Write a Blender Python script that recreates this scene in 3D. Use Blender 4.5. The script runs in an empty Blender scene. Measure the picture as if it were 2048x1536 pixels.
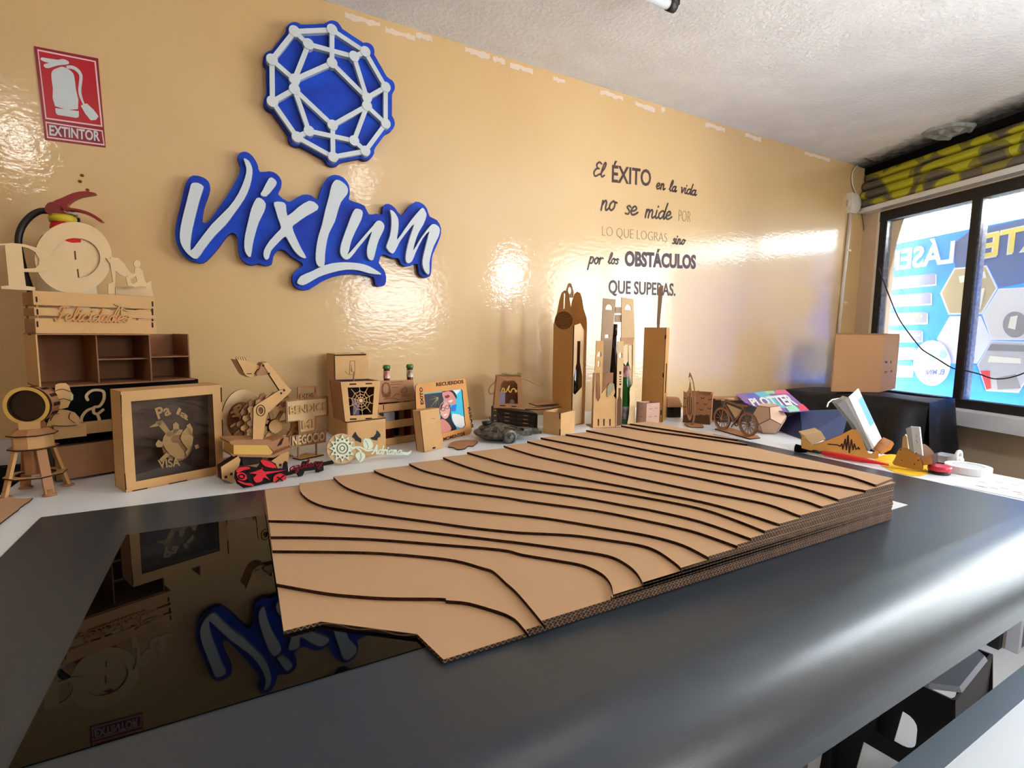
import bpy, math, random
import numpy as np
from mathutils import Vector, Matrix
from mathutils.geometry import tessellate_polygon
random.seed(7)
scene = bpy.context.scene
COL = scene.collection

# ------------------------------------------------------------------ camera
FOC = 1015.0                                   # focal length in pixels of the 2048 px wide frame
YAW, PIT, ROL = [math.radians(v) for v in (28.96, 5.763, 0.742)]
DIST, ZC, HC = 2.0, 0.98, 1.36057              # camera to wall, worktop height, camera height
def _basis():
    cy, sy = math.cos(YAW), math.sin(YAW); cp, sp = math.cos(PIT), math.sin(PIT); cr, sr = math.cos(ROL), math.sin(ROL)
    P = np.array([[1, 0, 0], [0, cp, -sp], [0, sp, cp]]); Q = np.array([[cr, -sr, 0], [sr, cr, 0], [0, 0, 1]])
    return np.array([Q @ P @ np.array(v) for v in ((cy, 0, sy), (-sy, 0, cy), (0, -1., 0))])
BAS = _basis()
CAM = np.array([0, -DIST, HC])
cam = bpy.data.objects.new('camera', bpy.data.cameras.new('camera')); COL.objects.link(cam)
cam.data.sensor_width = 36; cam.data.sensor_fit = 'HORIZONTAL'; cam.data.lens = FOC / 2048 * 36
cam.data.clip_start = 0.02; cam.data.clip_end = 200
r, u, b = BAS[:, 0], -BAS[:, 1], -BAS[:, 2]
cam.matrix_world = Matrix(((r[0], u[0], b[0], CAM[0]), (r[1], u[1], b[1], CAM[1]), (r[2], u[2], b[2], CAM[2]), (0, 0, 0, 1)))
scene.camera = cam

# ------------------------------------------------------------------ sky, daylight openings, exposure
scene.view_settings.view_transform = 'Standard'; scene.view_settings.look = 'None'
scene.view_settings.gamma = 1; scene.view_settings.use_curve_mapping = False
scene.view_settings.exposure = -0.36
YBK = -4.2
SKY = 21.0
w = bpy.data.worlds.new('overcast_sky'); scene.world = w; w.use_nodes = True
bg = w.node_tree.nodes['Background']; bg.inputs[0].default_value = (0.95, 0.985, 1.0, 1); bg.inputs[1].default_value = SKY
WA = math.radians(18.3)                        # the street wall leans in from square
COR = np.array([3.883, 0.0]); WD = np.array([-math.sin(WA), -math.cos(WA)]); WN = np.array([-math.cos(WA), math.sin(WA)])  # WN points into the room
def WP(s, z, off=0.0):                         # a point on the street wall
    p = COR + WD * s + WN * off
    return (p[0], p[1], z)
def portal(name, center, x, y, sx, sy):
    l = bpy.data.lights.new(name, 'AREA'); l.shape = 'RECTANGLE'; l.size = sx; l.size_y = sy
    l.cycles.is_portal = True
    o = bpy.data.objects.new(name, l); COL.objects.link(o)
    X, Y = Vector(x).normalized(), Vector(y).normalized(); Z = X.cross(Y)
    o.matrix_world = Matrix(((X[0], Y[0], Z[0], center[0]), (X[1], Y[1], Z[1], center[1]), (X[2], Y[2], Z[2], center[2]), (0, 0, 0, 1)))
    return o
portal('window_daylight', WP(1.48, 1.575, -0.10), (WD[0], WD[1], 0), (0, 0, -1), 2.72, 1.14)
portal('added_opening_daylight', (1.8, YBK, 1.775), (1, 0, 0), (0, 0, 1), 1.0, .65)  # unseen rear opening, added as fill light from behind the viewer
sl = bpy.data.lights.new('sun', 'SUN'); sl.energy = 540; sl.angle = math.radians(3.0); sl.color = (1, .98, .94)
so = bpy.data.objects.new('sun', sl); COL.objects.link(so); so.location = (6, 3, 6)
so.rotation_euler = Vector((WN[0] * .10 + WD[0] * .38, WN[1] * .10 + WD[1] * .38, -.92)).to_track_quat('-Z', 'Y').to_euler()

# ------------------------------------------------------------------ pixel -> place
def ray(u_, v_):
    return BAS @ np.array([(u_ - 1024) / FOC, (v_ - 768) / FOC, 1.0])
def G(u_, v_, z=ZC):                            # point of the horizontal plane at height z
    d = ray(u_, v_); return CAM + d * (z - HC) / d[2]
def W(u_, v_, y=0.0):                           # point of the plane parallel to the back wall
    d = ray(u_, v_); return CAM + d * (y + DIST) / d[1]
class Pl:                                       # a vertical (or leaning) drawing plane standing in the room
    def __init__(s, o, d, tilt=0.0):            # o origin, d horizontal direction to the right, tilt backwards in degrees
        s.o = Vector(o); d = Vector((d[0], d[1], 0)).normalized(); s.u = d
        h = Vector((-d[1], d[0], 0))            # away from the viewer
        t = math.radians(tilt); s.v = (Vector((0, 0, 1)) * math.cos(t) + h * math.sin(t)).normalized(); s.n = s.u.cross(s.v)
    def mat(s):
        return Matrix(((s.u[0], s.v[0], s.n[0], s.o[0]), (s.u[1], s.v[1], s.n[1], s.o[1]), (s.u[2], s.v[2], s.n[2], s.o[2]), (0, 0, 0, 1)))
    def q(s, u_, v_, c=0.0):
        d = Vector(ray(u_, v_)); o = s.o + s.n * c
        p = Vector(CAM) + d * ((o - Vector(CAM)).dot(s.n) / d.dot(s.n)) - s.o
        return (p.dot(s.u), p.dot(s.v))
    def qs(s, pts, crop=None, c=0.0):
        if crop: pts = [(crop[0] + x / crop[2], crop[1] + y / crop[2]) for x, y in pts]
        return [s.q(x, y, c) for x, y in pts]
    def off(s, c):
        n = Pl(s.o, s.u); n.u, n.v, n.n = s.u, s.v, s.n; n.o = s.o + s.n * c; return n
def gpl(pl_, pr_, z=ZC, tilt=0.0):              # plane through two ground pixels
    a, c = G(*pl_, z), G(*pr_, z); return Pl(a, c - a, tilt)
HOR = Matrix.Identity(4)

# ------------------------------------------------------------------ materials
def lin(c):
    return tuple(((v / 255 / 12.92) if v / 255 <= .04045 else ((v / 255 + .055) / 1.055) ** 2.4) for v in c) + (1,)
MATS = {}
def mat(name, rgb, rough=.6, spec=.5, metal=0, var=.0, scale=30, bump=0, bscale=80, trans=0, coat=0, stretch=None, rgb2=None, emit=None, detail=4):
    if name in MATS: return MATS[name]
    m = bpy.data.materials.new(name); m.use_nodes = True; nt = m.node_tree; p = nt.nodes['Principled BSDF']
    p.inputs['Base Color'].default_value = lin(rgb); p.inputs['Roughness'].default_value = rough
    p.inputs['Specular IOR Level'].default_value = spec; p.inputs['Metallic'].default_value = metal
    if trans: p.inputs['Transmission Weight'].default_value = trans
    if coat: p.inputs['Coat Weight'].default_value = coat; p.inputs['Coat Roughness'].default_value = .08
    if emit: p.inputs['Emission Color'].default_value = lin(rgb); p.inputs['Emission Strength'].default_value = emit
    if var or bump:
        tc = nt.nodes.new('ShaderNodeTexCoord'); mp = nt.nodes.new('ShaderNodeMapping')
        nt.links.new(tc.outputs['Object'], mp.inputs[0])
        if stretch: mp.inputs['Scale'].default_value = stretch
    if var:
        n = nt.nodes.new('ShaderNodeTexNoise'); n.inputs['Scale'].default_value = scale; n.inputs['Detail'].default_value = detail
        nt.links.new(mp.outputs[0], n.inputs['Vector'])
        mx = nt.nodes.new('ShaderNodeMix'); mx.data_type = 'RGBA'
        a = lin(rgb); b2 = lin(rgb2) if rgb2 else tuple(v * (1 - var) for v in a[:3]) + (1,)
        mx.inputs[6].default_value = a; mx.inputs[7].default_value = b2
        rp = nt.nodes.new('ShaderNodeMapRange'); rp.inputs[1].default_value = .35; rp.inputs[2].default_value = .65
        nt.links.new(n.outputs['Fac'], rp.inputs[0]); nt.links.new(rp.outputs[0], mx.inputs[0])
        nt.links.new(mx.outputs[2], p.inputs['Base Color'])
    if bump:
        n2 = nt.nodes.new('ShaderNodeTexNoise'); n2.inputs['Scale'].default_value = bscale; n2.inputs['Detail'].default_value = 3
        nt.links.new(mp.outputs[0], n2.inputs['Vector'])
        bm = nt.nodes.new('ShaderNodeBump'); bm.inputs['Strength'].default_value = bump; bm.inputs['Distance'].default_value = .01
        nt.links.new(n2.outputs['Fac'], bm.inputs['Height']); nt.links.new(bm.outputs[0], p.inputs['Normal'])
    MATS[name] = m; return m
MDF = mat('mdf_wood', (206, 160, 104), .62, .3, var=.10, scale=14)
MDFL = mat('mdf_wood_light', (216, 182, 136), .62, .3, var=.07, scale=14)
MDFD = mat('mdf_wood_brown', (172, 122, 82), .62, .3, var=.12, scale=14)
BURN = mat('laser_burnt_edge', (62, 34, 20), .8, .2, var=.4, scale=120)
ENGR = mat('laser_engraving', (112, 70, 38), .8, .2, var=.25, scale=90)
DARKW = mat('dark_stained_wood', (40, 26, 20), .5, .4, var=.3, scale=30)
BLACK = mat('black_plastic', (18, 18, 20), .4, .5)
WHITE = mat('white_plastic', (226, 228, 228), .45, .4)
PAPER = mat('white_paper', (232, 234, 236), .8, .2)
RED = mat('red_paint', (190, 22, 24), .35, .5)
STEEL = mat('brushed_steel', (190, 190, 194), .28, .5, metal=1)
ROPE = mat('jute_rope', (176, 146, 98), .9, .1, var=.3, scale=200)
WOOD = [MDF, BURN]; WOODL = [MDFL, BURN]; WOODD = [MDFD, BURN]

# ------------------------------------------------------------------ mesh building
class MB:
    def __init__(s, M=None): s.v = []; s.f = []; s.m = []; s.M = M or Matrix.Identity(4); s.sm = []
    def add(s, vs, fs, mi=0, smooth=False, M=None):
        M = M or s.M; b0 = len(s.v); s.v += [tuple(M @ Vector(p)) for p in vs]
        for k, f in enumerate(fs):
            s.f.append([b0 + i for i in f]); s.m.append(mi[k] if isinstance(mi, list) else mi); s.sm.append(smooth)
        return s
    def box(s, x0, x1, y0, y1, z0, z1, mi=0, M=None):
        vs = [(x, y, z) for z in (z0, z1) for y in (y0, y1) for x in (x0, x1)]
        return s.add(vs, [(0, 2, 3, 1), (4, 5, 7, 6), (0, 1, 5, 4), (2, 6, 7, 3), (0, 4, 6, 2), (1, 3, 7, 5)], mi, False, M)
    def hexa(s, p8, mi=0):                      # bottom four then top four, same order
        return s.add(p8, [(3, 2, 1, 0), (4, 5, 6, 7), (0, 1, 5, 4), (1, 2, 6, 5), (2, 3, 7, 6), (3, 0, 4, 7)], mi)
    def prism(s, out, c0, c1, holes=(), mi=0, si=1, M=None, back=True):   # outline in local xy, from z c0 to c1
        loops = [list(out)] + [list(h) for h in holes]; flat = [p for l in loops for p in l]; n = len(flat)
        tr = tessellate_polygon([[Vector((p[0], p[1], 0)) for p in l] for l in loops])
        vs = [(p[0], p[1], c0) for p in flat] + [(p[0], p[1], c1) for p in flat]; fs = []; ms = []
        for t in tr:
            a = [flat[i] for i in t]
            if (a[1][0] - a[0][0]) * (a[2][1] - a[0][1]) - (a[1][1] - a[0][1]) * (a[2][0] - a[0][0]) < 0: t = t[::-1]
            fs.append([i + n for i in t]); ms.append(mi)
            if back: fs.append(list(t)[::-1]); ms.append(mi)
        k = 0
        for li, l in enumerate(loops):
            ar = sum(l[i][0] * l[(i + 1) % len(l)][1] - l[(i + 1) % len(l)][0] * l[i][1] for i in range(len(l)))
            for i in range(len(l)):
                a, b_ = k + i, k + (i + 1) % len(l)
                q = [a, b_, b_ + n, a + n]
                if (ar < 0) != (li > 0): q = q[::-1]
                fs.append(q); ms.append(si)
            k += len(l)
        return s.add(vs, fs, ms, False, M)
    def tube(s, pts, rad, seg=8, mi=0, cap=True, smooth=True):
        pts = [Vector(p) for p in pts]; n = len(pts); vs = []; fs = []
        rr = rad if isinstance(rad, (list, tuple)) else [rad] * n
        up = Vector((0, 0, 1)); prev = None
        for i, p in enumerate(pts):
            t = (pts[min(i + 1, n - 1)] - pts[max(i - 1, 0)]).normalized()
            if prev is None: a = t.cross(up if abs(t.z) < .9 else Vector((1, 0, 0))).normalized()
            else: a = (prev - t * prev.dot(t)).normalized()
            prev = a; b_ = t.cross(a)
            for k in range(seg):
                th = 2 * math.pi * k / seg; vs.append(p + (a * math.cos(th) + b_ * math.sin(th)) * rr[i])
        for i in range(n - 1):
            for k in range(seg):
                k2 = (k + 1) % seg; fs.append((i * seg + k, i * seg + k2, (i + 1) * seg + k2, (i + 1) * seg + k))
        if cap: fs += [tuple(range(seg))[::-1], tuple(range((n - 1) * seg, n * seg))]
        return s.add(vs, fs, mi, smooth)
    def lathe(s, prof, seg=24, mi=0, M=None, smooth=True, cap=True, mis=None):      # prof: (radius, z)
        vs = []; fs = []; ms = []
        for rr, z in prof:
            for k in range(seg): th = 2 * math.pi * k / seg; vs.append((rr * math.cos(th), rr * math.sin(th), z))
        for i in range(len(prof) - 1):
            for k in range(seg):
                k2 = (k + 1) % seg; fs.append((i * seg + k, i * seg + k2, (i + 1) * seg + k2, (i + 1) * seg + k)); ms.append(mis[i] if mis else mi)
        if cap:
            fs += [tuple(range(seg))[::-1], tuple(range((len(prof) - 1) * seg, len(prof) * seg))]; ms += [mis[0] if mis else mi, mis[-1] if mis else mi]
        return s.add(vs, fs, ms, smooth, M)
    def ribbon(s, pts, wid, c0, c1, mi=0, si=1, M=None):      # a stroke of constant width in local xy
        hw = wid / 2
        for i_, ((x0, y0), (x1, y1)) in enumerate(zip(pts, pts[1:])):
            L = math.hypot(x1 - x0, y1 - y0)
            if L < 1e-7: continue
            nx, ny = -(y1 - y0) / L * hw, (x1 - x0) / L * hw
            s.prism([(x0 - nx, y0 - ny), (x1 - nx, y1 - ny), (x1 + nx, y1 + ny), (x0 + nx, y0 + ny)], c0, c1 + 6e-6 * (i_ % 2), (), mi, si, M, False)
        for j_, (x, y) in enumerate(pts):
            s.prism([(x + hw * math.cos(k * math.pi / 4), y + hw * math.sin(k * math.pi / 4)) for k in range(8)], c0, c1 + 1.5e-5 * (1 + j_ % 3), (), mi, si, M, False)
        return s
    def grid(s, nx, ny, fn, mi=0, smooth=True):
        vs = [fn(i / nx, j / ny) for j in range(ny + 1) for i in range(nx + 1)]
        fs = [(j * (nx + 1) + i, j * (nx + 1) + i + 1, (j + 1) * (nx + 1) + i + 1, (j + 1) * (nx + 1) + i) for j in range(ny) for i in range(nx)]
        return s.add(vs, fs, mi, smooth)
WORLD = {}
def tag(o, label=None, cat=None, group=None, kind=None):
    if label: o['label'] = label
    if cat: o['category'] = cat
    if group: o['group'] = group
    if kind: o['kind'] = kind
    return o
def thing(name, label, cat, loc, group=None):
    o = bpy.data.objects.new(name, None); o.empty_display_size = .02; COL.objects.link(o)
    o.location = Vector(loc); WORLD[o] = Vector(loc); return tag(o, label, cat, group)
def part(name, mb, mats, parent=None, label=None):
    me = bpy.data.meshes.new(name); c = Vector((0, 0, 0))
    if mb.v:
        a = np.array(mb.v); c = Vector(((a[:, 0].min() + a[:, 0].max()) / 2, (a[:, 1].min() + a[:, 1].max()) / 2, a[:, 2].min()))
    me.from_pydata([tuple(Vector(p) - c) for p in mb.v], [], mb.f)
    for m in (mats if isinstance(mats, (list, tuple)) else [mats]): me.materials.append(m)
    nm = len(me.materials)
    me.polygons.foreach_set('material_index', [min(i, nm - 1) for i in mb.m]); me.polygons.foreach_set('use_smooth', mb.sm); me.update()
    o = bpy.data.objects.new(name, me); COL.objects.link(o); WORLD[o] = c
    if parent: o.parent = parent; o.location = c - WORLD[parent]
    else: o.location = c
    if label: o['label'] = label
    return o
def solo(name, mb, mats, label, cat, group=None):
    return tag(part(name, mb, mats), label, cat, group)
def struct(name, mb, mats):
    return tag(part(name, mb, mats), kind='structure')
def smooth(pts, n=6, closed=False):            # Catmull-Rom
    P_ = [np.array(p, float) for p in pts]; out = []; N = len(P_)
    for i in range(N if closed else N - 1):
        p1, p2 = P_[i], P_[(i + 1) % N]
        p0 = P_[(i - 1) % N] if closed or i > 0 else p1; p3 = P_[(i + 2) % N] if closed or i + 2 < N else p2
        for k in range(n):
            t = k / n; out.append(tuple(.5 * ((2 * p1) + (-p0 + p2) * t + (2 * p0 - 5 * p1 + 4 * p2 - p3) * t * t + (-p0 + 3 * p1 - 3 * p2 + p3) * t ** 3)))
    if not closed: out.append(tuple(P_[-1]))
    return out
def circ(x, y, rx, ry=None, n=28, a0=0):
    ry = ry or rx; return [(x + rx * math.cos(a0 + 2 * math.pi * k / n), y + ry * math.sin(a0 + 2 * math.pi * k / n)) for k in range(n)]
def rrect(x0, x1, y0, y1, r_, n=4):
    o = []
    for cx, cy, a in ((x1 - r_, y0 + r_, -90), (x1 - r_, y1 - r_, 0), (x0 + r_, y1 - r_, 90), (x0 + r_, y0 + r_, 180)):
        o += [(cx + r_ * math.cos(math.radians(a + 90 * k / n)), cy + r_ * math.sin(math.radians(a + 90 * k / n))) for k in range(n + 1)]
    return o
def text(mb, s, x0, x1, y0, y1, c0, c1, M, bold=0.0, mi=0, si=1, shear=0.0, mirror=False):   # block lettering fitted to a rectangle
    cu = bpy.data.curves.new('lettering', 'FONT'); cu.body = s; cu.fill_mode = 'NONE'; cu.offset = bold; cu.resolution_u = 3
    cu.extrude = 0; cu.fill_mode = 'FRONT'
    ob = bpy.data.objects.new('lettering', cu); me = bpy.data.meshes.new_from_object(ob)
    vs = np.array([v.co[:] for v in me.vertices]); fs = [tuple(p.vertices) for p in me.polygons]
    bpy.data.objects.remove(ob); bpy.data.curves.remove(cu); bpy.data.meshes.remove(me)
    a, c = vs[:, 0].min(), vs[:, 0].max(); d, e = vs[:, 1].min(), vs[:, 1].max()
    X = (vs[:, 0] - a) / (c - a); Y = (vs[:, 1] - d) / (e - d)
    if mirror: X = 1 - X
    px, py = x0 + X * (x1 - x0) + shear * Y * (y1 - y0), y0 + Y * (y1 - y0); n = len(vs)
    # edges used once are the outline
    cnt = {}
    for f in fs:
        for i in range(len(f)):
            k = (f[i], f[(i + 1) % len(f)]); cnt[k] = cnt.get(k, 0) + 1
    # weld equal positions so the outline closes
    V3 = [(px[i], py[i], c1) for i in range(n)] + [(px[i], py[i], c0) for i in range(n)]
    F = []; Mi = []
    flip = mirror
    for f in fs: F.append(f[::-1] if flip else f); Mi.append(mi)
    for (i, j) in cnt:
        if (j, i) not in cnt: F.append((j, i, i + n, j + n) if not flip else (i, j, j + n, i + n)); Mi.append(si)
    mb.add(V3, F, Mi, False, M)
GLY = {  # a small hand-written alphabet: strokes in units of the x-height, and the advance
 'a': (1.0, [[(.72, .85), (.45, 1), (.1, .7), (.06, .3), (.28, 0), (.58, .25), (.76, .95)], [(.76, 1), (.68, .3), (.82, 0), (1.05, .25)]]),
 'b': (.9, [[(.15, 2), (.1, .6), (.2, .1), (.5, 0), (.75, .4), (.6, .95), (.3, .9), (.12, .5)]]),
 'c': (.8, [[(.7, .85), (.4, 1), (.08, .6), (.15, .1), (.45, 0), (.8, .25)]]),
 'd': (1.05, [[(.72, .85), (.45, 1), (.1, .7), (.06, .3), (.28, 0), (.6, .25), (.85, 1)], [(.95, 2), (.78, .6), (.85, 0), (1.08, .25)]]),
 'e': (.85, [[(.06, .42), (.4, .5), (.62, .75), (.45, 1), (.2, .9), (.05, .45), (.25, .02), (.6, .1), (.88, .35)]]),
 'g': (.95, [[(.7, .9), (.4, 1), (.1, .6), (.3, .1), (.6, .3), (.75, 1), (.65, -.6), (.35, -1), (.1, -.7), (.5, -.2), (.95, .2)]]),
 'i': (.5, [[(.15, 1), (.12, .3), (.28, 0), (.55, .25)], [(.2, 1.45), (.24, 1.52)]]),
 'l': (.6, [[(.0, .3), (.4, 1.2), (.5, 1.85), (.32, 2), (.16, 1.4), (.12, .5), (.3, 0), (.62, .25)]]),
 'm': (1.35, [[(.08, 1), (.1, 0)], [(.1, .6), (.3, 1), (.48, .85), (.5, 0)], [(.5, .6), (.72, 1), (.92, .85), (.95, .25), (1.1, 0), (1.38, .25)]]),
 'n': (.95, [[(.08, 1), (.1, 0)], [(.1, .55), (.35, 1), (.55, .85), (.56, .25), (.7, 0), (.97, .25)]]),
 'o': (.85, [[(.4, 1), (.1, .7), (.08, .25), (.35, 0), (.62, .3), (.6, .8), (.4, 1)], [(.5, .9), (.85, .8)]]),
 'p': (.9, [[(.15, 1), (.05, -1)], [(.13, .6), (.4, 1), (.68, .7), (.55, .1), (.3, .02), (.1, .2)]]),
 'r': (.7, [[(.08, 1), (.1, 0)], [(.1, .55), (.3, .95), (.6, .95)]]),
 's': (.65, [[(.55, .85), (.35, 1), (.15, .8), (.5, .4), (.42, .05), (.08, .08)]]),
 't': (.6, [[(.25, 1.7), (.2, .4), (.35, 0), (.62, .25)], [(0, 1.1), (.5, 1.1)]]),
 'u': (.95, [[(.08, 1), (.08, .3), (.3, 0), (.6, .3), (.68, 1)], [(.68, 1), (.66, .3), (.8, 0), (1, .25)]]),
 'v': (.75, [[(.02, .95), (.14, .9), (.3, 0), (.62, 1)]]),
 'y': (.9, [[(.08, 1), (.1, .4), (.35, .1), (.62, .4)], [(.66, 1), (.6, -.6), (.3, -1), (.1, -.7), (.5, -.2), (.9, .2)]]),
 'z': (.8, [[(.1, .95), (.6, .95), (.15, .1), (.5, .1), (.55, -.5), (.25, -.9), (.1, -.6), (.8, .2)]]),
 'A': (1.3, [[(.0, .05), (.3, .3), (.7, 1.6), (.85, 2), (.95, .4), (1.1, 0), (1.3, .2)], [(.3, .8), (1.1, .85)]]),
 'E': (1.0, [[(.85, 1.8), (.5, 2), (.2, 1.6), (.45, 1.15), (.65, 1.1), (.3, 1.05), (.05, .5), (.35, 0), (.9, .35)]]),
 'F': (1.1, [[(.1, 1.7), (.4, 2), (1.15, 2)], [(.65, 2), (.45, .3), (.15, 0), (.0, .25)], [(.3, 1.1), (.85, 1.1)]]),
 'P': (1.1, [[(.35, 1.9), (.2, 0)], [(.05, 1.5), (.4, 2), (.9, 1.8), (.85, 1.1), (.35, .9)]]),
}
def script(mb, s, x0, x1, y0, xh, wid, c0, c1, M, slant=.25, mi=0, si=1, slope=0.0):   # cursive lettering fitted to a width
    adv = 0; st = []
    for ch in s:
        if ch == ' ': adv += .6; continue
        a, g = GLY[ch]
        for k in g: st.append([(adv + x + slant * y, y) for x, y in smooth(k, 4)])
        adv += a
    lo = min(p[0] for k in st for p in k); hi = max(p[0] for k in st for p in k); f = (x1 - x0) / (hi - lo)
    for k in st: mb.ribbon([(x0 + (x - lo) * f, y0 + y * xh + slope * (x - lo) * f) for x, y in k], wid, c0, c1, mi, si, M)
# ================================================================== the room
CEIL = 2.513
YB = -4.2
def wx(y): return COR[0] + WD[0] * (y / WD[1])           # x of the street wall at depth y
# painted wall: glossy oil paint over rough plaster
def wall_mat():
    m = mat('oil_paint_yellow', (213, 173, 115), .5, .8, var=.10, scale=1.6, rgb2=(218, 181, 125)); nt = m.node_tree; p = nt.nodes['Principled BSDF']
    tc = nt.nodes.new('ShaderNodeTexCoord'); mp = nt.nodes.new('ShaderNodeMapping'); mp.inputs['Scale'].default_value = (1, 1, 1.9)
    nt.links.new(tc.outputs['Object'], mp.inputs[0])
    n = nt.nodes.new('ShaderNodeTexNoise'); n.inputs['Scale'].default_value = 38; n.inputs['Detail'].default_value = 4; n.inputs['Roughness'].default_value = .55
    nt.links.new(mp.outputs[0], n.inputs['Vector'])
    bm = nt.nodes.new('ShaderNodeBump'); bm.inputs['Strength'].default_value = 1.0; bm.inputs['Distance'].default_value = .0009
    nt.links.new(n.outputs['Fac'], bm.inputs['Height'])
    p.inputs['Coat Weight'].default_value = 1.0; p.inputs['Coat Roughness'].default_value = .06
    nt.links.new(bm.outputs[0], p.inputs['Coat Normal']); return m
WALL = wall_mat()
CEILM = mat('textured_ceiling_plaster', (244, 243, 242), .85, .2, var=.05, scale=5, bump=.45, bscale=55, rgb2=(235, 233, 232))
STREETW = mat('beige_plaster', (222, 196, 164), .7, .3, var=.1, scale=3)
DADO = mat('grey_white_dado_paint', (206, 202, 200), .5, .4, var=.06, scale=4)
FLOORM = mat('white_floor_tile', (232, 235, 238), .25, .5, var=.06, scale=2)
SILLM = mat('grey_white_sill_paint', (236, 238, 242), .5, .4, var=.12, scale=8)
FRAMEM = mat('black_window_frame', (14, 12, 14), .45, .5, var=.3, scale=60, bump=.3)
EXT = mat('street_concrete', (214, 212, 206), .9, .2, var=.15, scale=2)

m = MB(); m.box(-2.6, 3.95, 0, .14, 0, CEIL); struct('wall_back', m, WALL)
m = MB(); m.box(-2.74, -2.6, YB, .14, 0, CEIL); struct('wall_left', m, WALL)
m = MB(); m.box(-2.74, 1.3, YB - .14, YB, 0, CEIL); m.box(2.3, 2.6, YB - .14, YB, 0, CEIL); m.box(1.3, 2.3, YB - .14, YB, 0, 1.45); m.box(1.3, 2.3, YB - .14, YB, 2.1, CEIL); struct('wall_front', m, STREETW)  # the opening in this wall is added to let fill daylight in
m = MB(); m.box(-2.74, 4.3, YB - .14, .14, -.1, 0); struct('floor', m, FLOORM)
m = MB(); m.box(-2.74, 4.3, YB - .14, .14, CEIL, CEIL + .12); struct('ceiling', m, CEILM)
# the street wall: lower wall, left pier, lintel; s runs along it from the corner
SW = Matrix(((WD[0], WN[0], 0, COR[0]), (WD[1], WN[1], 0, COR[1]), (0, 0, 1, 0), (0, 0, 0, 1)))   # x along, y into the room, z up
S0, S1, Z0, Z1 = .115, 2.84, 1.0, 2.155
DR0, DR1 = 3.12, 3.68                                   # small high opening beyond the window, outside the picture
m = MB(SW); m.box(-.02, 4.5, -.16, 0, 0, .88); m.box(-.02, S0, -.16, 0, .88, CEIL); m.box(S0, 4.5, -.16, 0, 2.20, CEIL); m.box(S1, DR0, -.16, 0, .88, 2.2); m.box(DR0, DR1, -.16, 0, .88, 2.2); m.box(DR1, 4.5, -.16, 0, .88, 2.2)
struct('wall_right', m, [STREETW])
m = MB(SW); m.box(S0, S1 + .2, -.16, .10, .88, .962); t_ = struct('trim_1', m, SILLM)
# flaked white filler where wall and ceiling meet
FILL = mat('flaked_plaster', (228, 208, 190), .8, .2)
m = MB()
for x0, x1, z in ((690, 760, 30), (770, 830, 60), (832, 864, 69), (930, 980, 100), (985, 1010, 113), (1020, 1066, 130), (1106, 1130, 158), (1200, 1246, 185), (1270, 1310, 209), (1322, 1330, 214), (1410, 1450, 250), (1490, 1522, 270), (1610, 1660, 305)):
    a = W(x0, z - 4); c = W(x1, z + (x1 - x0) * .3 - 4); zz = min(a[2], c[2], 2.50)
    n = 9; pts = [(a[0] + (c[0] - a[0]) * i / n, zz + .004 + random.uniform(-.004, .004)) for i in range(n + 1)] + [(c[0] - (c[0] - a[0]) * i / n, zz - .010 - random.uniform(0, .012)) for i in range(n + 1)]
    m.prism(pts, 0, .0012, (), 0, 0, Pl((0, 0, 0), (1, 0)).mat())
struct('trim_2', m, FILL)
# grey-white dado band along the bottom of the back wall
m = MB(); m.box(-2.6, -.02, -.005, 0, .95, 1.03); struct('baseboard_back', m, DADO)
m = MB(); m.box(-2.6, -.52, -.04, -.006, .02, .955); struct('gap_shade_panel', m, mat('painted_gap_shade', (12, 12, 12), .7, .2))  # black panel stands in for the shade in the gap beside the machine

# window: outer frame, mullions, panes
m = MB(SW); fr = .045
m.box(S0, S1, -.09, -.02, Z0 - .045, Z0 + .012); m.box(S0, S1, -.09, -.015, 2.135, 2.20); m.box(S0, S0 + .035, -.09, -.02, Z0, 2.14); m.box(S1 - .04, S1, -.09, -.02, Z0, 2.14)
wf = struct('window_1', m, FRAMEM)
ALU = mat('worn_aluminium', (150, 148, 150), .4, .5, metal=.8, var=.4, scale=50)
for s_ in (.722, 1.42, 2.12):
    m = MB(SW); m.box(s_ - .022, s_ + .012, -.08, -.015, Z0 + .012, 2.135, 0); m.box(s_ + .012, s_ + .024, -.08, -.03, Z0 + .012, 2.135, 1); part('mullion', m, [FRAMEM, ALU], wf)
m = MB(SW); m.box(S0 + .035, S0 + .047, -.07, -.03, Z0 + .012, 2.135); part('sash_strip', m, [ALU], wf)
def glass():
    g = bpy.data.materials.new('window_glass'); g.use_nodes = True; nt = g.node_tree; nt.nodes.clear()
    o = nt.nodes.new('ShaderNodeOutputMaterial'); mx = nt.nodes.new('ShaderNodeMixShader'); tr = nt.nodes.new('ShaderNodeBsdfTransparent'); gl = nt.nodes.new('ShaderNodeBsdfGlossy'); f = nt.nodes.new('ShaderNodeFresnel')
    tr.inputs[0].default_value = (.95, .97, .97, 1); gl.inputs['Roughness'].default_value = .03; f.inputs[0].default_value = 1.45
    nt.links.new(f.outputs[0], mx.inputs[0]); nt.links.new(tr.outputs[0], mx.inputs[1]); nt.links.new(gl.outputs[0], mx.inputs[2]); nt.links.new(mx.outputs[0], o.inputs[0]); return g
GLASS = glass()
for a, c in ((S0 + .047, .70), (.746, 1.398), (1.444, 2.098), (2.144, S1 - .04)):
    m = MB(SW); m.box(a, c, -.054, -.050, Z0 + .012, 2.135); part('glass_pane', m, [GLASS], wf)

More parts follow.
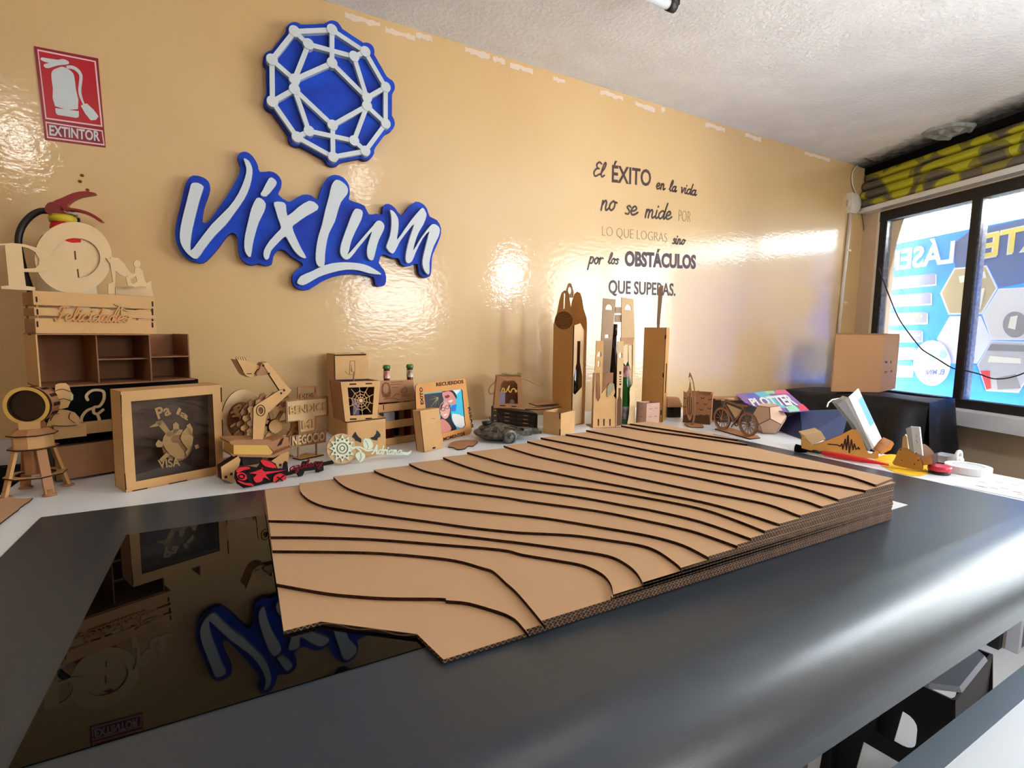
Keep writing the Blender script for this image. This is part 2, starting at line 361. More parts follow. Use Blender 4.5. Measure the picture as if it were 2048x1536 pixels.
# roll shutter pulled up above the window
def shutter_mat():
    mm = mat('painted_shutter_steel', (96, 88, 74), .45, .5); nt = mm.node_tree; p = nt.nodes['Principled BSDF']
    tc = nt.nodes.new('ShaderNodeNewGeometry'); n = nt.nodes.new('ShaderNodeTexNoise'); n.inputs['Scale'].default_value = 4.2; n.inputs['Detail'].default_value = .4; n.inputs['Distortion'].default_value = 1.6
    nt.links.new(tc.outputs['Position'], n.inputs['Vector']); cr = nt.nodes.new('ShaderNodeValToRGB'); cr.color_ramp.interpolation = 'CONSTANT'
    cr.color_ramp.elements[0].color = lin((104, 94, 78)); e = cr.color_ramp.elements[1]; e.position = .53; e.color = lin((190, 184, 36))
    e2 = cr.color_ramp.elements.new(.46); e2.color = lin((136, 128, 52))
    nt.links.new(n.outputs['Fac'], cr.inputs[0]); nt.links.new(cr.outputs[0], p.inputs['Base Color']); return mm
SHUT = shutter_mat()
rt = thing('roll_shutter', 'grey roll shutter sprayed with yellow graffiti, raised above the street window', 'shutter', WP(1.7, 2.2, .06))
def curve_strip(m, prof, s0, s1, mi=0):
    n = len(prof); vs = [(s0, y, z) for y, z in prof] + [(s1, y, z) for y, z in prof]
    m.add(vs, [(i, i + 1, n + i + 1, n + i) for i in range(n - 1)], mi, False)
z = 2.235
for k in range(4):
    m = MB(SW); y0 = .055 - .004 * k * k; h = .058
    prof = smooth([(y0 - .006, z), (y0 + .016, z + h * .2), (y0 + .02, z + h * .5), (y0 + .012, z + h * .85), (y0 - .008, z + h * .97), (y0 - .012, z + h)], 3)
    prof += [(y0 - .03, z + h), (y0 - .03, z)]
    curve_strip(m, prof + [prof[0]], .032, 3.4); part('shutter_slat', m, [SHUT], rt); z += h + .001
m = MB(SW); m.box(.030, 3.4, .0, .075, 2.203, 2.234); m.box(.030, 3.4, .065, .080, 2.210, 2.228); part('bottom_rail', m, [mat('polished_aluminium', (236, 238, 242), .3, .5, metal=.45)], rt, 'shiny metal bottom rail')
m = MB(SW); m.box(.004, 3.4, .0, .03, z, CEIL - .001); part('drum_housing', m, [mat('sooty_black', (10, 9, 8), .9, .1)], rt, 'sooty black housing at the ceiling')
tag(rt)
# soot stain with its own ragged outline on the ceiling beside the shutter, and the plaster rosette
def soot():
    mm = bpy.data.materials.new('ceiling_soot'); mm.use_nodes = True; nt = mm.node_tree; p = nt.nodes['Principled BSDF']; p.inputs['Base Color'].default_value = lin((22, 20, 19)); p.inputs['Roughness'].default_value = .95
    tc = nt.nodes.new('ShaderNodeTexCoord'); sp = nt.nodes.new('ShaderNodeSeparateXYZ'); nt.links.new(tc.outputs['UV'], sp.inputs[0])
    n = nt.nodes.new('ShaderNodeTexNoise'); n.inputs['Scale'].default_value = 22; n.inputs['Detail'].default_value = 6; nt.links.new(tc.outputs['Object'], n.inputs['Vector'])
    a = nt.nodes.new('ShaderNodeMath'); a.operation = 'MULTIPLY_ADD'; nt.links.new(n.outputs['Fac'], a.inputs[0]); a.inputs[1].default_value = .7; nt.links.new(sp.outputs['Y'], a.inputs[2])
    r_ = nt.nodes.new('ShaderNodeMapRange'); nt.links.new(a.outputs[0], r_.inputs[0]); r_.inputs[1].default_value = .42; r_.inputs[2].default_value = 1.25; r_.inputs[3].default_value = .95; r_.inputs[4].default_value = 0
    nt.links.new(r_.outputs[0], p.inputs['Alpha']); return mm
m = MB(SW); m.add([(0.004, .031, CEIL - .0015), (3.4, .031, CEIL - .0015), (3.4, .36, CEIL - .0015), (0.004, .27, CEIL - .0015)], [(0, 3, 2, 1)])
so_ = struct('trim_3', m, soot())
uv = so_.data.uv_layers.new(name='UVMap')
for l in so_.data.loops: uv.data[l.index].uv = (0, 0) if l.vertex_index in (0, 1) else (0, 1)
ros = G(1900, 262, CEIL)
m = MB(Matrix.Translation((ros[0], ros[1], CEIL)))
PLAS = mat('bare_rough_plaster', (168, 170, 166), .95, .1, var=.35, scale=40, bump=.6, bscale=30)
def rosf(u_, v_):
    th = 2 * math.pi * u_; rr = (.135 + .012 * math.sin(3 * th + 1) + .006 * math.sin(7 * th)) * v_
    return (rr * math.cos(th) * 1.1, rr * math.sin(th) * .8, -.004 - .010 * (v_ > .75) * (v_ < .99) - .010 * math.exp(-((v_ - .35) / .12) ** 2) * (1 + math.sin(3 * th)) - (0 if v_ < .99 else -.004))
m.grid(36, 10, rosf); solo('ceiling_patch', m, [PLAS], 'ragged round patch of bare grey plaster on the ceiling near the shutter', 'patch')
hk = G(1738, 318, CEIL)
m = MB(); m.tube([(hk[0] - .05, hk[1], CEIL - .004), (hk[0], hk[1], CEIL - .006), (hk[0] + .05, hk[1] + .01, CEIL - .004)], .0025, 6); m.tube([(hk[0], hk[1], CEIL - .002), (hk[0] + .003, hk[1], CEIL - .03)], .0025, 6)
solo('ceiling_hook', m, [ENGR], 'small rusty wire hook in the ceiling above the window corner', 'hook')

# fluorescent lamps: one unlit bare batten whose end shows at the top of the picture; the lit globes are added, unseen
def tube_lamp(x0, x1, y, lit, label):
    root = thing('ceiling_lamp', label, 'lamp', ((x0 + x1) / 2, y, CEIL), 'fluorescent lamps' if lit else None)
    m = MB(); m.box(x0 - .02, x1 + .02, y - .03, y + .03, CEIL - .028, CEIL - .001); part('batten', m, [WHITE], root)
    for s_ in ((x0, 1), (x1, -1)):
        m = MB(); m.tube([(s_[0], y, CEIL - .055), (s_[0] + .03 * s_[1], y, CEIL - .055)], .019, 16); m.box(s_[0] - .004, s_[0] + .012, y - .012, y + .012, CEIL - .05, CEIL - .025); part('end_cap', m, [BLACK if not lit else WHITE], root)
    m = MB(); m.tube([(x0 + .03, y, CEIL - .055), (x1 - .03, y, CEIL - .055)], .0165, 16)
    part('tube', m, [mat('lit_lamp_tube', (255, 250, 240), .4, .5, emit=14) if lit else mat('unlit_lamp_tube', (226, 228, 230), .15, .5)], root)
e_ = G(1349, 14, CEIL - .055)
tube_lamp(e_[0] - 1.22, e_[0], e_[1], False, 'unlit bare fluorescent tube with a black end cap under the ceiling')
def added_globe(x, y, z, em, dn):
    root = thing('added_globe_light', 'added white globe light hanging unseen beside the viewer for wall glints and fill', 'lamp', (x, y, CEIL), 'added globe lights')
    m = MB(); m.tube([(x, y, CEIL - .001), (x, y, z + .075)], .004, 6); part('flex', m, [BLACK], root)
    m = MB(Matrix.Translation((x, y, z))); m.lathe([(.01, -.0699)] + [(.07 * math.cos(a_), .07 * math.sin(a_)) for a_ in [math.pi * (k / 12 - .5) * .98 for k in range(1, 12)]] + [(.02, .069)], 24); part('globe', m, [mat('lit_globe_' + ('%d' % em), (238, 245, 255) if dn == 'cool' else (255, 250, 242), .4, .5, emit=em)], root)
added_globe(-.96, -1.75, 2.345, 42, 'warm'); added_globe(.81, -1.62, 2.36, 24, 'warm'); added_globe(2.27, -2.18, 1.89, 240, 'cool')  # unseen globes added for wall glints; the cool one fills the right side

# electrical box with its surface pipe, and the loose cables by the window
bx = W(1703, 409)
root = thing('junction_box', 'round cream junction box with a pipe running down the wall beside the window', 'electrical box', (bx[0], 0, bx[2]))
M_ = Pl((bx[0], 0, bx[2]), (1, 0)).mat()
CREAM = mat('cream_plastic', (226, 212, 194), .45, .4)
m = MB(M_); m.box(-.062, .0, -.065, .065, 0, .03); m.lathe([(.066, .0), (.066, .022), (.058, .032), (.02, .036)], 28); part('cover', m, [CREAM], root)
a = W(1697, 428); c = W(1672, 700)
m = MB(); m.tube([(a[0], -.012, a[2]), (c[0] - .015, -.012, c[2])], .011, 10); part('conduit', m, [CREAM], root)
m = MB()
for z_ in (a[2] - .25, a[2] - .6): m = MB(); m.box(a[0] - .02, a[0] + .02, -.026, 0, z_, z_ + .012); part('pipe_clip', m, [CREAM], root)
def wire(name, label, pix, yoff, rad, mt):
    pts = [tuple(W(x, y, -yoff[i] if isinstance(yoff, (list, tuple)) else -yoff)) for i, (x, y) in enumerate(pix)]
    m = MB(); m.tube(smooth(pts, 5), rad, 6); return solo(name, m, [mt], label, 'cable')
wire('cable', 'cream cable looping down the wall corner from the ceiling beside the shutter', [(1716, 330), (1708, 338), (1704, 352), (1706, 372), (1714, 392), (1719, 410), (1718, 425)], .01, .004, CREAM)
wire('cable', 'short dark cable end hanging from the round junction box', [(1718, 404), (1722, 414), (1724, 430), (1727, 450), (1729, 478)], .01, .003, mat('grey_cable', (90, 80, 66), .6, .3))
# black wire sagging across the panes
wpx = [(1757, 536), (1776, 586), (1795, 632), (1813, 660), (1838, 692), (1850, 703), (1875, 718), (1905, 736), (1930, 741), (1958, 748), (1985, 757), (2010, 757), (2035, 751), (2048, 746)]
def on_street(u_, v_, off=0):
    d = ray(u_, v_); o = COR + WN * off; t = ((o - CAM[:2]) @ WN) / (d[:2] @ WN); p = CAM + d * t; return p
m = MB(); m.tube(smooth([tuple(on_street(x, y, .012)) for x, y in wpx], 4), .0035, 6)
solo('cable', m, [BLACK], 'thin black wire sagging across the window panes', 'cable')

# ------------------------------------------------------------------ outside
m = MB(); m.box(-8, 16, -18, 16, -.32, -.30); struct('floor_street', m, EXT)
def tl(name, rgb, tr=.42):
    mm = bpy.data.materials.new(name); mm.use_nodes = True; nt = mm.node_tree; nt.nodes.clear()
    o = nt.nodes.new('ShaderNodeOutputMaterial'); mx = nt.nodes.new('ShaderNodeMixShader'); a = nt.nodes.new('ShaderNodeBsdfDiffuse'); c = nt.nodes.new('ShaderNodeBsdfTranslucent')
    a.inputs[0].default_value = lin(rgb); c.inputs[0].default_value = lin(rgb); mx.inputs[0].default_value = tr
    nt.links.new(a.outputs[0], mx.inputs[1]); nt.links.new(c.outputs[0], mx.inputs[2]); nt.links.new(mx.outputs[0], o.inputs[0]); return mm
BO = -.34                                               # banner hangs this far outside the glass line
def bq(pts, crop):                                      # picture -> banner plane coordinates (s, z)
    out = []
    for x, y in pts:
        p = on_street(crop[0] + x / crop[2], crop[1] + y / crop[2], BO); out.append((float((p[:2] - COR) @ WD), float(p[2])))
    return out
BM = Matrix(((WD[0], WN[0], WN[0], COR[0] + WN[0] * BO), (WD[1], WN[1], WN[1], COR[1] + WN[1] * BO), (0, 0, 0, 0), (0, 0, 0, 1)))
BM = Matrix(((WD[0], 0, WN[0], COR[0] + WN[0] * BO), (WD[1], 0, WN[1], COR[1] + WN[1] * BO), (0, 1, 0, 0), (0, 0, 0, 1)))
C5 = (1720, 420, 3.841); C9 = (1740, 520, 5.486)
BLUE = tl('banner_blue', (78, 140, 206)); GREYB = tl('banner_grey_blue', (112, 134, 176)); NAVY = tl('banner_navy', (156, 166, 196)); BW = tl('banner_white', (246, 246, 240)); BY = tl('banner_yellow', (240, 226, 140)); CY = tl('banner_cyan', (96, 186, 214)); BPHOTO = tl('banner_photo', (206, 196, 168)); BPH2 = tl('banner_photo_grey', (160, 164, 172)); BRED = tl('banner_red', (206, 90, 100))
top = bq([(160, 285), (430, 215), (1260, 62)], C5)
root = thing('shop_banner', 'blue laser cutting banner seen from behind through the street window', 'banner', WP(.9, 1.0, BO))
s_end = 1.6; sl_ = (top[2][1] - top[0][1]) / (top[2][0] - top[0][0])
ztop = lambda s_: top[0][1] + sl_ * (s_ - top[0][0])
m = MB(BM); m.prism([(top[0][0] - .02, .9), (s_end, .9), (s_end, ztop(s_end)), (top[0][0] - .02, ztop(top[0][0] - .02))], -.002, 0, (), 0, 0); part('sheet', m, [BLUE], root)
lay = [.0006]
def bpiece(name, polys, mt, label=None, n=None):
    c = lay[0]; lay[0] += .0004
    for q in polys: m = MB(BM); m.prism(q, c, c + .0003, (), 0, 0); part(name, m, [mt], root, label)
gp = bq([(830, 170), (1260, 70), (1260, 560), (1070, 600), (980, 425), (730, 440), (720, 260)], C5)
bpiece('grey_field', [gp], GREYB)
hexs = [[(615, 640), (725, 445), (975, 425), (1060, 600), (940, 800), (680, 805)], [(940, 805), (1065, 605), (1330, 590), (1420, 800), (1290, 1000), (1010, 1000)], [(900, 1190), (1010, 1005), (1260, 1010), (1350, 1200), (1220, 1405), (970, 1390)], [(590, 990), (690, 815), (930, 815), (1010, 1000), (900, 1180), (700, 1180)]]
bpiece('hexagon_border', [bq(h, C5) for h in hexs], BW)
def shrink(h, f=.93):
    cx = sum(p[0] for p in h) / len(h); cy = sum(p[1] for p in h) / len(h); return [(cx + (x - cx) * f, cy + (y - cy) * f) for x, y in h]
bpiece('photo_panel', [bq(shrink(h), C5) for h in hexs[:1]], BPHOTO)
bpiece('photo_panel', [bq(shrink(h, .95), C5) for h in hexs[1:2]], tl('banner_pale', (236, 236, 236)))
bpiece('photo_panel', [bq(shrink(h, .95), C5) for h in hexs[2:3]], tl('banner_pale_grey', (206, 210, 218)))
bpiece('photo_detail', [bq([(760, 510), (960, 470), (975, 520), (770, 560)], C5), bq([(840, 620), (960, 600), (930, 760), (850, 780)], C5)], BW)
bpiece('photo_detail', [bq(circ(1195, 880, 95, 100), C5), bq([(1010, 1030), (1260, 1040), (1300, 1090), (980, 1080)], C5), bq([(1050, 1290), (1200, 1260), (1240, 1370), (1060, 1380)], C5)], BPH2)
bpiece('photo_detail', [bq([(1160, 820), (1215, 810), (1195, 920), (1140, 905)], C5), bq([(1000, 1120), (1240, 1140), (1240, 1180), (985, 1170)], C5)], BW)
bpiece('photo_detail', [bq([(930, 1235), (1000, 1235), (1010, 1370), (975, 1380)], C5)], BRED)
bpiece('cyan_field', [bq([(780, 1190), (895, 1190), (960, 1390), (755, 1395)], C5), bq([(120, 1150), (400, 1160), (420, 1200), (100, 1210)], C5)], CY)
bars = [[(215, 200), (735, 145), (735, 265), (215, 315)], [(178, 400), (685, 352), (685, 480), (178, 505)], [(135, 590), (640, 570), (640, 690), (135, 705)], [(100, 775), (585, 770), (585, 888), (100, 890)], [(80, 965), (515, 955), (480, 1080), (80, 1085)], [(60, 1150), (490, 1160), (475, 1275), (60, 1265)]]
bpiece('service_bar', [bq([(x, y + 14) for x, y in h], C9) for h in bars], BW)
bpiece('service_bar', [bq([(x + (-12 if i in (1, 2) else 0), y) for i, (x, y) in enumerate(h)], C9) for h in bars], NAVY)
def btext(s, pts, mt, crop, bold=.02):                  # pts: bottom-left, bottom-right, top-left in the picture; the lettering reads from the street
    q = bq(pts, crop); m = MB(BM); c = lay[0]; lay[0] += .0004
    sl2 = (q[1][1] - q[0][1]) / (q[1][0] - q[0][0]); h = q[2][1] - q[0][1]
    mm = MB(); text(mm, s, 0, q[1][0] - q[0][0], 0, h, c, c + .0003, Matrix.Identity(4), bold, 0, 0, 0, True)
    m.add([(q[0][0] + x, q[0][1] + y + x * sl2, z_) for x, y, z_ in mm.v], mm.f, 0); part('lettering', m, [mt], root, 'mirrored lettering ' + s)
btext('L\u00c1SER', [(195, 475), (720, 410), (195, 285)], BW, C5, .03)
btext('CORTE', [(930, 385), (1990, 200), (945, 185)], BW, C5, .03)
btext('CORTE', [(945, 370), (1995, 190), (960, 190)], BY, C5, .02)
btext('ETIQUETAS', [(330, 655), (580, 640), (330, 618)], BY, C9)
btext('LOGOS', [(420, 840), (560, 838), (420, 806)], BW, C9)
bpiece('round_badge', [bq(circ(690, 1130, 205, 250), C9)], BW)
bpiece('badge_spots', [bq(circ(560, 1030, 42, 50), C9), bq(circ(675, 1070, 42, 62), C9), bq(circ(815, 1030, 42, 50), C9)], tl('banner_pale_cyan', (196, 228, 232)))
btext('EL MINI', [(620, 1260), (825, 1255), (620, 1205)], GREYB, C9)
# pale buildings and a tree across the street
HB = mat('pale_building', (196, 206, 216), .9, .2, var=.1, scale=1); HB2 = mat('pale_building_window', (120, 130, 140), .4, .5)
def house(name, x, y, wd, h, lab):
    rt_ = thing(name, lab, 'building', (x, y, -.3)); m = MB(Matrix.Translation((x, y, -.3)) @ Matrix.Rotation(WA + math.pi / 2, 4, 'Z').to_4x4() if False else Matrix.Translation((x, y, -.3)))
    m.box(0, 3, -wd / 2, wd / 2, 0, h); part('wall', m, [HB], rt_)
    for i in range(3):
        for j in range(int(h // 2.2)):
            m = MB(Matrix.Translation((x, y, -.3))); m.box(-.02, 0, -wd / 2 + .6 + i * wd / 3, -wd / 2 + .6 + i * wd / 3 + 1.0, 1.2 + 2.2 * j, 2.3 + 2.2 * j); part('window', m, [HB2], rt_)
house('building', 13.0, 2.6, 6.5, 4.6, 'pale building across the street seen above the banner on the left pane')
house('building', 14.5, -4.6, 6.0, 3.6, 'pale low building across the street seen above the banner on the right pane')
tr_ = thing('tree', 'leafy tree across the street seen through the top of the right pane', 'tree', (9.4, .6, -.3))
m = MB(); m.tube([(9.4, .6, -.3), (9.45, .62, 2.0), (9.3, .5, 3.2)], [.13, .10, .06], 8); part('trunk', m, [mat('bark', (96, 84, 70), .9, .2)], tr_)
m = MB(); rnd = random.Random(3)
for _ in range(420):
    th, ph, rr = rnd.uniform(0, 6.28), rnd.uniform(-1, 1), rnd.uniform(.5, 1) ** .5
    c = Vector((9.4 + 1.2 * rr * math.cos(th), .6 + 1.5 * rr * math.sin(th), 3.6 + 1.1 * rr * ph)); a = Vector((rnd.uniform(-1, 1), rnd.uniform(-1, 1), rnd.uniform(-1, 1))).normalized() * .16; b_ = a.orthogonal().normalized() * .07
    m.add([c - a, c + b_, c + a, c - b_], [(0, 1, 2, 3)])
part('foliage', m, [mat('leaves', (120, 150, 110), .7, .3, var=.3, scale=3)], tr_)

# ------------------------------------------------------------------ laser machine: white body, dark lid, open stand
BODYW = mat('white_enamel_worktop', (242, 246, 250), .3, .5, var=.03, scale=3)
LIDM = mat('dark_grey_powder_coat', (44, 53, 61), .30, .5, bump=.06, bscale=900)
XL, XR, XE, YL, LB, LF = -.47, 1.62, 1.865, -.345, -.688, -1.60
root = thing('laser_machine', 'large laser cutter with white body and dark grey lid carrying the cardboard stack', 'laser cutter', (.7, -.8, 0))
m = MB()
m.box(XL, XE, LB + .003, -.012, .90, ZC); m.box(XE, 2.02, -.95, -.012, .93, ZC)                                        # rear shelf of the body
m.box(XR + .003, XE, -1.60, LB + .003, .90, ZC); m.box(XL, YL - .003, -1.60, LB + .003, .90, ZC)
m.box(YL - .003, XR + .003, -1.60, LB + .003, .90, .955); part('body_frame', m, [BODYW], root, 'white enamelled body and work surface')
m = MB(); m.box(XL + .03, .93, -1.50, -.05, .04, .90); part('cabinet', m, [mat('dark_maroon_cabinet', (44, 26, 28), .5, .4)], root, 'dark cabinet below')
for x, y in ((XL + .06, -1.46), (XL + .06, -.1), (.87, -1.46), (.87, -.1), (1.30, -.1), (1.95, -.1)):
    m = MB(); m.box(x - .03, x + .03, y - .03, y + .03, 0, .04 if x < 1 else .90); part('foot' if x < 1 else 'leg', m, [BLACK], root)
# the lid folds over a round front edge
lt = ZC + .002
R_ = .105
prof = [(LB, lt - .02), (LB, lt), (LF, lt)] + [(LF - R_ * math.sin(a_), lt - R_ + R_ * math.cos(a_)) for a_ in [math.pi / 2 * k / 12 for k in range(1, 11)]]
pe = prof[-1]; prof += [(pe[0] - .004, .885), (pe[0] + .004, .882)]
m = MB(); n = len(prof); vs = [(YL, y, z_) for y, z_ in prof] + [(XR, y, z_) for y, z_ in prof]
fs = [(i, i + 1, n + i + 1, n + i) for i in range(n - 1)]
m.add(vs, fs, 0, False); m.sm = [False, False] + [True] * 10 + [False] * (len(fs) - 12)
GX0, GX1, GY0, GY1 = -.181, .80, -1.447, -.876
m.add([(YL, y, z_) for y, z_ in prof] + [(YL, LB, .885)], [tuple(range(n + 1))[::-1]]); m.add([(XR, y, z_) for y, z_ in prof] + [(XR, LB, .885)], [tuple(range(n + 1))])
part('lid', m, [LIDM], root, 'dark grey folded lid')
m = MB(); m.box(GX0, GX1, GY0, GY1, lt, lt + .0012); part('viewing_window', m, [mat('black_glass', (5, 5, 6), .02, .14)], root, 'black glossy viewing window in the lid')
m = MB(); m.box(1.205, 1.335, -1.455, -1.36, lt, lt + .0008, 0)
st = part('sticker', m, [WHITE], root, 'small white warning sticker')
m = MB(); m.box(1.205, 1.335, -1.378, -1.364, lt + .0008, lt + .0012); m.box(1.26, 1.268, -1.445, -1.378, lt + .0008, lt + .0012); m.box(1.285, 1.30, -1.42, -1.40, lt + .0008, lt + .0012); part('printed_mark', m, [BLACK], st)

# ------------------------------------------------------------------ cardboard sheets
def card():
    mm = mat('kraft_cardboard', (197, 158, 120), .75, .25, var=.06, scale=2.5); return mm
def card_edge():
    mm = bpy.data.materials.new('corrugated_burnt_edge'); mm.use_nodes = True; nt = mm.node_tree; p = nt.nodes['Principled BSDF']; p.inputs['Roughness'].default_value = .85
    tc = nt.nodes.new('ShaderNodeTexCoord'); sp = nt.nodes.new('ShaderNodeSeparateXYZ'); nt.links.new(tc.outputs['Object'], sp.inputs[0])
    fr_ = nt.nodes.new('ShaderNodeMath'); fr_.operation = 'MULTIPLY'; fr_.inputs[1].default_value = 1 / T_; nt.links.new(sp.outputs['Z'], fr_.inputs[0])      # 0..1 through the thickness
    ad = nt.nodes.new('ShaderNodeMath'); ad.operation = 'ADD'; nt.links.new(sp.outputs['X'], ad.inputs[0]); nt.links.new(sp.outputs['Y'], ad.inputs[1])
    sx = nt.nodes.new('ShaderNodeMath'); sx.operation = 'MULTIPLY'; sx.inputs[1].default_value = 2 * math.pi / .0075; nt.links.new(ad.outputs[0], sx.inputs[0])
    sn = nt.nodes.new('ShaderNodeMath'); sn.operation = 'SINE'; nt.links.new(sx.outputs[0], sn.inputs[0])
    ce = nt.nodes.new('ShaderNodeMath'); ce.operation = 'MULTIPLY_ADD'; nt.links.new(sn.outputs[0], ce.inputs[0]); ce.inputs[1].default_value = .33; ce.inputs[2].default_value = .5
    df = nt.nodes.new('ShaderNodeMath'); df.operation = 'SUBTRACT'; nt.links.new(fr_.outputs[0], df.inputs[0]); nt.links.new(ce.outputs[0], df.inputs[1])
    ab = nt.nodes.new('ShaderNodeMath'); ab.operation = 'ABSOLUTE'; nt.links.new(df.outputs[0], ab.inputs[0])
    lt_ = nt.nodes.new('ShaderNodeMath'); lt_.operation = 'LESS_THAN'; lt_.inputs[1].default_value = .16; nt.links.new(ab.outputs[0], lt_.inputs[0])
    n_ = nt.nodes.new('ShaderNodeTexNoise'); n_.inputs['Scale'].default_value = 60; nt.links.new(tc.outputs['Object'], n_.inputs['Vector'])
    g = nt.nodes.new('ShaderNodeMath'); g.operation = 'MULTIPLY'; nt.links.new(lt_.outputs[0], g.inputs[0]); nt.links.new(n_.outputs['Fac'], g.inputs[1])
    ln = nt.nodes.new('ShaderNodeMath'); ln.operation = 'GREATER_THAN'; ln.inputs[1].default_value = .86; nt.links.new(fr_.outputs[0], ln.inputs[0])
    l2 = nt.nodes.new('ShaderNodeMath'); l2.operation = 'MULTIPLY_ADD'; nt.links.new(ln.outputs[0], l2.inputs[0]); l2.inputs[1].default_value = .42; nt.links.new(g.outputs[0], l2.inputs[2])
    mx = nt.nodes.new('ShaderNodeMix'); mx.data_type = 'RGBA'; nt.links.new(l2.outputs[0], mx.inputs[0]); mx.inputs[6].default_value = lin((34, 18, 12)); mx.inputs[7].default_value = lin((176, 134, 96))
    nt.links.new(mx.outputs[2], p.inputs['Base Color']); return mm
def contour_edge():
    return mat('laser_cut_contour_edge', (36, 18, 12), .9, .15, var=.6, scale=170, rgb2=(70, 40, 26))
T_ = .0053
CARD, CEDGE, KEDGE = card(), card_edge(), contour_edge()
a1 = (500, 940, 3.658); a4 = (850, 1000, 4.096); a2 = (900, 820, 4.096); a3 = (1300, 820, 3.938)
def C_(crop, *pts): return [(crop[0] + x / crop[2], crop[1] + y / crop[2]) for x, y in pts]
CURVES = [
 [(553, 1167)] + C_(a1, (300, 850), (530, 890), (700, 910), (1000, 930), (1400, 935), (1440, 952), (1600, 968), (1829, 1035)) + C_(a4, (700, 950), (755, 988), (850, 1100)),
 [(545, 1100.5)] + C_(a1, (500, 590), (870, 597), (1200, 620), (1500, 655), (1700, 710)) + C_(a4, (560, 580), (660, 670), (750, 750), (880, 900), (985, 1030)),
 [(541.5, 1072.5)] + C_(a1, (500, 487), (900, 500), (1300, 530), (1829, 575)) + C_(a4, (800, 440), (1100, 490), (1300, 530), (1450, 600), (1520, 680), (1540, 760), (1535, 800)),
 [(537, 1040)] + C_(a1, (500, 378), (1000, 420), (1500, 470), (1829, 508)) + C_(a4, (800, 345), (1200, 400), (1500, 450), (1650, 520), (1740, 600), (1790, 690)),
 [(600, 968)] + C_(a1, (365, 145), (388, 180), (440, 220), (540, 260), (700, 290), (1000, 330), (1300, 370), (1600, 412), (1829, 437)) + C_(a4, (800, 260), (1200, 280), (1500, 320), (1750, 360), (1900, 410)) + [(1350, 1124.5), (1365, 1139)],
 [(668, 955)] + C_(a1, (680, 110), (780, 155), (950, 200), (1200, 240), (1500, 275), (1829, 310)) + [(1094, 1035), (1216, 1055), (1300, 1070), (1365, 1088), (1418, 1114.6)],
 [(750, 941.5)] + C_(a1, (1000, 42), (1200, 105), (1400, 140), (1829, 190)) + [(1057, 1001), (1192, 1019.5), (1300, 1041), (1350, 1052), (1400, 1065), (1475, 1091.5)],
 [(820, 928)] + C_(a1, (1270, 0), (1450, 45), (1600, 75), (1829, 112)) + [(1144, 990), (1266, 1012), (1300, 1018), (1400, 1041), (1502, 1076.3)],
 [(886, 914), (900, 920)] + C_(a2, (200, 480), (450, 545), (800, 595), (1200, 645)) + [(1300, 995), (1400, 1015), (1470, 1038), (1530, 1061.5)],
 [(934, 904)] + C_(a2, (300, 390), (500, 445), (800, 500), (1100, 560), (1500, 635)) + [(1300, 982), (1400, 1001), (1480, 1022), (1554, 1046)],
 [(1007, 891)] + C_(a2, (700, 370), (1000, 435), (1500, 545)) + [(1300, 960), (1400, 981), (1478, 995), (1539, 1008), (1594.6, 1028.7)],
 [(1054, 882)] + C_(a2, (1000, 345), (1500, 455)) + [(1300, 936.8), (1400, 955.5), (1478, 972), (1554, 988), (1605, 999), (1641.5, 1012)],
 [(1081, 875), (1190, 896), (1300, 917.8), (1400, 937), (1478, 950), (1554, 963), (1617, 978), (1676, 998)],
 [(1131, 868), (1200, 880), (1300, 900), (1400, 919), (1478, 933), (1579, 953), (1655, 966), (1731.7, 980.5)],
 [(1172, 860), (1240, 873), (1300, 884.8), (1400, 902), (1554, 927), (1630, 939), (1681, 947), (1719, 958), (1749.5, 968.5)],
 [(1242, 850.5), (1300, 860.6), (1400, 874), (1495, 888)],
 [(1261, 847), (1300, 853), (1400, 868), (1475, 879)]]
FX0, FX1, FY0, FY1 = .049, 1.19, -1.488, -.785
z0 = lt + .0014
ORD = ['lowest', 'second', 'third', 'fourth', 'fifth', 'sixth', 'seventh', 'eighth', 'ninth', 'tenth', 'eleventh', 'twelfth', 'thirteenth', 'fourteenth', 'fifteenth', 'sixteenth', 'topmost']
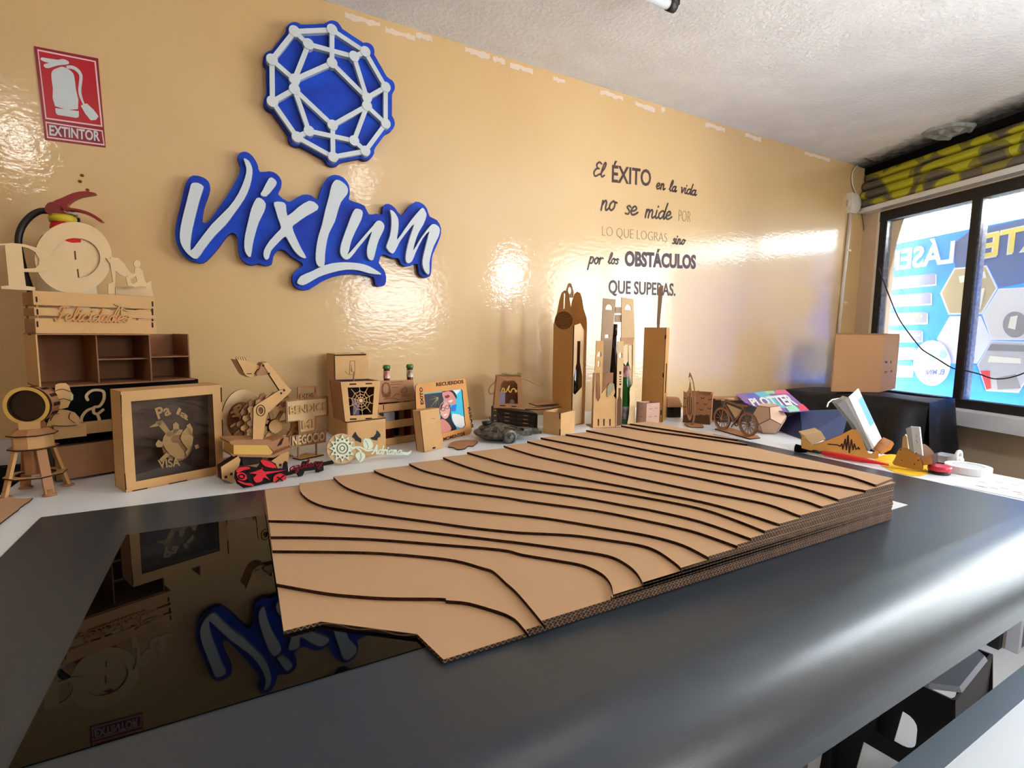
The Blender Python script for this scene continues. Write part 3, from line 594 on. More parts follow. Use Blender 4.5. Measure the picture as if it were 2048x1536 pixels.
for k in range(18):
    zb = z0 + T_ * k; zt = zb + T_ - .0002; jx = random.uniform(-.003, .003) if k else 0; jy = random.uniform(-.0012, .0012) if k else 0
    fx1 = FX1 + jx; fy0 = FY0 + jy; fy1 = FY1 + jx
    if k == 0:
        q = [tuple(G(x, y, zt)[:2]) for x, y in ((567, 1262), (642, 1243), (834, 1268), (892, 1327))]
        cv = [q[0], q[1], q[2], (q[3][0], FY0 + .0005)]; out = cv + [(fx1, FY0 + .0005), (fx1, fy1), (FX0 + .004, fy1)]
    else:
        cv = [tuple(G(x, y, zt)[:2]) for x, y in smooth(CURVES[k - 1], 4)]
        a, c = cv[0], cv[-1]; out = list(cv)
        if k <= 15: out += [(c[0] + .002, fy0 if abs(fy0 - c[1]) < .02 else c[1]), (fx1, fy0)]
        else: out += [(fx1 if fx1 > c[0] else c[0] + .001, c[1] + .004)]
        if k == 15: out[-1] = (fx1 + .012, fy0 + .008)
        out += [(fx1, fy1)]
        if k <= 4: out += [(FX0 + .001 * k, fy1)]
        else: out += [(a[0], fy1)] if fy1 - a[1] > .002 else []
    m = MB(); m.prism(out, zb, zt, (), 0, 1)
    if k: m.m = [2 if (mi == 1 and i_ >= len(m.f) - len(out) and i_ < len(m.f) - len(out) + len(cv) - 1) else mi for i_, mi in enumerate(m.m)]
    lab = 'bottom cardboard sheet of the stack with an angular notched front edge' if k == 0 else 'wavy-edged cardboard contour sheet, %s of the curved layers counted upwards' % ORD[k - 1]
    solo('cardboard_sheet', m, [CARD, CEDGE, KEDGE], lab, 'cardboard sheet', 'stacked cardboard contour sheets')
# ================================================================== on the wall
SIGNBLUE = mat('brushed_blue_paint', (8, 72, 196), .6, .3, var=.38, scale=9, rgb2=(10, 46, 158))
SIGNWHITE = mat('sign_white_paint', (216, 224, 228), .5, .4, var=.04, scale=10)
SIGNSIDE = mat('sign_white_side', (178, 190, 198), .6, .3)
BLUESIDE = mat('sign_blue_side', (16, 26, 120), .6, .3)
WPL = Pl((0, 0, 0), (1, 0))
def wpl(c): return Pl((0, -c, 0), (1, 0))
CV = (330, 290, 3.531)
root = thing('letter_sign', 'blue shop name sign with raised white brush lettering, lower sign on the wall', 'wall sign', (W(615, 450)[0], 0, W(615, 450)[2]))
outl = [(165, 240), (200, 215), (260, 225), (305, 255), (318, 300), (300, 370), (275, 440), (262, 530), (280, 550), (310, 540), (360, 470), (430, 370), (490, 270), (525, 200), (530, 140), (510, 90), (530, 55), (575, 48), (620, 80), (655, 140), (670, 190), (740, 185), (790, 205), (822, 250), (820, 300), (800, 350), (870, 400), (910, 385), (970, 352), (1030, 355), (1070, 385), (1085, 370), (1110, 290), (1150, 230), (1200, 210), (1260, 230), (1300, 285), (1305, 350), (1300, 385), (1350, 405), (1410, 430), (1440, 490), (1490, 485), (1535, 490), (1540, 430), (1580, 415), (1625, 445), (1670, 500), (1720, 440), (1770, 400), (1820, 415), (1850, 450), (1870, 505), (1920, 530), (1950, 590), (1940, 660), (1905, 740), (1885, 800), (1880, 900), (1865, 930), (1830, 935), (1795, 905), (1785, 840), (1740, 850), (1700, 855), (1665, 835), (1650, 800), (1600, 795), (1540, 770), (1510, 830), (1545, 880), (1562, 930), (1555, 985), (1520, 998), (1485, 985), (1475, 935), (1400, 915), (1300, 910), (1190, 930), (1100, 970), (1020, 1020), (960, 1020), (910, 990), (897, 935), (920, 890), (975, 850), (950, 820), (890, 785), (850, 745), (800, 740), (765, 790), (755, 840), (710, 852), (660, 835), (620, 848), (570, 835), (530, 790), (515, 720), (510, 650), (480, 620), (440, 640), (380, 720), (320, 790), (270, 830), (210, 825), (140, 790), (95, 730), (72, 650), (75, 570), (95, 480), (120, 380), (140, 290)]
p1 = wpl(.030); m = MB(p1.mat()); m.prism(smooth(p1.qs(outl, CV), 2, True), -.030, 0); part('backing_panel', m, [SIGNBLUE, BLUESIDE], root, 'blue backing panel')
LET = {'letter_v': [[(190, 270), (235, 268), (270, 290), (268, 310), (240, 400), (205, 540), (185, 640), (180, 745), (230, 690), (330, 560), (450, 440), (520, 340), (565, 230), (575, 160), (555, 95), (590, 110), (612, 150), (618, 200), (600, 290), (560, 380), (490, 480), (430, 560), (350, 640), (280, 730), (225, 803), (180, 785), (140, 745), (110, 690), (105, 620), (120, 530), (150, 410), (175, 310)]],
 'letter_i': [[(645, 378), (680, 378), (712, 415), (700, 470), (665, 540), (640, 620), (620, 700), (605, 790), (575, 770), (560, 720), (565, 640), (590, 530), (610, 450)], [(735, 235), (765, 235), (790, 265), (770, 300), (715, 362), (675, 350), (690, 320)]],
 'letter_x': [[(770, 405), (825, 402), (855, 425), (865, 500), (940, 440), (1020, 393), (1075, 420), (1078, 455), (1000, 500), (930, 550), (900, 580), (925, 650), (965, 735), (998, 797), (955, 788), (905, 735), (865, 665), (845, 648), (800, 690), (750, 745), (735, 795), (715, 810), (697, 785), (700, 740), (740, 675), (800, 610), (820, 580), (800, 520), (780, 450)]],
 'letter_l': [[(1200, 250), (1230, 248), (1270, 275), (1292, 310), (1285, 350), (1245, 400), (1220, 470), (1200, 540), (1160, 620), (1140, 700), (1130, 780), (1125, 850), (1085, 857), (1065, 810), (1070, 720), (1085, 640), (1110, 560), (1135, 450), (1160, 360), (1175, 290)], [(935, 965), (960, 925), (1040, 890), (1100, 860), (1180, 835), (1270, 828), (1370, 835), (1440, 855), (1500, 890), (1528, 915), (1440, 905), (1370, 885), (1280, 880), (1180, 900), (1090, 930), (1020, 970), (975, 990), (940, 980)]],
 'letter_u': [[(1345, 450), (1385, 458), (1397, 480), (1385, 530), (1350, 600), (1315, 680), (1300, 745), (1290, 775), (1340, 720), (1400, 650), (1470, 570), (1500, 535), (1530, 540), (1550, 570), (1540, 610), (1510, 670), (1490, 740), (1470, 812), (1440, 805), (1428, 770), (1430, 720), (1450, 650), (1460, 610), (1420, 660), (1370, 720), (1320, 785), (1290, 808), (1260, 800), (1240, 765), (1240, 720), (1260, 650), (1290, 570), (1320, 490)]],
 'letter_m': [[(1590, 458), (1620, 475), (1645, 515), (1650, 560), (1645, 620), (1640, 670), (1690, 600), (1740, 530), (1790, 470), (1820, 443), (1840, 470), (1847, 500), (1825, 560), (1790, 620), (1765, 690), (1755, 745), (1800, 670), (1850, 600), (1890, 558), (1925, 570), (1942, 600), (1930, 650), (1900, 710), (1880, 770), (1868, 830), (1868, 905), (1850, 910), (1825, 870), (1820, 810), (1840, 720), (1860, 640), (1865, 610), (1820, 660), (1770, 760), (1745, 820), (1715, 835), (1700, 810), (1705, 750), (1730, 650), (1760, 560), (1720, 600), (1660, 680), (1630, 740), (1605, 768), (1570, 735), (1565, 710), (1590, 640), (1600, 560), (1598, 500)]]}
p2 = wpl(.046)
for nm, polys in LET.items():
    m = MB(p2.mat())
    for q in polys: m.prism(smooth(p2.qs(q, CV), 2, True), -.0165, 0)
    part(nm, m, [SIGNWHITE, SIGNSIDE], root)
# the emblem: a ten-cornered blue panel with a raised white net of rods and balls
CD = (500, 20, 4.653)
A = [(415, 195), (765, 180), (1075, 385), (1265, 715), (1265, 1055), (1075, 1310), (775, 1365), (440, 1180), (210, 850), (205, 460)]
Bn = {1: (545, 315), 2: (970, 430), 3: (765, 490), 4: (415, 645), 5: (415, 735), 6: (1090, 815), 7: (1090, 890), 8: (770, 1070), 9: (550, 1125), 10: (970, 1215)}
root = thing('emblem_sign', 'round ten-cornered blue emblem with raised white net, upper sign on the wall', 'wall sign', (W(655, 185)[0], 0, W(655, 185)[2]))
cx, cy = 742, 770
# panel outline: furthest reach, by direction, of discs on the corners and bars between them
def reach(th):
    dx, dy = math.cos(th), math.sin(th); best = 0
    for i in range(10):
        a, c = A[i], A[(i + 1) % 10]
        for (px, py), R0 in [(a, 84)] + [((a[0] + (c[0] - a[0]) * t / 14, a[1] + (c[1] - a[1]) * t / 14), 56) for t in range(1, 14)]:
            ex, ey = px - cx, py - cy; pr = ex * dx + ey * dy; d2 = ex * ex + ey * ey - pr * pr
            if pr > 0 and d2 < R0 * R0: best = max(best, pr + math.sqrt(R0 * R0 - d2))
    return best
ol = [(cx + reach(2 * math.pi * k / 160) * math.cos(2 * math.pi * k / 160), cy + reach(2 * math.pi * k / 160) * math.sin(2 * math.pi * k / 160)) for k in range(160)]
m = MB(p1.mat()); m.prism(p1.qs(ol, CD), -.030, 0); part('backing_panel', m, [SIGNBLUE, BLUESIDE], root, 'blue backing panel')
p3 = wpl(.052)
An = p3.qs(A, CD); Bq = {k: p3.q(CD[0] + v[0] / CD[2], CD[1] + v[1] / CD[2]) for k, v in Bn.items()}
edges = [(An[i], An[(i + 1) % 10]) for i in range(10)] + [(An[0], Bq[1]), (Bq[1], Bq[4]), (Bq[1], Bq[2]), (An[1], Bq[3]), (Bq[2], An[2]), (Bq[2], Bq[6]), (Bq[3], Bq[4]), (Bq[3], Bq[6]), (An[9], Bq[4]), (Bq[5], An[8]), (Bq[4], Bq[5]), (Bq[5], Bq[9]), (Bq[5], Bq[8]), (Bq[6], An[3]), (Bq[6], Bq[7]), (Bq[7], An[4]), (Bq[7], Bq[8]), (Bq[7], Bq[10]), (Bq[8], An[6]), (Bq[9], An[7]), (Bq[9], Bq[10]), (Bq[10], An[5])]
m = MB(p3.mat())
for i_, (a, c) in enumerate(edges):
    L = math.hypot(c[0] - a[0], c[1] - a[1]); nx, ny = -(c[1] - a[1]) / L * .0078, (c[0] - a[0]) / L * .0078
    m.prism([(a[0] - nx, a[1] - ny), (c[0] - nx, c[1] - ny), (c[0] + nx, c[1] + ny), (a[0] + nx, a[1] + ny)], -.0225, -.003 + .00006 * i_)
part('rod_net', m, [SIGNWHITE, SIGNSIDE], root)
for i_, c in enumerate(An + list(Bq.values())):
    m = MB(p3.mat()); m.prism(circ(c[0], c[1], .0178, n=20), -.0224, .00006 * i_); part('node_disc', m, [SIGNWHITE, SIGNSIDE], root)

# fire extinguisher notice
CS = (0, 60, 5.908)
def sq(pts): return WPL.qs(pts, CS)
REDS = mat('sign_red_print', (176, 10, 32), .35, .5); REDB = mat('sign_dark_red_print', (140, 14, 40), .35, .5); SGW = mat('sign_print_white', (206, 214, 216), .4, .4); SGP = mat('sign_print_pinkish_white', (236, 202, 200), .4, .4)
root = thing('safety_sign', 'red fire extinguisher notice on the wall with white pictogram', 'sign', (W(140, 195)[0], 0, W(140, 195)[2]))
a = W(68.6, 93); c = W(211.6, 295.3)
q = sq([(405, 195), (1160, 340), (1250, 1390), (535, 1300)]); m = MB(wpl(.003).mat()); m.prism(q, -.003, 0, (), 0, 0); part('panel', m, [REDB], root)
q = sq([(445, 232), (1135, 372), (1215, 1150), (540, 1055)]); m = MB(wpl(.0032).mat()); m.prism(q, -.001, 0, (), 0, 0); part('border', m, [SGP], root)
q = sq([(460, 255), (1118, 385), (1195, 1130), (555, 1040)]); m = MB(wpl(.0036).mat()); m.prism(q, -.001, 0, (), 0, 0); part('red_field', m, [REDS], root)
q = sq([(540, 1085), (1215, 1190), (1240, 1370), (560, 1280)]); m = MB(wpl(.0032).mat()); m.prism(q, -.001, 0, (), 0, 0); part('border', m, [SGP], root)
q = sq([(555, 1105), (1203, 1203), (1225, 1352), (575, 1265)]); m = MB(wpl(.0036).mat()); m.prism(q, -.001, 0, (), 0, 0); part('word_field', m, [REDB], root)
m = MB(wpl(.0041).mat())
for g in ([(690, 455), (735, 440), (800, 462), (850, 500), (880, 550), (900, 700), (925, 940), (655, 905), (630, 700), (612, 560), (615, 510), (640, 475)],
          [(657, 928), (935, 965), (935, 1030), (915, 1045), (690, 1010), (665, 990)],
          [(500, 332), (560, 340), (690, 360), (735, 350), (790, 362), (820, 390), (805, 412), (740, 420), (690, 425), (640, 440), (570, 458), (530, 445), (522, 420), (545, 405), (590, 398), (540, 385), (495, 365), (485, 345)],
          [(790, 430), (860, 428), (930, 465), (975, 530), (978, 600), (965, 700), (972, 780), (1005, 880), (1035, 876), (1168, 1025), (1075, 1072), (960, 905), (985, 890), (945, 800), (928, 720), (940, 600), (940, 540), (900, 490), (850, 465), (800, 462)]):
    m.prism(smooth(sq(g), 2, True) if len(g) > 6 else sq(g), -.0006, 0, (), 0, 0)
part('extinguisher_pictogram', m, [SGW], root)
q = sq([(590, 1250), (1185, 1322), (585, 1125), (1170, 1205)]); m = MB(wpl(.0041).mat()); mm = MB(); text(mm, 'EXTINTOR', 0, 1, 0, 1, -.0006, 0, Matrix.Identity(4), .025, 0, 0)
m.add([(q[0][0] + x * (q[1][0] - q[0][0]) + y * (q[2][0] - q[0][0]), q[0][1] + x * (q[1][1] - q[0][1]) + y * (q[2][1] - q[0][1]), z_) for x, y, z_ in mm.v], mm.f, 0); part('word', m, [SGW], root, 'word EXTINTOR')
# screw holes above the extinguisher
for i, (x, y) in enumerate(((164, 351), (160, 363), (175, 380))):
    c = W(x, y); m = MB(Pl((c[0], -.0005, c[2]), (1, 0)).mat()); m.prism(circ(0, 0, .005, .0045, 10), 0, .0004, (), 0, 0)
    solo('wall_plug', m, [ENGR], ('topmost', 'middle', 'lowest')[i] + ' of three small drilled holes in the wall above the extinguisher handle', 'hole', 'drilled holes above the extinguisher')

# the saying lettered on the wall
TX = mat('brown_vinyl', (58, 34, 30), .5, .4); TXT = mat('thin_brown_vinyl', (150, 120, 92), .5, .4); TXB = mat('plum_vinyl', (60, 26, 44), .5, .4)
CT = (1140, 300, 4.8)
root = thing('wall_quote', 'brown vinyl saying about success lettered on the wall in five lines', 'wall lettering', (W(1290, 460)[0], 0, W(1290, 460)[2]))
def wb(x, y): p = W(CT[0] + x / CT[2], CT[1] + y / CT[2]); return p[0], p[2]
def block(s, bl, br, tl_, mt, bold, nm='words'):
    a, c, t_ = wb(*bl), wb(*br), wb(*tl_); mm = MB(); text(mm, s, 0, 1, 0, 1, 0, .0008, Matrix.Identity(4), bold, 0, 0)
    m = MB(wpl(.0004).mat()); m.add([(a[0] + x * (c[0] - a[0]) + y * (t_[0] - a[0]), a[1] + x * (c[1] - a[1]) + y * (t_[1] - a[1]), z_) for x, y, z_ in mm.v], mm.f, 0); part(nm, m, [mt], root, 'words ' + s)
def hand(s, bl, br, xh, wid, mt):
    a, c = wb(*bl), wb(*br); h = wb(bl[0], bl[1] - xh)[1] - a[1]
    m = MB(wpl(.0004).mat()); script(m, s, a[0], c[0], a[1], h, wid, 0, .0008, None, .2, 0, 0, (c[1] - a[1]) / (c[0] - a[0])); part('words', m, [mt], root, 'words ' + s)
hand('El', (228, 250), (342, 262), 70, .0085, TX)
block('\u00c9XITO', (400, 312), (775, 352), (404, 100), TX, .020)
hand('en', (830, 372), (912, 384), 56, .0085, TX); hand('la', (952, 392), (1022, 404), 52, .0085, TX); hand('vida', (1068, 410), (1212, 440), 52, .0085, TX)
hand('no', (298, 578), (448, 580), 92, .0095, TX); hand('se', (530, 615), (650, 628), 84, .0095, TX); hand('mide', (722, 648), (975, 668), 78, .0095, TX)
block('POR', (1042, 680), (1155, 695), (1046, 575), TXT, -.022)
block('LO QUE LOGRAS', (308, 838), (930, 900), (308, 730), TXT, -.022)
hand('sino', (984, 898), (1106, 908), 48, .0085, TX)
hand('por', (170, 1085), (316, 1098), 62, .0085, TX); hand('los', (366, 1090), (464, 1096), 52, .0085, TX)
block('OBST\u00c1CULOS', (524, 1118), (1206, 1145), (526, 930), TXB, .045)
block('QUE SUPERAS.', (368, 1402), (1010, 1425), (370, 1245), TX, .022)

# extinguisher hanging on the wall
ex = W(140, 470, -.10); R_ = .088
xb = W(110, 545, -.10)
ztop_ = W(127, 444, -.10)[2] - .03; R_ = (W(130, 520, -.10)[0] - W(66, 520, -.10)[0]) * .93
root = thing('fire_extinguisher', 'red fire extinguisher with black hose hanging behind the wooden letters', 'fire extinguisher', (xb[0] + .02, -.10, .9 + .35))
xc = W(130, 500, -.10)[0]
m = MB(Matrix.Translation((xc, -.10, ztop_ - .52))); m.lathe([(.02, 0), (R_, .008), (R_, .44), (R_ * .95, .475), (R_ * .75, .505), (R_ * .42, .522), (.03, .53), (.026, .55)], 32, 0); part('cylinder', m, [RED], root)
m = MB(Matrix.Translation((xc, -.10, ztop_ - .52))); m.lathe([(R_ + .0006, .16), (R_ + .0006, .455)], 32, 0, None, True, False); part('label', m, [mat('cream_label', (214, 196, 160), .5, .3, var=.06, scale=40)], root, 'cream printed label')
C6 = (20, 370, 6.606); pv = Pl((0, -.10, 0), (1, 0))
m = MB(Matrix.Translation((xc, -.10, 0))); zc_ = pv.q(127, 437)[1]; m.lathe([(.03, zc_ - .012), (.032, zc_), (.028, zc_ + .008)], 16); part('collar', m, [mat('yellow_collar', (196, 176, 40), .5, .4)], root)
def vp(g, d0, d1, nm, mt, sm=True):
    m = MB(pv.mat()); m.prism(smooth(pv.qs(g, C6), 2, True) if sm else pv.qs(g, C6), d0, d1, (), 0, 0); return part(nm, m, [mt], root)
VALV = mat('bronze_red_valve', (128, 52, 50), .3, .5, metal=.5)
vp([(490, 330), (520, 270), (580, 245), (660, 260), (700, 320), (690, 400), (640, 440), (570, 420), (510, 380)], -.02, .022, 'valve_body', VALV)
vp([(690, 340), (780, 385), (890, 410), (870, 432), (760, 425), (680, 420)], -.012, .012, 'valve_outlet', VALV)
vp([(575, 235), (700, 180), (850, 115), (1000, 92), (1142, 118), (1100, 138), (960, 160), (860, 200), (780, 260), (760, 330), (640, 300)], -.011, .011, 'squeeze_lever', mat('dark_red_lever', (132, 24, 18), .35, .5))
vp([(700, 290), (800, 310), (950, 335), (1080, 380), (1180, 440), (1238, 488), (1190, 490), (1100, 430), (980, 375), (850, 345), (740, 350)], -.013, .013, 'carry_handle', mat('dark_red_lever', (132, 24, 18), .35, .5))
vp([(760, 345), (890, 385), (880, 405), (790, 375)], -.006, .006, 'valve_plate', STEEL)
hp = [pv.q(20 + x / 6.606, 370 + y / 6.606) for x, y in ((510, 345), (400, 345), (290, 400), (190, 500), (130, 620), (110, 760), (140, 950), (190, 1150), (250, 1330), (290, 1450))]
m = MB(); m.tube(smooth([(x, -.10, z_) for x, z_ in hp], 4), .0085, 12); part('hose', m, [BLACK], root)
tag(root)
m = MB(); m.box(xc - .02, xc + .02, -.012, -.001, ztop_ - .1, ztop_ + .06); part('wall_bracket', m, [BLACK], root)
# ================================================================== models on the worktop, left half
K1, K2, K3, K4 = (0, 340, 4.267), (0, 640, 4.267), (400, 680, 5.12), (630, 680, 6.145)
K9 = (440, 800, 5.12)
def kp(K, x, y): return (K[0] + x / K[2], K[1] + y / K[2])
def plate(name, pl, K, pts, t, mats, parent, holes=(), front=0.0, label=None, sm=0):
    q = pl.qs(pts, K, front); q = smooth(q, sm, True) if sm else q
    if abs(pl.o.z - ZC) < .01: lo = .0012 + t * max(0, pl.n.z) + max(0, -front) * max(0, pl.n.z); q = [(x, max(y, lo)) for x, y in q]
    m = MB(pl.mat()); m.prism(q, front - t, front, [smooth(pl.qs(h, K, front), sm, True) if sm else pl.qs(h, K, front) for h in holes], 0, 0 if t > .015 else 1); return part(name, m, mats, parent, label)
def marks(name, pl, K, polys, mt, parent, front=.0004, label=None, one=True):
    m = MB(pl.mat())
    for q in polys: m.prism(pl.qs(q, K, front), front - .0007, front, (), 0, 0)
    return part(name, m, [mt], parent, label)
def lines(name, pl, K, strokes, wid, mt, parent, front=.0004, t=.0006, si=0, sm=4, label=None):
    m = MB(pl.mat())
    for s_ in strokes:
        q = pl.qs(s_, K, front); m.ribbon(smooth(q, sm) if sm and len(q) > 2 else q, wid, front - t, front, 0, si)
    return part(name, m, mt if isinstance(mt, list) else [mt], parent, label)
def above(p, px):                                      # height of a picture point above the ground point p
    v = Vector((p[0], p[1], 0)) - Vector((CAM[0], CAM[1], 0)); return Pl(p, (v[1] * -1 * -1 if False else v[1], -v[0])).q(*px)[1]
def panel(a, c, z0, z1, t, name, mats, parent, holes=(), label=None):
    a, c = Vector((a[0], a[1], 0)), Vector((c[0], c[1], 0)); pl = Pl((a[0], a[1], 0), c - a); L = (c - a).length
    m = MB(pl.mat()); m.prism([(0, z0), (L, z0), (L, z1), (0, z1)], -t, 0, [[(x * L, z0 + y * (z1 - z0)) for x, y in h] for h in holes]); return part(name, m, mats, parent, label)
def carcass(root, L, M, R, z0, z1, mats=WOOD, t=.003, top=False, names=('side_panel', 'front_panel', 'side_panel', 'back_panel'), holes={}, slots=True):
    L, M, R = [Vector((p[0], p[1], 0)) for p in (L, M, R)]; Bk = L + R - M; P4 = [L, M, R, Bk]
    for i in range(4):
        a, c = P4[i], P4[(i + 1) % 4]; d = (c - a).normalized() * .0003
        pp = panel(a + d, c - d, z0, z1, t, names[i], mats, root, holes.get(i, ()))
        if slots and i < 2:
            pl = Pl((a[0], a[1], 0), c - a); LL = (c - a).length
            for x in (.012, LL - .012):
                for zz in (z0 + (z1 - z0) * .25, z0 + (z1 - z0) * .75):
                    pass
    inn = [p + ((L + R) / 2 - p).normalized() * t * 1.6 for p in P4]
    m = MB(); m.prism([(p[0], p[1]) for p in inn], z0, z0 + t); part('base_panel', m, mats, root)
    if top: m = MB(); m.prism([(p[0], p[1]) for p in P4], z1, z1 + t); part('lid', m, mats, root)
    return P4
def gap3(p, d): return Vector((p[0], p[1], p[2])) + Vector(d)

# ---- drawer cabinet, organiser, slatted crate and the standing letters
PC = gpl((112.5, 967), (219, 949)); dC = PC.u; hC = Vector((-dC[1], dC[0], 0))       # hC points back to the wall
zb = lambda x, y, c=0: PC.q(x, y, c)[1] + PC.o[2]
root = thing('drawer_cabinet', 'low wooden cabinet with a drawer and a black panel under the compartment shelf', 'cabinet', PC.o + PC.u * .15)
aR = PC.q(405, 880)[0]; dep = .20
BOARD = mat('matt_black_board', (16, 14, 15), .95, .1); INW = mat('shaded_mdf_interior', (140, 94, 64), .65, .25, var=.12, scale=14)  # interior mdf darkened: compartment shade put into its colour
z1 = PC.q(115, 775)[1]; z2 = PC.q(115, 850)[1]; z3 = PC.q(115, 874)[1]; z4 = PC.q(115, 893)[1]
def cbox(nm, a0, a1, b0, b1, c0, c1, mats, lab=None, pl=PC, rt=None):
    m = MB(pl.mat()); m.box(a0, a1, b0, b1, c0, c1, 0); return part(nm, m, mats, rt or root, lab)
cbox('body', 0, aR, .004, z4, -dep, -.012, [DARKW], 'dark body')
cbox('drawer_front', .002, aR, .006, z4 - .002, -.012, 0, [MDFD])
cbox('shelf_board', -.004, aR, z3, z3 + (z2 - z3), -dep, .004, [MDF]); cbox('back_box', 0, aR, z4, z3, -dep, -.03, [BOARD])
cbox('display_panel', 0, aR, z2, z1, -dep, -.01, [BOARD], 'black panel')
lines('scroll_lettering', PC, K2, [[(748, 682), (738, 645), (780, 605), (840, 598), (885, 615), (885, 680), (850, 735), (805, 745), (800, 790), (835, 800), (880, 765)], [(795, 752), (740, 775), (698, 830), (700, 885), (745, 905), (830, 893)], [(835, 815), (848, 850), (845, 890), (905, 890)]], .0065, [MDFL, BURN], root, -.004, .004, 1, 4, 'pale scroll lettering')
# bust cut-out in front
bp = PC.off(.028); rt2 = thing('bust_cutout', 'small wooden cut-out of a helmeted bust between the tripod lamp and the frame box', 'wooden figure', bp.o + bp.u * .03 + Vector((0, 0, z2)))
plate('shoulders', bp, K2, [(395, 905), (420, 840), (450, 790), (490, 770), (530, 765), (580, 770), (640, 790), (675, 830), (690, 905)], .006, WOOD, rt2)
plate('helmet', bp, K2, [(470, 555), (500, 540), (560, 538), (590, 560), (605, 610), (625, 640), (620, 680), (600, 700), (580, 745), (520, 762), (480, 750), (462, 700), (470, 640)], .006, WOOD, rt2, (), .003)
marks('visor_ring', bp, K2, [[(600, 640), (626, 635), (624, 680), (604, 690)]], mat('pale_green_bead', (170, 186, 130), .4, .4), rt2, .0042)
lines('engraved_line', bp, K2, [[(465, 610), (530, 590), (600, 612)], [(475, 690), (540, 672), (604, 690)], [(430, 860), (460, 810), (500, 800)], [(600, 790), (590, 840), (640, 880)], [(440, 900), (560, 905), (660, 895)]], .0014, BURN, rt2, .0042)
m = MB(bp.mat()); m.box(.0, .06, z2 - .002 - (z2 - z3) - .0, z2 - (z2 - z3) + .001 + (z2 - z3), -.0235, -.006); part('support_strip', m, [MDF], rt2)
# compartment shelf standing on the cabinet
SH = PC.off(.012); rootS = thing('compartment_shelf', 'wooden shelf with open compartments on the left, carrying the slatted crate', 'shelf', SH.o + SH.u * .15 + Vector((0, 0, z1)))
L0 = SH.q(78, 760)[0]; R0 = SH.q(390, 762)[0]; zt = SH.q(75, 667)[1]; zl = z1 + .0005; D1 = SH.q(197, 700)[0]; D2 = SH.q(300, 700)[0]; zm = SH.q(250, 720)[1]
dS = .15
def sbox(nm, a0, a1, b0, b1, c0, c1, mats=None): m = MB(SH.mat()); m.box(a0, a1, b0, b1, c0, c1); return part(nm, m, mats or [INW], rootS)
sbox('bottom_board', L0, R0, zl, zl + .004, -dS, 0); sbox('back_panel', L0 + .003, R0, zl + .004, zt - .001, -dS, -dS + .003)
m = MB(SH.mat()); m.box(L0, L0 + .003, zl + .004, zt - .003, -dS, 0); part('side_panel', m, [MDF], rootS)
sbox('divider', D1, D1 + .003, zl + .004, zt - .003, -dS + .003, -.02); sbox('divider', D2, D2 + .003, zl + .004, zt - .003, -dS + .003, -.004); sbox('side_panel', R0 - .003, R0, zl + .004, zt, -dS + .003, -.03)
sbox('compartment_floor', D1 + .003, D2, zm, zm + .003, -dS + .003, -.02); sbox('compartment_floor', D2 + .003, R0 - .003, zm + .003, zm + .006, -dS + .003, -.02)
sbox('top_board', L0, D2 + .003, zt - .003, zt, -dS, 0, [MDFD])
marks('peg_slot', SH.off(-.0), K2, [[(240, 115), (265, 118), (266, 130), (242, 128)]], BURN, rootS, .0005)
# slatted crate with raised lettering
CRp = SH.off(.004); zc0 = zt + .0008; rootC = thing('gift_crate', 'slatted wooden gift crate with raised script, on top of the compartment shelf', 'crate', CRp.o + CRp.u * .12 + Vector((0, 0, zc0)))
a0 = CRp.q(70, 640)[0]; a1 = CRp.q(311.7, 640)[0]
zz = [CRp.q(190, y)[1] for y in (588, 614, 619, 634, 639)]
dR = .135
for (t_, b_) in ((zz[0], zz[1]), (zz[2], zz[3]), (zz[4], zc0)):
    m = MB(CRp.mat()); m.box(a0, a1, b_, t_, -.003, 0); part('front_slat', m, [MDF], rootC)
    m = MB(CRp.mat()); m.box(a0, a1, b_, t_, -dR, -dR + .003); part('back_slat', m, [MDF], rootC)
    for x in (a0, a1 - .003):
        m = MB(CRp.mat()); m.box(x, x + .003, b_ + .001, t_ - .001, -dR + .003, -.003); part('side_slat', m, [MDFD], rootC)
m = MB(CRp.mat()); m.box(a0 + .004, a1 - .004, zc0, zc0 + .003, -dR + .004, -.004); part('base_panel', m, [MDF], rootC)
for x in (a0 + .004, a1 - .008):
    for c in (-.007, -dR + .003): m = MB(CRp.mat()); m.box(x, x + .004, zc0 + .003, zz[0], c, c + .004); part('corner_post', m, [MDFD], rootC)
marks('finger_joint', CRp, K1, [[(302, 1080), (318, 1082), (322, 1128), (306, 1126)]], BURN, rootC, .0006)
for yy in ((1185, 1235), (1290, 1340)): marks('finger_joint', CRp, K1, [[(310, yy[0]), (326, yy[0] + 2), (330, yy[1]), (314, yy[1])]], BURN, rootC, .0006)
for yy in ((1120, 1165), (1180, 1240), (1270, 1290), (1300, 1345)): marks('finger_joint', CRp, K1, [[(1294, yy[0]), (1308, yy[0] + 2), (1310, yy[1]), (1296, yy[1])]], BURN, rootC, .0006)
qa, qb = CRp.q(*kp(K1, 470, 1285)), CRp.q(*kp(K1, 1100, 1300)); m = MB(CRp.mat()); script(m, 'Felicidades', qa[0], qb[0], qa[1], .0165, .0034, .0008, .004, None, .3, 0, 1, (qb[1] - qa[1]) / (qb[0] - qa[0])); part('raised_script', m, [mat('orange_wood', (206, 140, 80), .6, .3), BURN], rootC, 'raised script Felicidades')
lines('bow_cutout', CRp, K1, [[(980, 1145), (1040, 1165), (1110, 1165)], [(1030, 1160), (1090, 1205), (1200, 1195)], [(1020, 1165), (985, 1220), (960, 1290)], [(1040, 1180), (1040, 1240), (1090, 1270), (1130, 1260)]], .003, [MDF, BURN], rootC, .004, .003, 1)
LT = CRp.off(-.006)
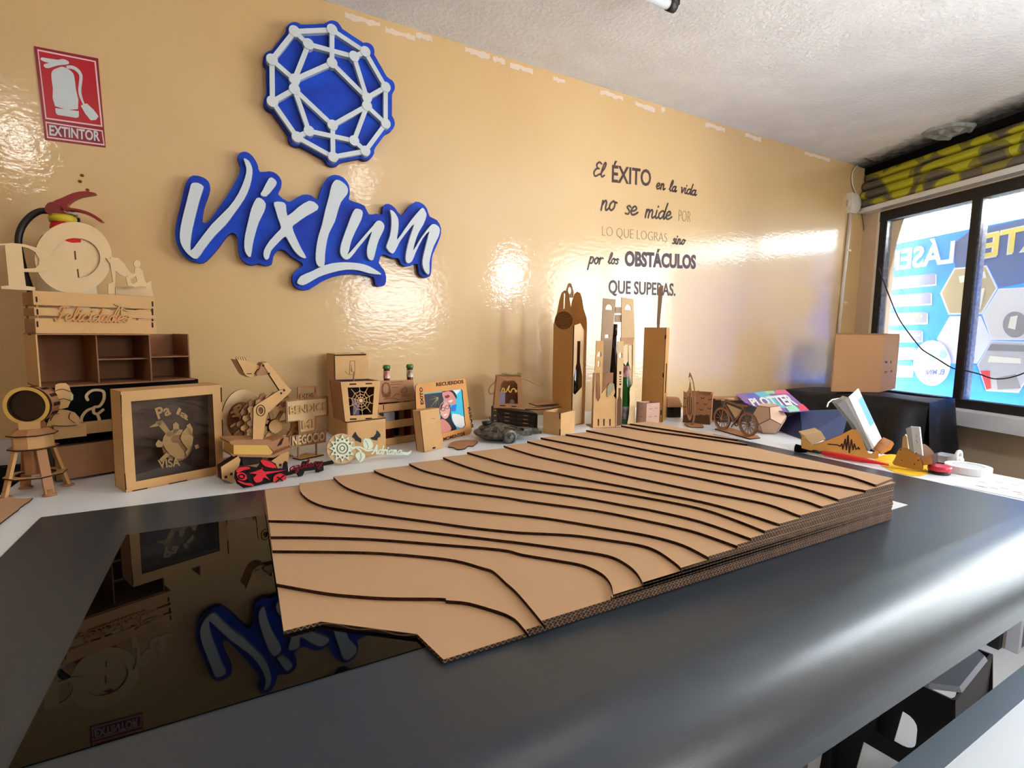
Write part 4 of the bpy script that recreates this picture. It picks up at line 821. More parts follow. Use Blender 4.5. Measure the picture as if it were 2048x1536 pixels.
plate('letter_p', LT, K1, [(-40, 632), (0, 630), (110, 624), (200, 632), (290, 655), (370, 690), (425, 740), (450, 790), (440, 835), (400, 860), (340, 872), (205, 870), (222, 990), (300, 1000), (300, 1030), (150, 1022), (10, 1014), (8, 992), (75, 985), (40, 640), (-40, 650)], .003, WOODL, rootC, [[(185, 655), (240, 665), (300, 700), (335, 760), (330, 810), (300, 838), (205, 842)]], 0, 'pale letter P')
plate('ring_letter', LT, K1, circ(625, 747, 330, 305, 40), .003, WOODL, rootC, [circ(645, 752, 210, 172, 36)], -.0035, 'large pale ring-shaped letter')
plate('ring_backing', LT, K1, circ(645, 752, 214, 176, 36), .002, WOODL, rootC, [[(540, 578), (600, 572), (690, 590), (690, 618), (620, 622), (560, 606)]], -.009)
marks('engraved_bar', LT, K1, [[(632, 690), (646, 690), (652, 765), (638, 765)], [(656, 845), (668, 845), (678, 918), (666, 918)]], ENGR, rootC, -.0084)
plate('letter_p', LT, K1, [(905, 752), (940, 756), (950, 745), (1010, 752), (1060, 800), (1105, 870), (1130, 885), (1110, 905), (1050, 905), (1020, 890), (985, 860), (985, 955), (975, 1058), (925, 1058), (922, 975), (965, 955), (940, 800)], .003, WOODL, rootC, (), 0)
plate('letter_a', LT, K1, [(1075, 920), (1100, 900), (1150, 880), (1150, 840), (1185, 830), (1215, 860), (1235, 940), (1250, 965), (1290, 945), (1292, 985), (1250, 1002), (1200, 990), (1150, 1000), (1090, 985)], .003, WOODL, rootC, [[(1115, 930), (1160, 905), (1170, 950), (1140, 972), (1118, 965)]], 0)
plate('accent', LT, K1, circ(1170, 800, 30, 32, 14), .003, WOODL, rootC, (), 0)
m = MB(LT.mat())
for x, y in ((60, 1000), (930, 1050)): pass
qx = [LT.q(*kp(K1, x, 1030))[0] for x in (90, 190, 560, 760, 935, 965)]
for i in (2, 4):
    m = MB(LT.mat()); m.box(qx[i], qx[i + 1], zc0 + .004, LT.q(*kp(K1, 600, 1035))[1] - (.0 if i else -.001), -.008, -.0045); part('support_tab', m, [MDFL], rootC)
plate('back_tray', LT, K1, [(985, 1000), (1290, 985), (1308, 1080), (985, 1065)], .003, WOODL, rootC, (), -.05)

# ---- ring lamp on a four-legged tower
tb = (G(104, 990) + G(12, 1000)) / 2; fC = [G(104, 991), G(57, 974), G(140, 970), G(14, 1002)]
ctr = (fC[0] + fC[1]) / 2; ctr = np.array([-.405, -.47, ZC])
root = thing('ring_lamp_model', 'wooden round-faced lamp model on a four-legged tower, far left', 'wooden model', ctr)
cv = Vector((ctr[0], ctr[1], 0)); Zh = lambda px: above(ctr, px)
pT = Pl(ctr, (ctr[1] - CAM[1], -(ctr[0] - CAM[0])))                         # faces the viewer
th = lambda y: pT.q(68, y)[1]
zf, zd0, zd1, zr = .0, th(895), th(868), th(948)
MT = Matrix.Translation(Vector(ctr))
for k in range(4):
    an = math.radians(35 + 90 * k); dx, dy = math.cos(an), math.sin(an); r0, r1, r2 = .030, .042, .054
    m = MB(); tx, ty = -dy * .009, dx * .009
    m.hexa([(ctr[0] + dx * r2 - tx, ctr[1] + dy * r2 - ty, ZC + .005), (ctr[0] + dx * r2 + tx, ctr[1] + dy * r2 + ty, ZC + .005), (ctr[0] + dx * (r2 + .006) + tx, ctr[1] + dy * (r2 + .006) + ty, ZC + .005), (ctr[0] + dx * (r2 + .006) - tx, ctr[1] + dy * (r2 + .006) - ty, ZC + .005),
            (ctr[0] + dx * r0 - tx, ctr[1] + dy * r0 - ty, ZC + zd0), (ctr[0] + dx * r0 + tx, ctr[1] + dy * r0 + ty, ZC + zd0), (ctr[0] + dx * (r0 + .006) + tx, ctr[1] + dy * (r0 + .006) + ty, ZC + zd0), (ctr[0] + dx * (r0 + .006) - tx, ctr[1] + dy * (r0 + .006) - ty, ZC + zd0)])
    lg = part('leg', m, [MDF if k in (0, 2) else MDFD], root)
    m = MB(Matrix.Translation((ctr[0] + dx * (r2 + .003), ctr[1] + dy * (r2 + .003), ZC + .0005))); m.lathe([(.013, 0), (.013, .003), (.006, .004), (.005, .014)], 16, 0); part('foot_pad', m, [MDFD], lg)
m = MB(MT); m.prism(circ(0, 0, .056, n=8, a0=.39), zr - .0015, zr + .0015, [circ(0, 0, .036, n=16)]); part('brace_ring', m, [MDF, BURN], root)
m = MB(MT); m.lathe([(.020, zr + .002), (.022, zd0 - .002)], 8, 0, None, False); part('tank', m, [MDFD], root)
m = MB(MT); m.prism(circ(0, 0, .045, n=8, a0=.39), zd0, zd0 + .003); part('lower_deck', m, [MDFD, BURN], root)
m = MB(MT); m.lathe([(.037, zd0 + .003), (.037, zd1)], 8, 0, None, False); part('drum', m, [MDF], root)
m = MB(MT); m.prism(circ(0, 0, .045, n=8, a0=.39), zd1, zd1 + .003); m.lathe([(.042, zd1 + .003), (.028, zd1 + .014)], 8, 0, None, False); part('upper_deck', m, [MDFD, BURN], root)
zk = th(853); cR = pT.q(52.7, 812); Rr = (pT.q(105, 812)[0] - pT.q(0, 812)[0]) / 2
m = MB(MT); m.box(-.018, .018, -.018, -.012, zd1 + .014, cR[1] - Rr * .80); part('yoke', m, [MDF], root); m = MB(MT); m.box(-.018, .018, .012, .018, zd1 + .014, cR[1] - Rr * .80); part('yoke', m, [MDFD], root)
ax = Vector((-.12, -1, -.02)).normalized(); ax = (Vector((CAM[0] - ctr[0] - .75, CAM[1] - ctr[1], .0))).normalized()
X_ = Vector((0, 0, 1)).cross(ax).normalized(); Y_ = ax.cross(X_)
cc = Vector(ctr) + pT.u * cR[0] + Vector((0, 0, cR[1])); Rr *= 1.02
HM = Matrix(((X_[0], Y_[0], ax[0], cc[0]), (X_[1], Y_[1], ax[1], cc[1]), (X_[2], Y_[2], ax[2], cc[2]), (0, 0, 0, 1)))
m = MB(HM); m.lathe([(Rr * .86, -.065), (Rr * .97, -.012)], 24, 0, None, False, False); m.lathe([(.01, -.066), (Rr * .86, -.065)], 24, 1, None, False, False); part('housing', m, [MDFD, DARKW], root)
for k in range(24):
    if k % 2: continue
    a_ = 2 * math.pi * k / 24; m = MB(HM @ Matrix.Rotation(a_, 4, 'Z')); m.box(Rr * .955, Rr * .965, -.004, .004, -.045, -.02); part('finger_joint', m, [BURN], root)
m = MB(HM); m.prism(circ(0, 0, Rr, n=40), -.0075, .0, [circ(0, 0, Rr * .82, n=40)]); part('front_ring', m, [mat('yellow_wood', (214, 170, 84), .55, .35), BURN], root)
m = MB(HM); m.prism(circ(0, 0, Rr * .82, n=36), -.009, -.008); part('lens', m, [mat('dark_brown_lens', (34, 22, 14), .25, .5)], root, 'dark brown lens')

# ---- torn cardboard piece at the left edge
m = MB(); q = [tuple(G(x, y, ZC + .003)[:2]) for x, y in ((-60, 1004), (0, 999), (20, 997), (52, 997), (66, 996), (58, 1003), (50, 1008), (40, 1015), (36, 1020), (26, 1027), (0, 1047), (-60, 1090))]
m.prism(q, ZC + .0006, ZC + .0036); solo('cardboard_scrap', m, [CARD, BURN], 'brown cardboard scrap with a burnt scalloped edge, lying at the left edge of the worktop', 'cardboard scrap')

# ---- savings box with a glazed front
PV = gpl((252, 985.7), (446.5, 947)); root = thing('savings_box', 'wooden savings box with a glazed front reading Pa la Visa around a globe', 'savings box', PV.o + PV.u * .1)
fr = PV.qs([(252, 985.7), (446.5, 947), (443, 769), (241, 783)]); fr[0] = (fr[0][0], .0008); fr[1] = (fr[1][0], .0008)
wi = PV.qs([(262, 803), (425, 788), (432, 933), (272, 963)])
m = MB(PV.mat()); m.prism(fr, -.004, 0, [wi]); part('front_frame', m, WOOD, root)
bk = G(220, 972); dV = (Vector(bk) - PV.o).length * .95; dV = .075
def vbox(nm, p0, p1, c0, c1, mats, lab=None):      # strip between two frame corners, standing back
    m = MB(PV.mat()); d = Vector((p1[0] - p0[0], p1[1] - p0[1])).normalized() * .004; nrm = Vector((-d[1], d[0]))
    m.prism([(p0[0], p0[1]), (p1[0], p1[1]), (p1[0] + nrm[0], p1[1] + nrm[1]), (p0[0] + nrm[0], p0[1] + nrm[1])], c0, c1, (), 0, 0); part(nm, m, mats, root, lab)
vbox('bottom_panel', fr[0], fr[1], -dV, -.004, WOOD); vbox('side_panel', fr[1], fr[2], -dV, -.004, WOOD); vbox('top_panel', fr[2], fr[3], -dV, -.004, WOOD); vbox('side_panel', fr[3], fr[0], -dV, -.004, WOOD)
PLK = mat('dark_plank_print', (118, 84, 66), .5, .4, var=.55, scale=7, stretch=(1, .25, 3.2), rgb2=(70, 46, 38))
m = MB(PV.mat()); m.prism(fr, -dV - .003, -dV); part('back_panel', m, [PLK, BURN], root, 'plank-patterned back')
def vis(nm, polys, c=-.008, sm=0, lab=None, mt=None):
    m = MB(PV.mat())
    for g in polys: q = PV.qs(g, K2, c); m.prism(smooth(q, sm, True) if sm else q, c - .003, c, ())
    return part(nm, m, mt or WOOD, root, lab)
vis('globe', [circ(1510, 1070, 128, 135, 26)], -.012, 0, None, [MDFD, BURN])
vis('continent', [[(1395, 1000), (1420, 960), (1490, 930), (1560, 935), (1545, 975), (1480, 985), (1455, 1020), (1475, 1045), (1520, 1050), (1545, 1090), (1575, 1130), (1570, 1180), (1510, 1185), (1450, 1150), (1405, 1090), (1385, 1040)]]); vis('continent', [[(1555, 960), (1600, 910), (1635, 950), (1650, 1010), (1640, 1070), (1600, 1100), (1560, 1050), (1540, 1010)]])
vis('landmark_cutout', [[(1325, 870), (1385, 855), (1480, 985), (1440, 1000)]]); vis('aeroplane_cutout', [[(1270, 915), (1330, 880), (1370, 860), (1400, 870), (1370, 900), (1300, 915)]])
vis('building_cutout', [[(1480, 985), (1475, 890), (1500, 870), (1525, 890), (1530, 935)]]); vis('cactus_cutout', [[(1590, 900), (1620, 880), (1645, 930), (1640, 1000), (1605, 960)]])
vis('boat_cutout', [[(1325, 1060), (1350, 1020), (1400, 1050), (1380, 1085), (1340, 1085)]]); vis('tower_cutout', [[(1360, 1190), (1420, 1130), (1450, 1150), (1380, 1215)]]); vis('tower_cutout', [[(1580, 1130), (1620, 1070), (1632, 1080), (1595, 1160)]]); vis('dish_cutout', [[(1660, 1070), (1690, 1060), (1700, 1090), (1670, 1105)]])
def vtext(s, bl, br, tl, bold=.03, c=-.007):
    a, b_, t_ = [PV.q(*kp(K2, *p), c) for p in (bl, br, tl)]; mm = MB(); text(mm, s, 0, 1, 0, 1, c - .003, c, Matrix.Identity(4), bold, 0, 1)
    m = MB(PV.mat()); m.add([(a[0] + x * (b_[0] - a[0]) + y * (t_[0] - a[0]), a[1] + x * (b_[1] - a[1]) + y * (t_[1] - a[1]), z_) for x, y, z_ in mm.v], mm.f, mm.m); part('raised_word', m, WOOD, root, 'raised word ' + s)
vtext('Pa', (1350, 850), (1465, 805), (1318, 755)); vtext('la', (1500, 800), (1600, 860), (1525, 745)); vtext('VISA', (1355, 1270), (1540, 1245), (1345, 1195))
m = MB(PV.mat()); q = PV.qs([(262, 803), (425, 788), (432, 933), (272, 963)]); m.prism([(p[0] * 1.0, p[1]) for p in q], -.0035, -.0025, (), 0, 0); part('glass_front', m, [GLASS], root)
for g in ([(1882, 575), (1892, 575), (1895, 700), (1886, 700)], [(1892, 850), (1900, 850), (1905, 1005), (1897, 1005)], [(1060, 1310), (1070, 1310), (1082, 1450), (1072, 1450)], [(1030, 640), (1037, 640), (1040, 800), (1033, 800)], [(1440, 1395), (1600, 1362), (1600, 1372), (1440, 1405)], [(1130, 1455), (1260, 1430), (1260, 1440), (1130, 1465)]): marks('finger_joint', PV, K2, [g], BURN, root, .0005)

# ---- round engraved plaque and gear wheel behind the excavator
PD = gpl((452, 925), (560, 905)); root = thing('round_plaque', 'pale round wooden plaque with a carved figure, standing behind the toy excavator', 'plaque', PD.o + PD.u * .05)
q = PD.qs(circ(440, 860, 225, 355, 44), K3); zmin = min(p[1] for p in q); q = [(x, max(y, .0006)) for x, y in q]
m = MB(PD.mat()); m.prism(q, -.005, 0); part('disc', m, WOODL, root)
q2 = PD.qs(circ(430, 830, 155, 195, 34), K3, .0005); m = MB(PD.mat()); m.prism(q2, -.0002, .0005, (), 0, 0); part('carved_field', m, [mat('scorched_wood', (150, 104, 64), .7, .3, var=.35, scale=60)], root, 'scorched carved field')
rr = random.Random(5); rel = []
for i in range(24):
    x, y = 320 + rr.random() * 190, 680 + rr.random() * 300; a_ = rr.uniform(-.9, .9); l = rr.uniform(40, 90); rel.append([(x, y), (x + l * .5 * math.cos(a_) + 14, y + l * .5 * math.sin(a_) - 16), (x + l * math.cos(a_), y + l * math.sin(a_))])
lines('carved_relief', PD, K3, rel, .0075, [MDF, BURN], root, .004, .004, 1)
m = MB(PD.mat()); b0 = PD.q(440, 930)[0]; m.box(.0, .16, .0006, .006, -.035, -.0055); part('stand_foot', m, [MDF], root)
PG = gpl((558, 919), (614, 909)); root = thing('gear_wheel_model', 'layered wooden gear wheel model between the toy excavator and the blessing sign', 'wooden model', PG.o)
cg = PG.q(*kp(K3, 770, 880)); Rg = cg[1] - .004
def cog(r0, r1, n, ph=0): return [(cg[0] + (r1 if (k // 2) % 2 else r0) * math.cos(2 * math.pi * k / (4 * n) + ph), cg[1] + (r1 if (k // 2) % 2 else r0) * math.sin(2 * math.pi * k / (4 * n) + ph)) for k in range(4 * n)]
for i, (f, mt) in enumerate(((1.0, WOODD), (.92, WOOD), (.80, WOODD), (.66, WOOD))):
    m = MB(PG.mat()); m.prism(cog(Rg * f * .9, Rg * f, 16 + 2 * i, i * .1), -.028 + i * .009, -.024 + i * .009, [circ(cg[0], cg[1], Rg * f * .72, n=30)]); part('gear_ring', m, mt, root)
for k in range(8):
    a_ = math.pi * k / 4 + .2; m = MB(PG.mat()); m.ribbon([(cg[0] + .01 * math.cos(a_), cg[1] + .01 * math.sin(a_)), (cg[0] + Rg * .75 * math.cos(a_), cg[1] + Rg * .75 * math.sin(a_))], .011, -.012, -.008); part('spoke', m, WOOD, root)
m = MB(PG.mat()); m.prism(circ(cg[0], cg[1], .02, n=20), -.028, .004); part('hub', m, WOOD, root)
m = MB(PG.mat()); m.box(cg[0] - .05, cg[0] + .05, .0006, .005, -.04, .004); m2 = part('stand_foot', m, [MDFD], root)

# ---- toy excavator
PE = gpl((465, 960), (575, 940)); root = thing('excavator_model', 'wooden toy excavator with raised arm and bucket', 'toy excavator', PE.o + PE.u * .06)
def ep(nm, pts, c, t, mats=WOOD, holes=(), lab=None): return plate(nm, PE, K3, pts, t, mats, root, holes, c, lab)
bk = ep('bucket', [(372, 200), (440, 320), (470, 362), (520, 385), (570, 378), (605, 360), (640, 300), (618, 268), (500, 218)], -.012, .045)
for x in (378, 402, 426, 450, 474):
    plate('tooth', PE, K3, [(x - 12, 180), (x + 4, 172), (x + 14, 206), (x + 2, 212)], .004, [MDF, BURN], bk, (), -.012 - (x - 378) / 96 * .04)
lines('burnt_seam', PE, K3, [[(372, 195), (440, 320)], [(484, 345), (525, 345)], [(560, 345), (580, 310), (612, 290)]], .0022, BURN, bk, -.0116, sm=0)
ep('bucket_link', [(620, 265), (640, 232), (688, 226), (738, 305), (705, 352), (640, 362), (585, 366), (575, 345), (612, 300)], -.006, .03, WOODD)
ep('stick', [(640, 240), (690, 226), (900, 478), (937, 515), (910, 552), (868, 545), (820, 520), (705, 345)], -.004, .012)
ep('stick', [(650, 250), (690, 226), (900, 478), (937, 515), (910, 552), (820, 520), (705, 345)], -.030, .012, WOODD)
ep('boom', [(548, 700), (560, 680), (590, 655), (800, 522), (868, 500), (910, 552), (690, 752), (668, 830), (645, 1022), (540, 1022)], 0, .006, WOOD, [circ(622, 722, 26, 36, 14)])
ep('boom', [(548, 700), (590, 655), (800, 522), (868, 500), (910, 552), (690, 752), (645, 1022), (540, 1022)], -.030, .006, WOODD)
lines('pivot_ring', PE, K3, [circ(622, 722, 44, 56, 18) + [(666, 722)]], .002, BURN, root, .0005, sm=0)
for x, y in ((650, 262), (832, 545), (862, 515), (706, 345)): marks('pin', PE, K3, [circ(x, y, 11, 12, 10)], BURN, root, .0008 if x != 862 else .0009)
ep('deck', [(298, 1040), (330, 1030), (545, 1022), (720, 1022), (752, 1052), (730, 1085), (345, 1078), (310, 1062)], .010, .075, WOODD)
ep('engine_body', [(345, 1078), (690, 1078), (748, 1150), (720, 1180), (345, 1172)], .012, .080, [mat('yellow_wood', (214, 170, 84), .55, .35), BURN])
ep('counterweight', [(690, 1078), (740, 1040), (865, 990), (905, 1000), (920, 1075), (760, 1150), (735, 1120)], -.008, .06, WOODD)
marks('vent_slot', PE, K3, [[(790, 1090), (835, 1010), (860, 1000), (835, 1070)]], BURN, root, -.0068)
ep('chassis_plate', [(300, 1150), (345, 1172), (740, 1178), (920, 1100), (925, 1130), (750, 1205), (340, 1195)], .016, .085, WOODD)
ep('turntable', [(430, 1195), (640, 1198), (630, 1290), (440, 1300)], -.004, .05, [DARKW])
zt0 = PE.q(*kp(K3, 270, 1425))[1]
for (poly, c0) in (([(215, 1300), (390, 1190), (415, 1225), (350, 1420), (330, 1432), (225, 1425)], .03), ([(715, 1250), (880, 1135), (915, 1150), (900, 1270), (800, 1318), (730, 1320)], -.03)):
    q = PE.qs(poly, K3, c0); lo = min(p[1] for p in q); q = [(x, max(y, .0006)) for x, y in q]; lo = min(p[1] for p in q)
    q = [(x, .0006 if y - lo < .006 else y) for x, y in q]
    m = MB(PE.mat()); m.prism(q, c0 - .03, c0); tr2 = part('track', m, WOOD, root)
    cx_, cy_ = sum(p[0] for p in poly) / 6, sum(p[1] for p in poly) / 6
    for dx in (-55, 0, 50): marks('tread_slot', PE, K3, [[(cx_ + dx - 12, cy_ + 30 - dx * .55), (cx_ + dx + 14, cy_ + 26 - dx * .55), (cx_ + dx + 12, cy_ + 52 - dx * .55), (cx_ + dx - 12, cy_ + 56 - dx * .55)]], BURN, tr2, c0 + .0006)
m = MB(PE.mat()); m.box(-.02, .10, .0006, .03, -.06, -.001); part('undercarriage', m, [MDFD], root)

# ---- blessing sign on a stand
PB = gpl((593, 921), (643, 911)); root = thing('blessing_sign', 'wooden cut-out sign asking a blessing on the business, on a small stand', 'tabletop sign', PB.o + PB.u * .04)
fw = .0042
plate('back_frame', PB, K3, [(1000, 485), (1198, 470), (1200, 580), (1312, 572), (1318, 775), (1200, 792), (1195, 940), (1275, 925), (1292, 945), (1290, 1045), (935, 1105), (915, 1090), (918, 985), (1010, 968), (1005, 830), (885, 845), (878, 620), (1002, 600)], .003, WOODD, root,
      [[(1022, 505), (1178, 492), (1180, 545), (1024, 560)], [(1212, 800), (1304, 786), (1308, 900), (1212, 915)]] if False else [[(1024, 503), (1180, 492), (1180, 540), (1024, 556)]])
plate('front_field', PB, K3, [(892, 635), (1006, 620), (1290, 598), (1292, 650), (1292, 762), (1172, 778), (1168, 920), (1030, 945), (1022, 820), (900, 832)], .0016, WOODL, root, (), .0018)
def btxt(s, bl, br, tl, front, mt, bold=.04):
    a, b_, t_ = [PB.q(*kp(K3, *p), front) for p in (bl, br, tl)]; mm = MB(); text(mm, s, 0, 1, 0, 1, front - .003, front, Matrix.Identity(4), bold, 0, 1)
    m = MB(PB.mat()); m.add([(a[0] + x * (b_[0] - a[0]) + y * (t_[0] - a[0]), a[1] + x * (b_[1] - a[1]) + y * (t_[1] - a[1]), z_) for x, y, z_ in mm.v], mm.f, mm.m); part('cut_word', m, mt, root, 'word ' + s)
btxt('DIOS', (1025, 605), (1178, 590), (1025, 555), .004, WOODD); btxt('BENDICE', (920, 765), (1300, 715), (918, 682), .005, WOOD); btxt('MI', (1050, 915), (1172, 895), (1045, 830), .005, WOOD); btxt('NEGOCIO', (945, 1085), (1275, 1030), (945, 985), .004, WOODL)
for x, y0, y1 in ((1008, 1085, 1205), (1192, 1045, 1180)): plate('stand_leg', PB, K3, [(x - 5, y0), (x + 8, y0), (x + 8, y1), (x - 5, y1)], .003, WOODD, root)
m = MB(); q = [tuple(G(*kp(K3, x, y))[:2]) for x, y in ((948, 1216), (1082, 1166), (1268, 1184), (1030, 1236))]; m.prism(q, ZC + .0006, ZC + .0036); part('stand_base', m, [MDF, BURN], root)

# ---- tall bottle box
L_, M_2, R_2 = G(657, 866), G(672, 873), G(738, 861)
h_ = above(M_2, (669, 708)); root = thing('bottle_box', 'tall closed wooden bottle box with an engraved emblem, behind the spider web lantern', 'box', M_2)
P4 = carcass(root, L_, M_2, R_2, ZC + .0006, ZC + h_)
PT = Pl(M_2, np.array(R_2) - np.array(M_2))
plate('sliding_lid', PT, K4, [(245, 205), (622, 192), (640, 900), (262, 930)], .003, WOOD, root, (), .0035)
marks('lid_gap', PT, K4, [[(240, 180), (628, 168), (628, 188), (240, 196)]], BURN, root, .0006)
lines('engraved_emblem', PT, K4, [[(432, 258), (490, 255), (492, 420), (470, 432), (430, 425), (425, 400), (432, 258)], [(445, 300), (448, 330), (440, 380), (460, 390), (450, 350)], [(372, 385), (400, 415), (425, 420)]], .0014, ENGR, root, .0042, sm=0)

# ---- bat box, web lantern
L_, M_3, R_3 = G(672, 905), G(695, 921), G(772, 908); h_ = above(M_3, (695, 846))
root = thing('bat_box', 'low wooden box with two black bat wing cut-outs, under the spider web lantern', 'box', M_3)
P4 = carcass(root, L_, M_3, R_3, ZC + .0006, ZC + h_, top=True); PBt = Pl(M_3, np.array(R_3) - np.array(M_3))
for g in ([(455, 1190), (470, 1160), (500, 1125), (508, 1150), (530, 1185), (570, 1215), (570, 1262), (545, 1255), (520, 1240), (500, 1242), (488, 1215)], [(675, 1200), (720, 1190), (750, 1150), (758, 1108), (785, 1130), (808, 1165), (800, 1195), (775, 1200), (765, 1235), (735, 1232), (700, 1225)]):
    marks('bat_wing', PBt, K4, [g], BLACK, root, .0006)
zL = ZC + h_ + .0036
PW = PBt.off(-.006); PW.o = PW.o + Vector((0, 0, 0)); root = thing('web_lantern', 'wooden lantern with a spider web window, standing on the bat box', 'lantern', (M_3[0], M_3[1], zL))
def lift(q): return [(x, max(y, zL - ZC)) for x, y in q]
f4 = lift(PW.qs([(372, 1015), (768, 988), (805, 500), (315, 515)], K4)); f4[0] = (f4[0][0], zL - ZC); f4[1] = (f4[1][0], zL - ZC)
w4 = PW.qs([(435, 930), (705, 915), (730, 575), (400, 585)], K4)
m = MB(PW.mat()); m.prism(f4, -.003, 0, [w4]); part('front_panel', m, WOOD, root)
dL = .075
for i, nm in ((0, 'base_panel'), (1, 'side_panel'), (3, 'side_panel')):
    a, b_ = f4[i], f4[(i + 1) % 4]; d = Vector((b_[0] - a[0], b_[1] - a[1])).normalized() * .003; nr = (-d[1], d[0]); m = MB(PW.mat()); m.prism([a, b_, (b_[0] + nr[0], b_[1] + nr[1]), (a[0] + nr[0], a[1] + nr[1])], -dL, -.003, (), 0, 0); part(nm, m, WOODD, root)
m = MB(PW.mat()); m.prism(f4, -dL - .003, -dL); part('back_panel', m, [mat('dark_purple_lining', (52, 30, 44), .7, .3), BURN], root)
cw = PW.q(*kp(K4, 565, 745)); web = []
for k in range(10):
    a_ = 2 * math.pi * k / 10 + .2; e = (565 + 175 * math.cos(a_), 745 + 190 * math.sin(a_)); e = (min(max(e[0], 410), 722), min(max(e[1], 580), 922)); web.append([(565, 745), e])
lines('web_thread', PW, K4, web, .0017, [MDF, BURN], root, -.001, .002, 1, 0)
for rw in (45, 80, 118): lines('web_ring', PW, K4, [[(565 + rw * (1.0 if k % 2 == 0 else .86) * math.cos(2 * math.pi * k / 20 + .2), 745 + rw * (1.05 if k % 2 == 0 else .9) * math.sin(2 * math.pi * k / 20 + .2)) for k in range(21)]], .0016, [MDF, BURN], root, -.001, .002, 1, 0)
marks('web_centre', PW, K4, [circ(565, 745, 22, 22, 12)], MDFL, root, -.0005)
m = MB(PW.mat()); m.box(cw[0] - .004, cw[0] + .016, zL - ZC + .004, cw[1] - .004, -.06, -.045); part('candle', m, [mat('lilac_candle', (150, 140, 180), .5, .4)], root)
for g in ([(425, 535), (508, 532), (508, 550), (425, 552)], [(622, 530), (700, 527), (700, 543), (622, 546)], [(430, 965), (512, 962), (512, 980), (430, 982)], [(620, 958), (700, 955), (700, 972), (620, 974)]): marks('finger_joint', PW, K4, [g], BURN, root, .0005)
m = MB(PW.mat()); a, b_ = PW.q(*kp(K4, 527, 510)), PW.q(*kp(K4, 540, 395)); m.tube([(a[0], f4[2][1] - .001, -.03), (b_[0], b_[1], -.03)], .0025, 8); part('tassel', m, [MDFD], root)
m = MB(PW.mat()); m.box(f4[3][0] + .004, f4[2][0] - .004, min(f4[2][1], f4[3][1]) - .008, min(f4[2][1], f4[3][1]) - .005, -dL, -.004); part('top_panel', m, [MDFD], root)

# ---- desk crate with engraved bank-note board and two bottles
PO = gpl((768, 893), (838, 881)); root = thing('bottle_crate', 'slatted wooden crate with an engraved portrait board, holding two green-capped bottles', 'crate', PO.o + PO.u * .05)
bo = [(785, 772), (1232, 742), (1205, 488), (806, 502)]
plate('portrait_board', PO, K4, bo, .003, WOODD, root, (), .004)
# a plain engraved head and ruled lines
plate('engraved_head', PO, K4, [(820, 660), (815, 600), (830, 540), (870, 515), (910, 530), (925, 590), (935, 650), (925, 690), (880, 712), (840, 700)], .0008, [mat('engraved_hatching', (128, 86, 56), .7, .3, var=.4, scale=150), BURN], root, (), .0046)
marks('engraved_face', PO, K4, [circ(872, 600, 36, 62, 18)], MDFD, root, .0052)
lines('engraved_line', PO, K4, [[(935, 520), (1080, 512)], [(925, 548), (1060, 540)], [(950, 585), (1030, 580)], [(960, 700), (1000, 665), (1035, 670)], [(1065, 672), (1185, 662)], [(1040, 735), (940, 715), (850, 730)], [(1085, 600), (1120, 580), (1125, 640), (1060, 640), (1085, 600)], [(1070, 692), (1180, 684)]], .0016, ENGR, root, .0046)
zs = lambda y, x=1000: PO.q(*kp(K4, x, y))[1]
aL, aR_ = PO.q(*kp(K4, 782, 900))[0], PO.q(*kp(K4, 1262, 900))[0]
for (yt, yb) in ((775, 870), (985, 1078), (1195, 1290)):
    m = MB(PO.mat()); m.box(aL, aR_, max(zs(yb), .0006), zs(yt), -.003, 0); part('front_slat', m, [MDF], root)
dO = .115
for x in (aL, aR_ - .004): m = MB(PO.mat()); m.box(x, x + .004, .0006, zs(770), -dO, -.003); part('side_panel', m, [MDFD], root)
m = MB(PO.mat()); m.box(aL + .004, aR_ - .004, .0006, zs(770), -dO, -dO + .003); part('back_panel', m, [DARKW], root)
m = MB(PO.mat()); m.box(aL + .004, aR_ - .004, .0006, .0036, -dO + .003, -.003); part('base_panel', m, [MDFD], root)
marks('finger_joint', PO, K4, [[(838, 800), (848, 800), (850, 860), (840, 860)]], BURN, root, .0005)
c_ = PO.q(*kp(K4, 950, 950)); m = MB(PO.mat()); m.box(c_[0] - .02, c_[0] + .022, zs(1000), zs(895), -.05, -.02)
bx_ = PO.o + PO.u * c_[0] + PO.v * zs(1000); solo('card_case', m, [mat('lilac_white_case', (190, 190, 206), .4, .4)], 'small pale plastic case in the gap between the slats of the bottle crate', 'case')
def soda(px, py, lab, band):
    c = PO.q(*kp(K4, px, py), -.05); zc_ = zs(py); p = PO.o + PO.u * c[0] - PO.n * .055
    ht = c[1]; rt_ = thing('glass_bottle', lab, 'bottle', (p[0], p[1], ZC + .004), 'green-capped bottles'); MM = Matrix.Translation((p[0], p[1], ZC + .004)); R_ = .0112
    m = MB(MM); m.lathe([(.020, 0), (.022, .004), (.022, ht * .45), (.018, ht * .6), (R_ * .95, ht * .78), (R_ * .9, ht - .03), (R_ * .95, ht - .012)], 20); part('body', m, [mat('amber_glass_bottle', (120, 50, 24), .08, .5, trans=.4)], rt_)
    m = MB(MM); m.lathe([(R_ * 1.02, ht - .045), (R_ * 1.0, ht - .020)], 20, 0, None, True, False); part('neck_label', m, [mat(band[0], band[1], .4, .4, var=.5, scale=70, rgb2=(236, 230, 220))], rt_)
    m = MB(MM); m.lathe([(R_ * 1.1, ht - .013), (R_ * 1.18, ht - .010), (R_ * 1.05, ht - .002), (R_ * .8, ht)], 20); part('cap', m, [mat('green_cap', (60, 120, 50), .35, .5)], rt_)
soda(890, 322, 'left of two green-capped bottles, with a red and white neck label', ('red_neck_label', (196, 70, 70)))
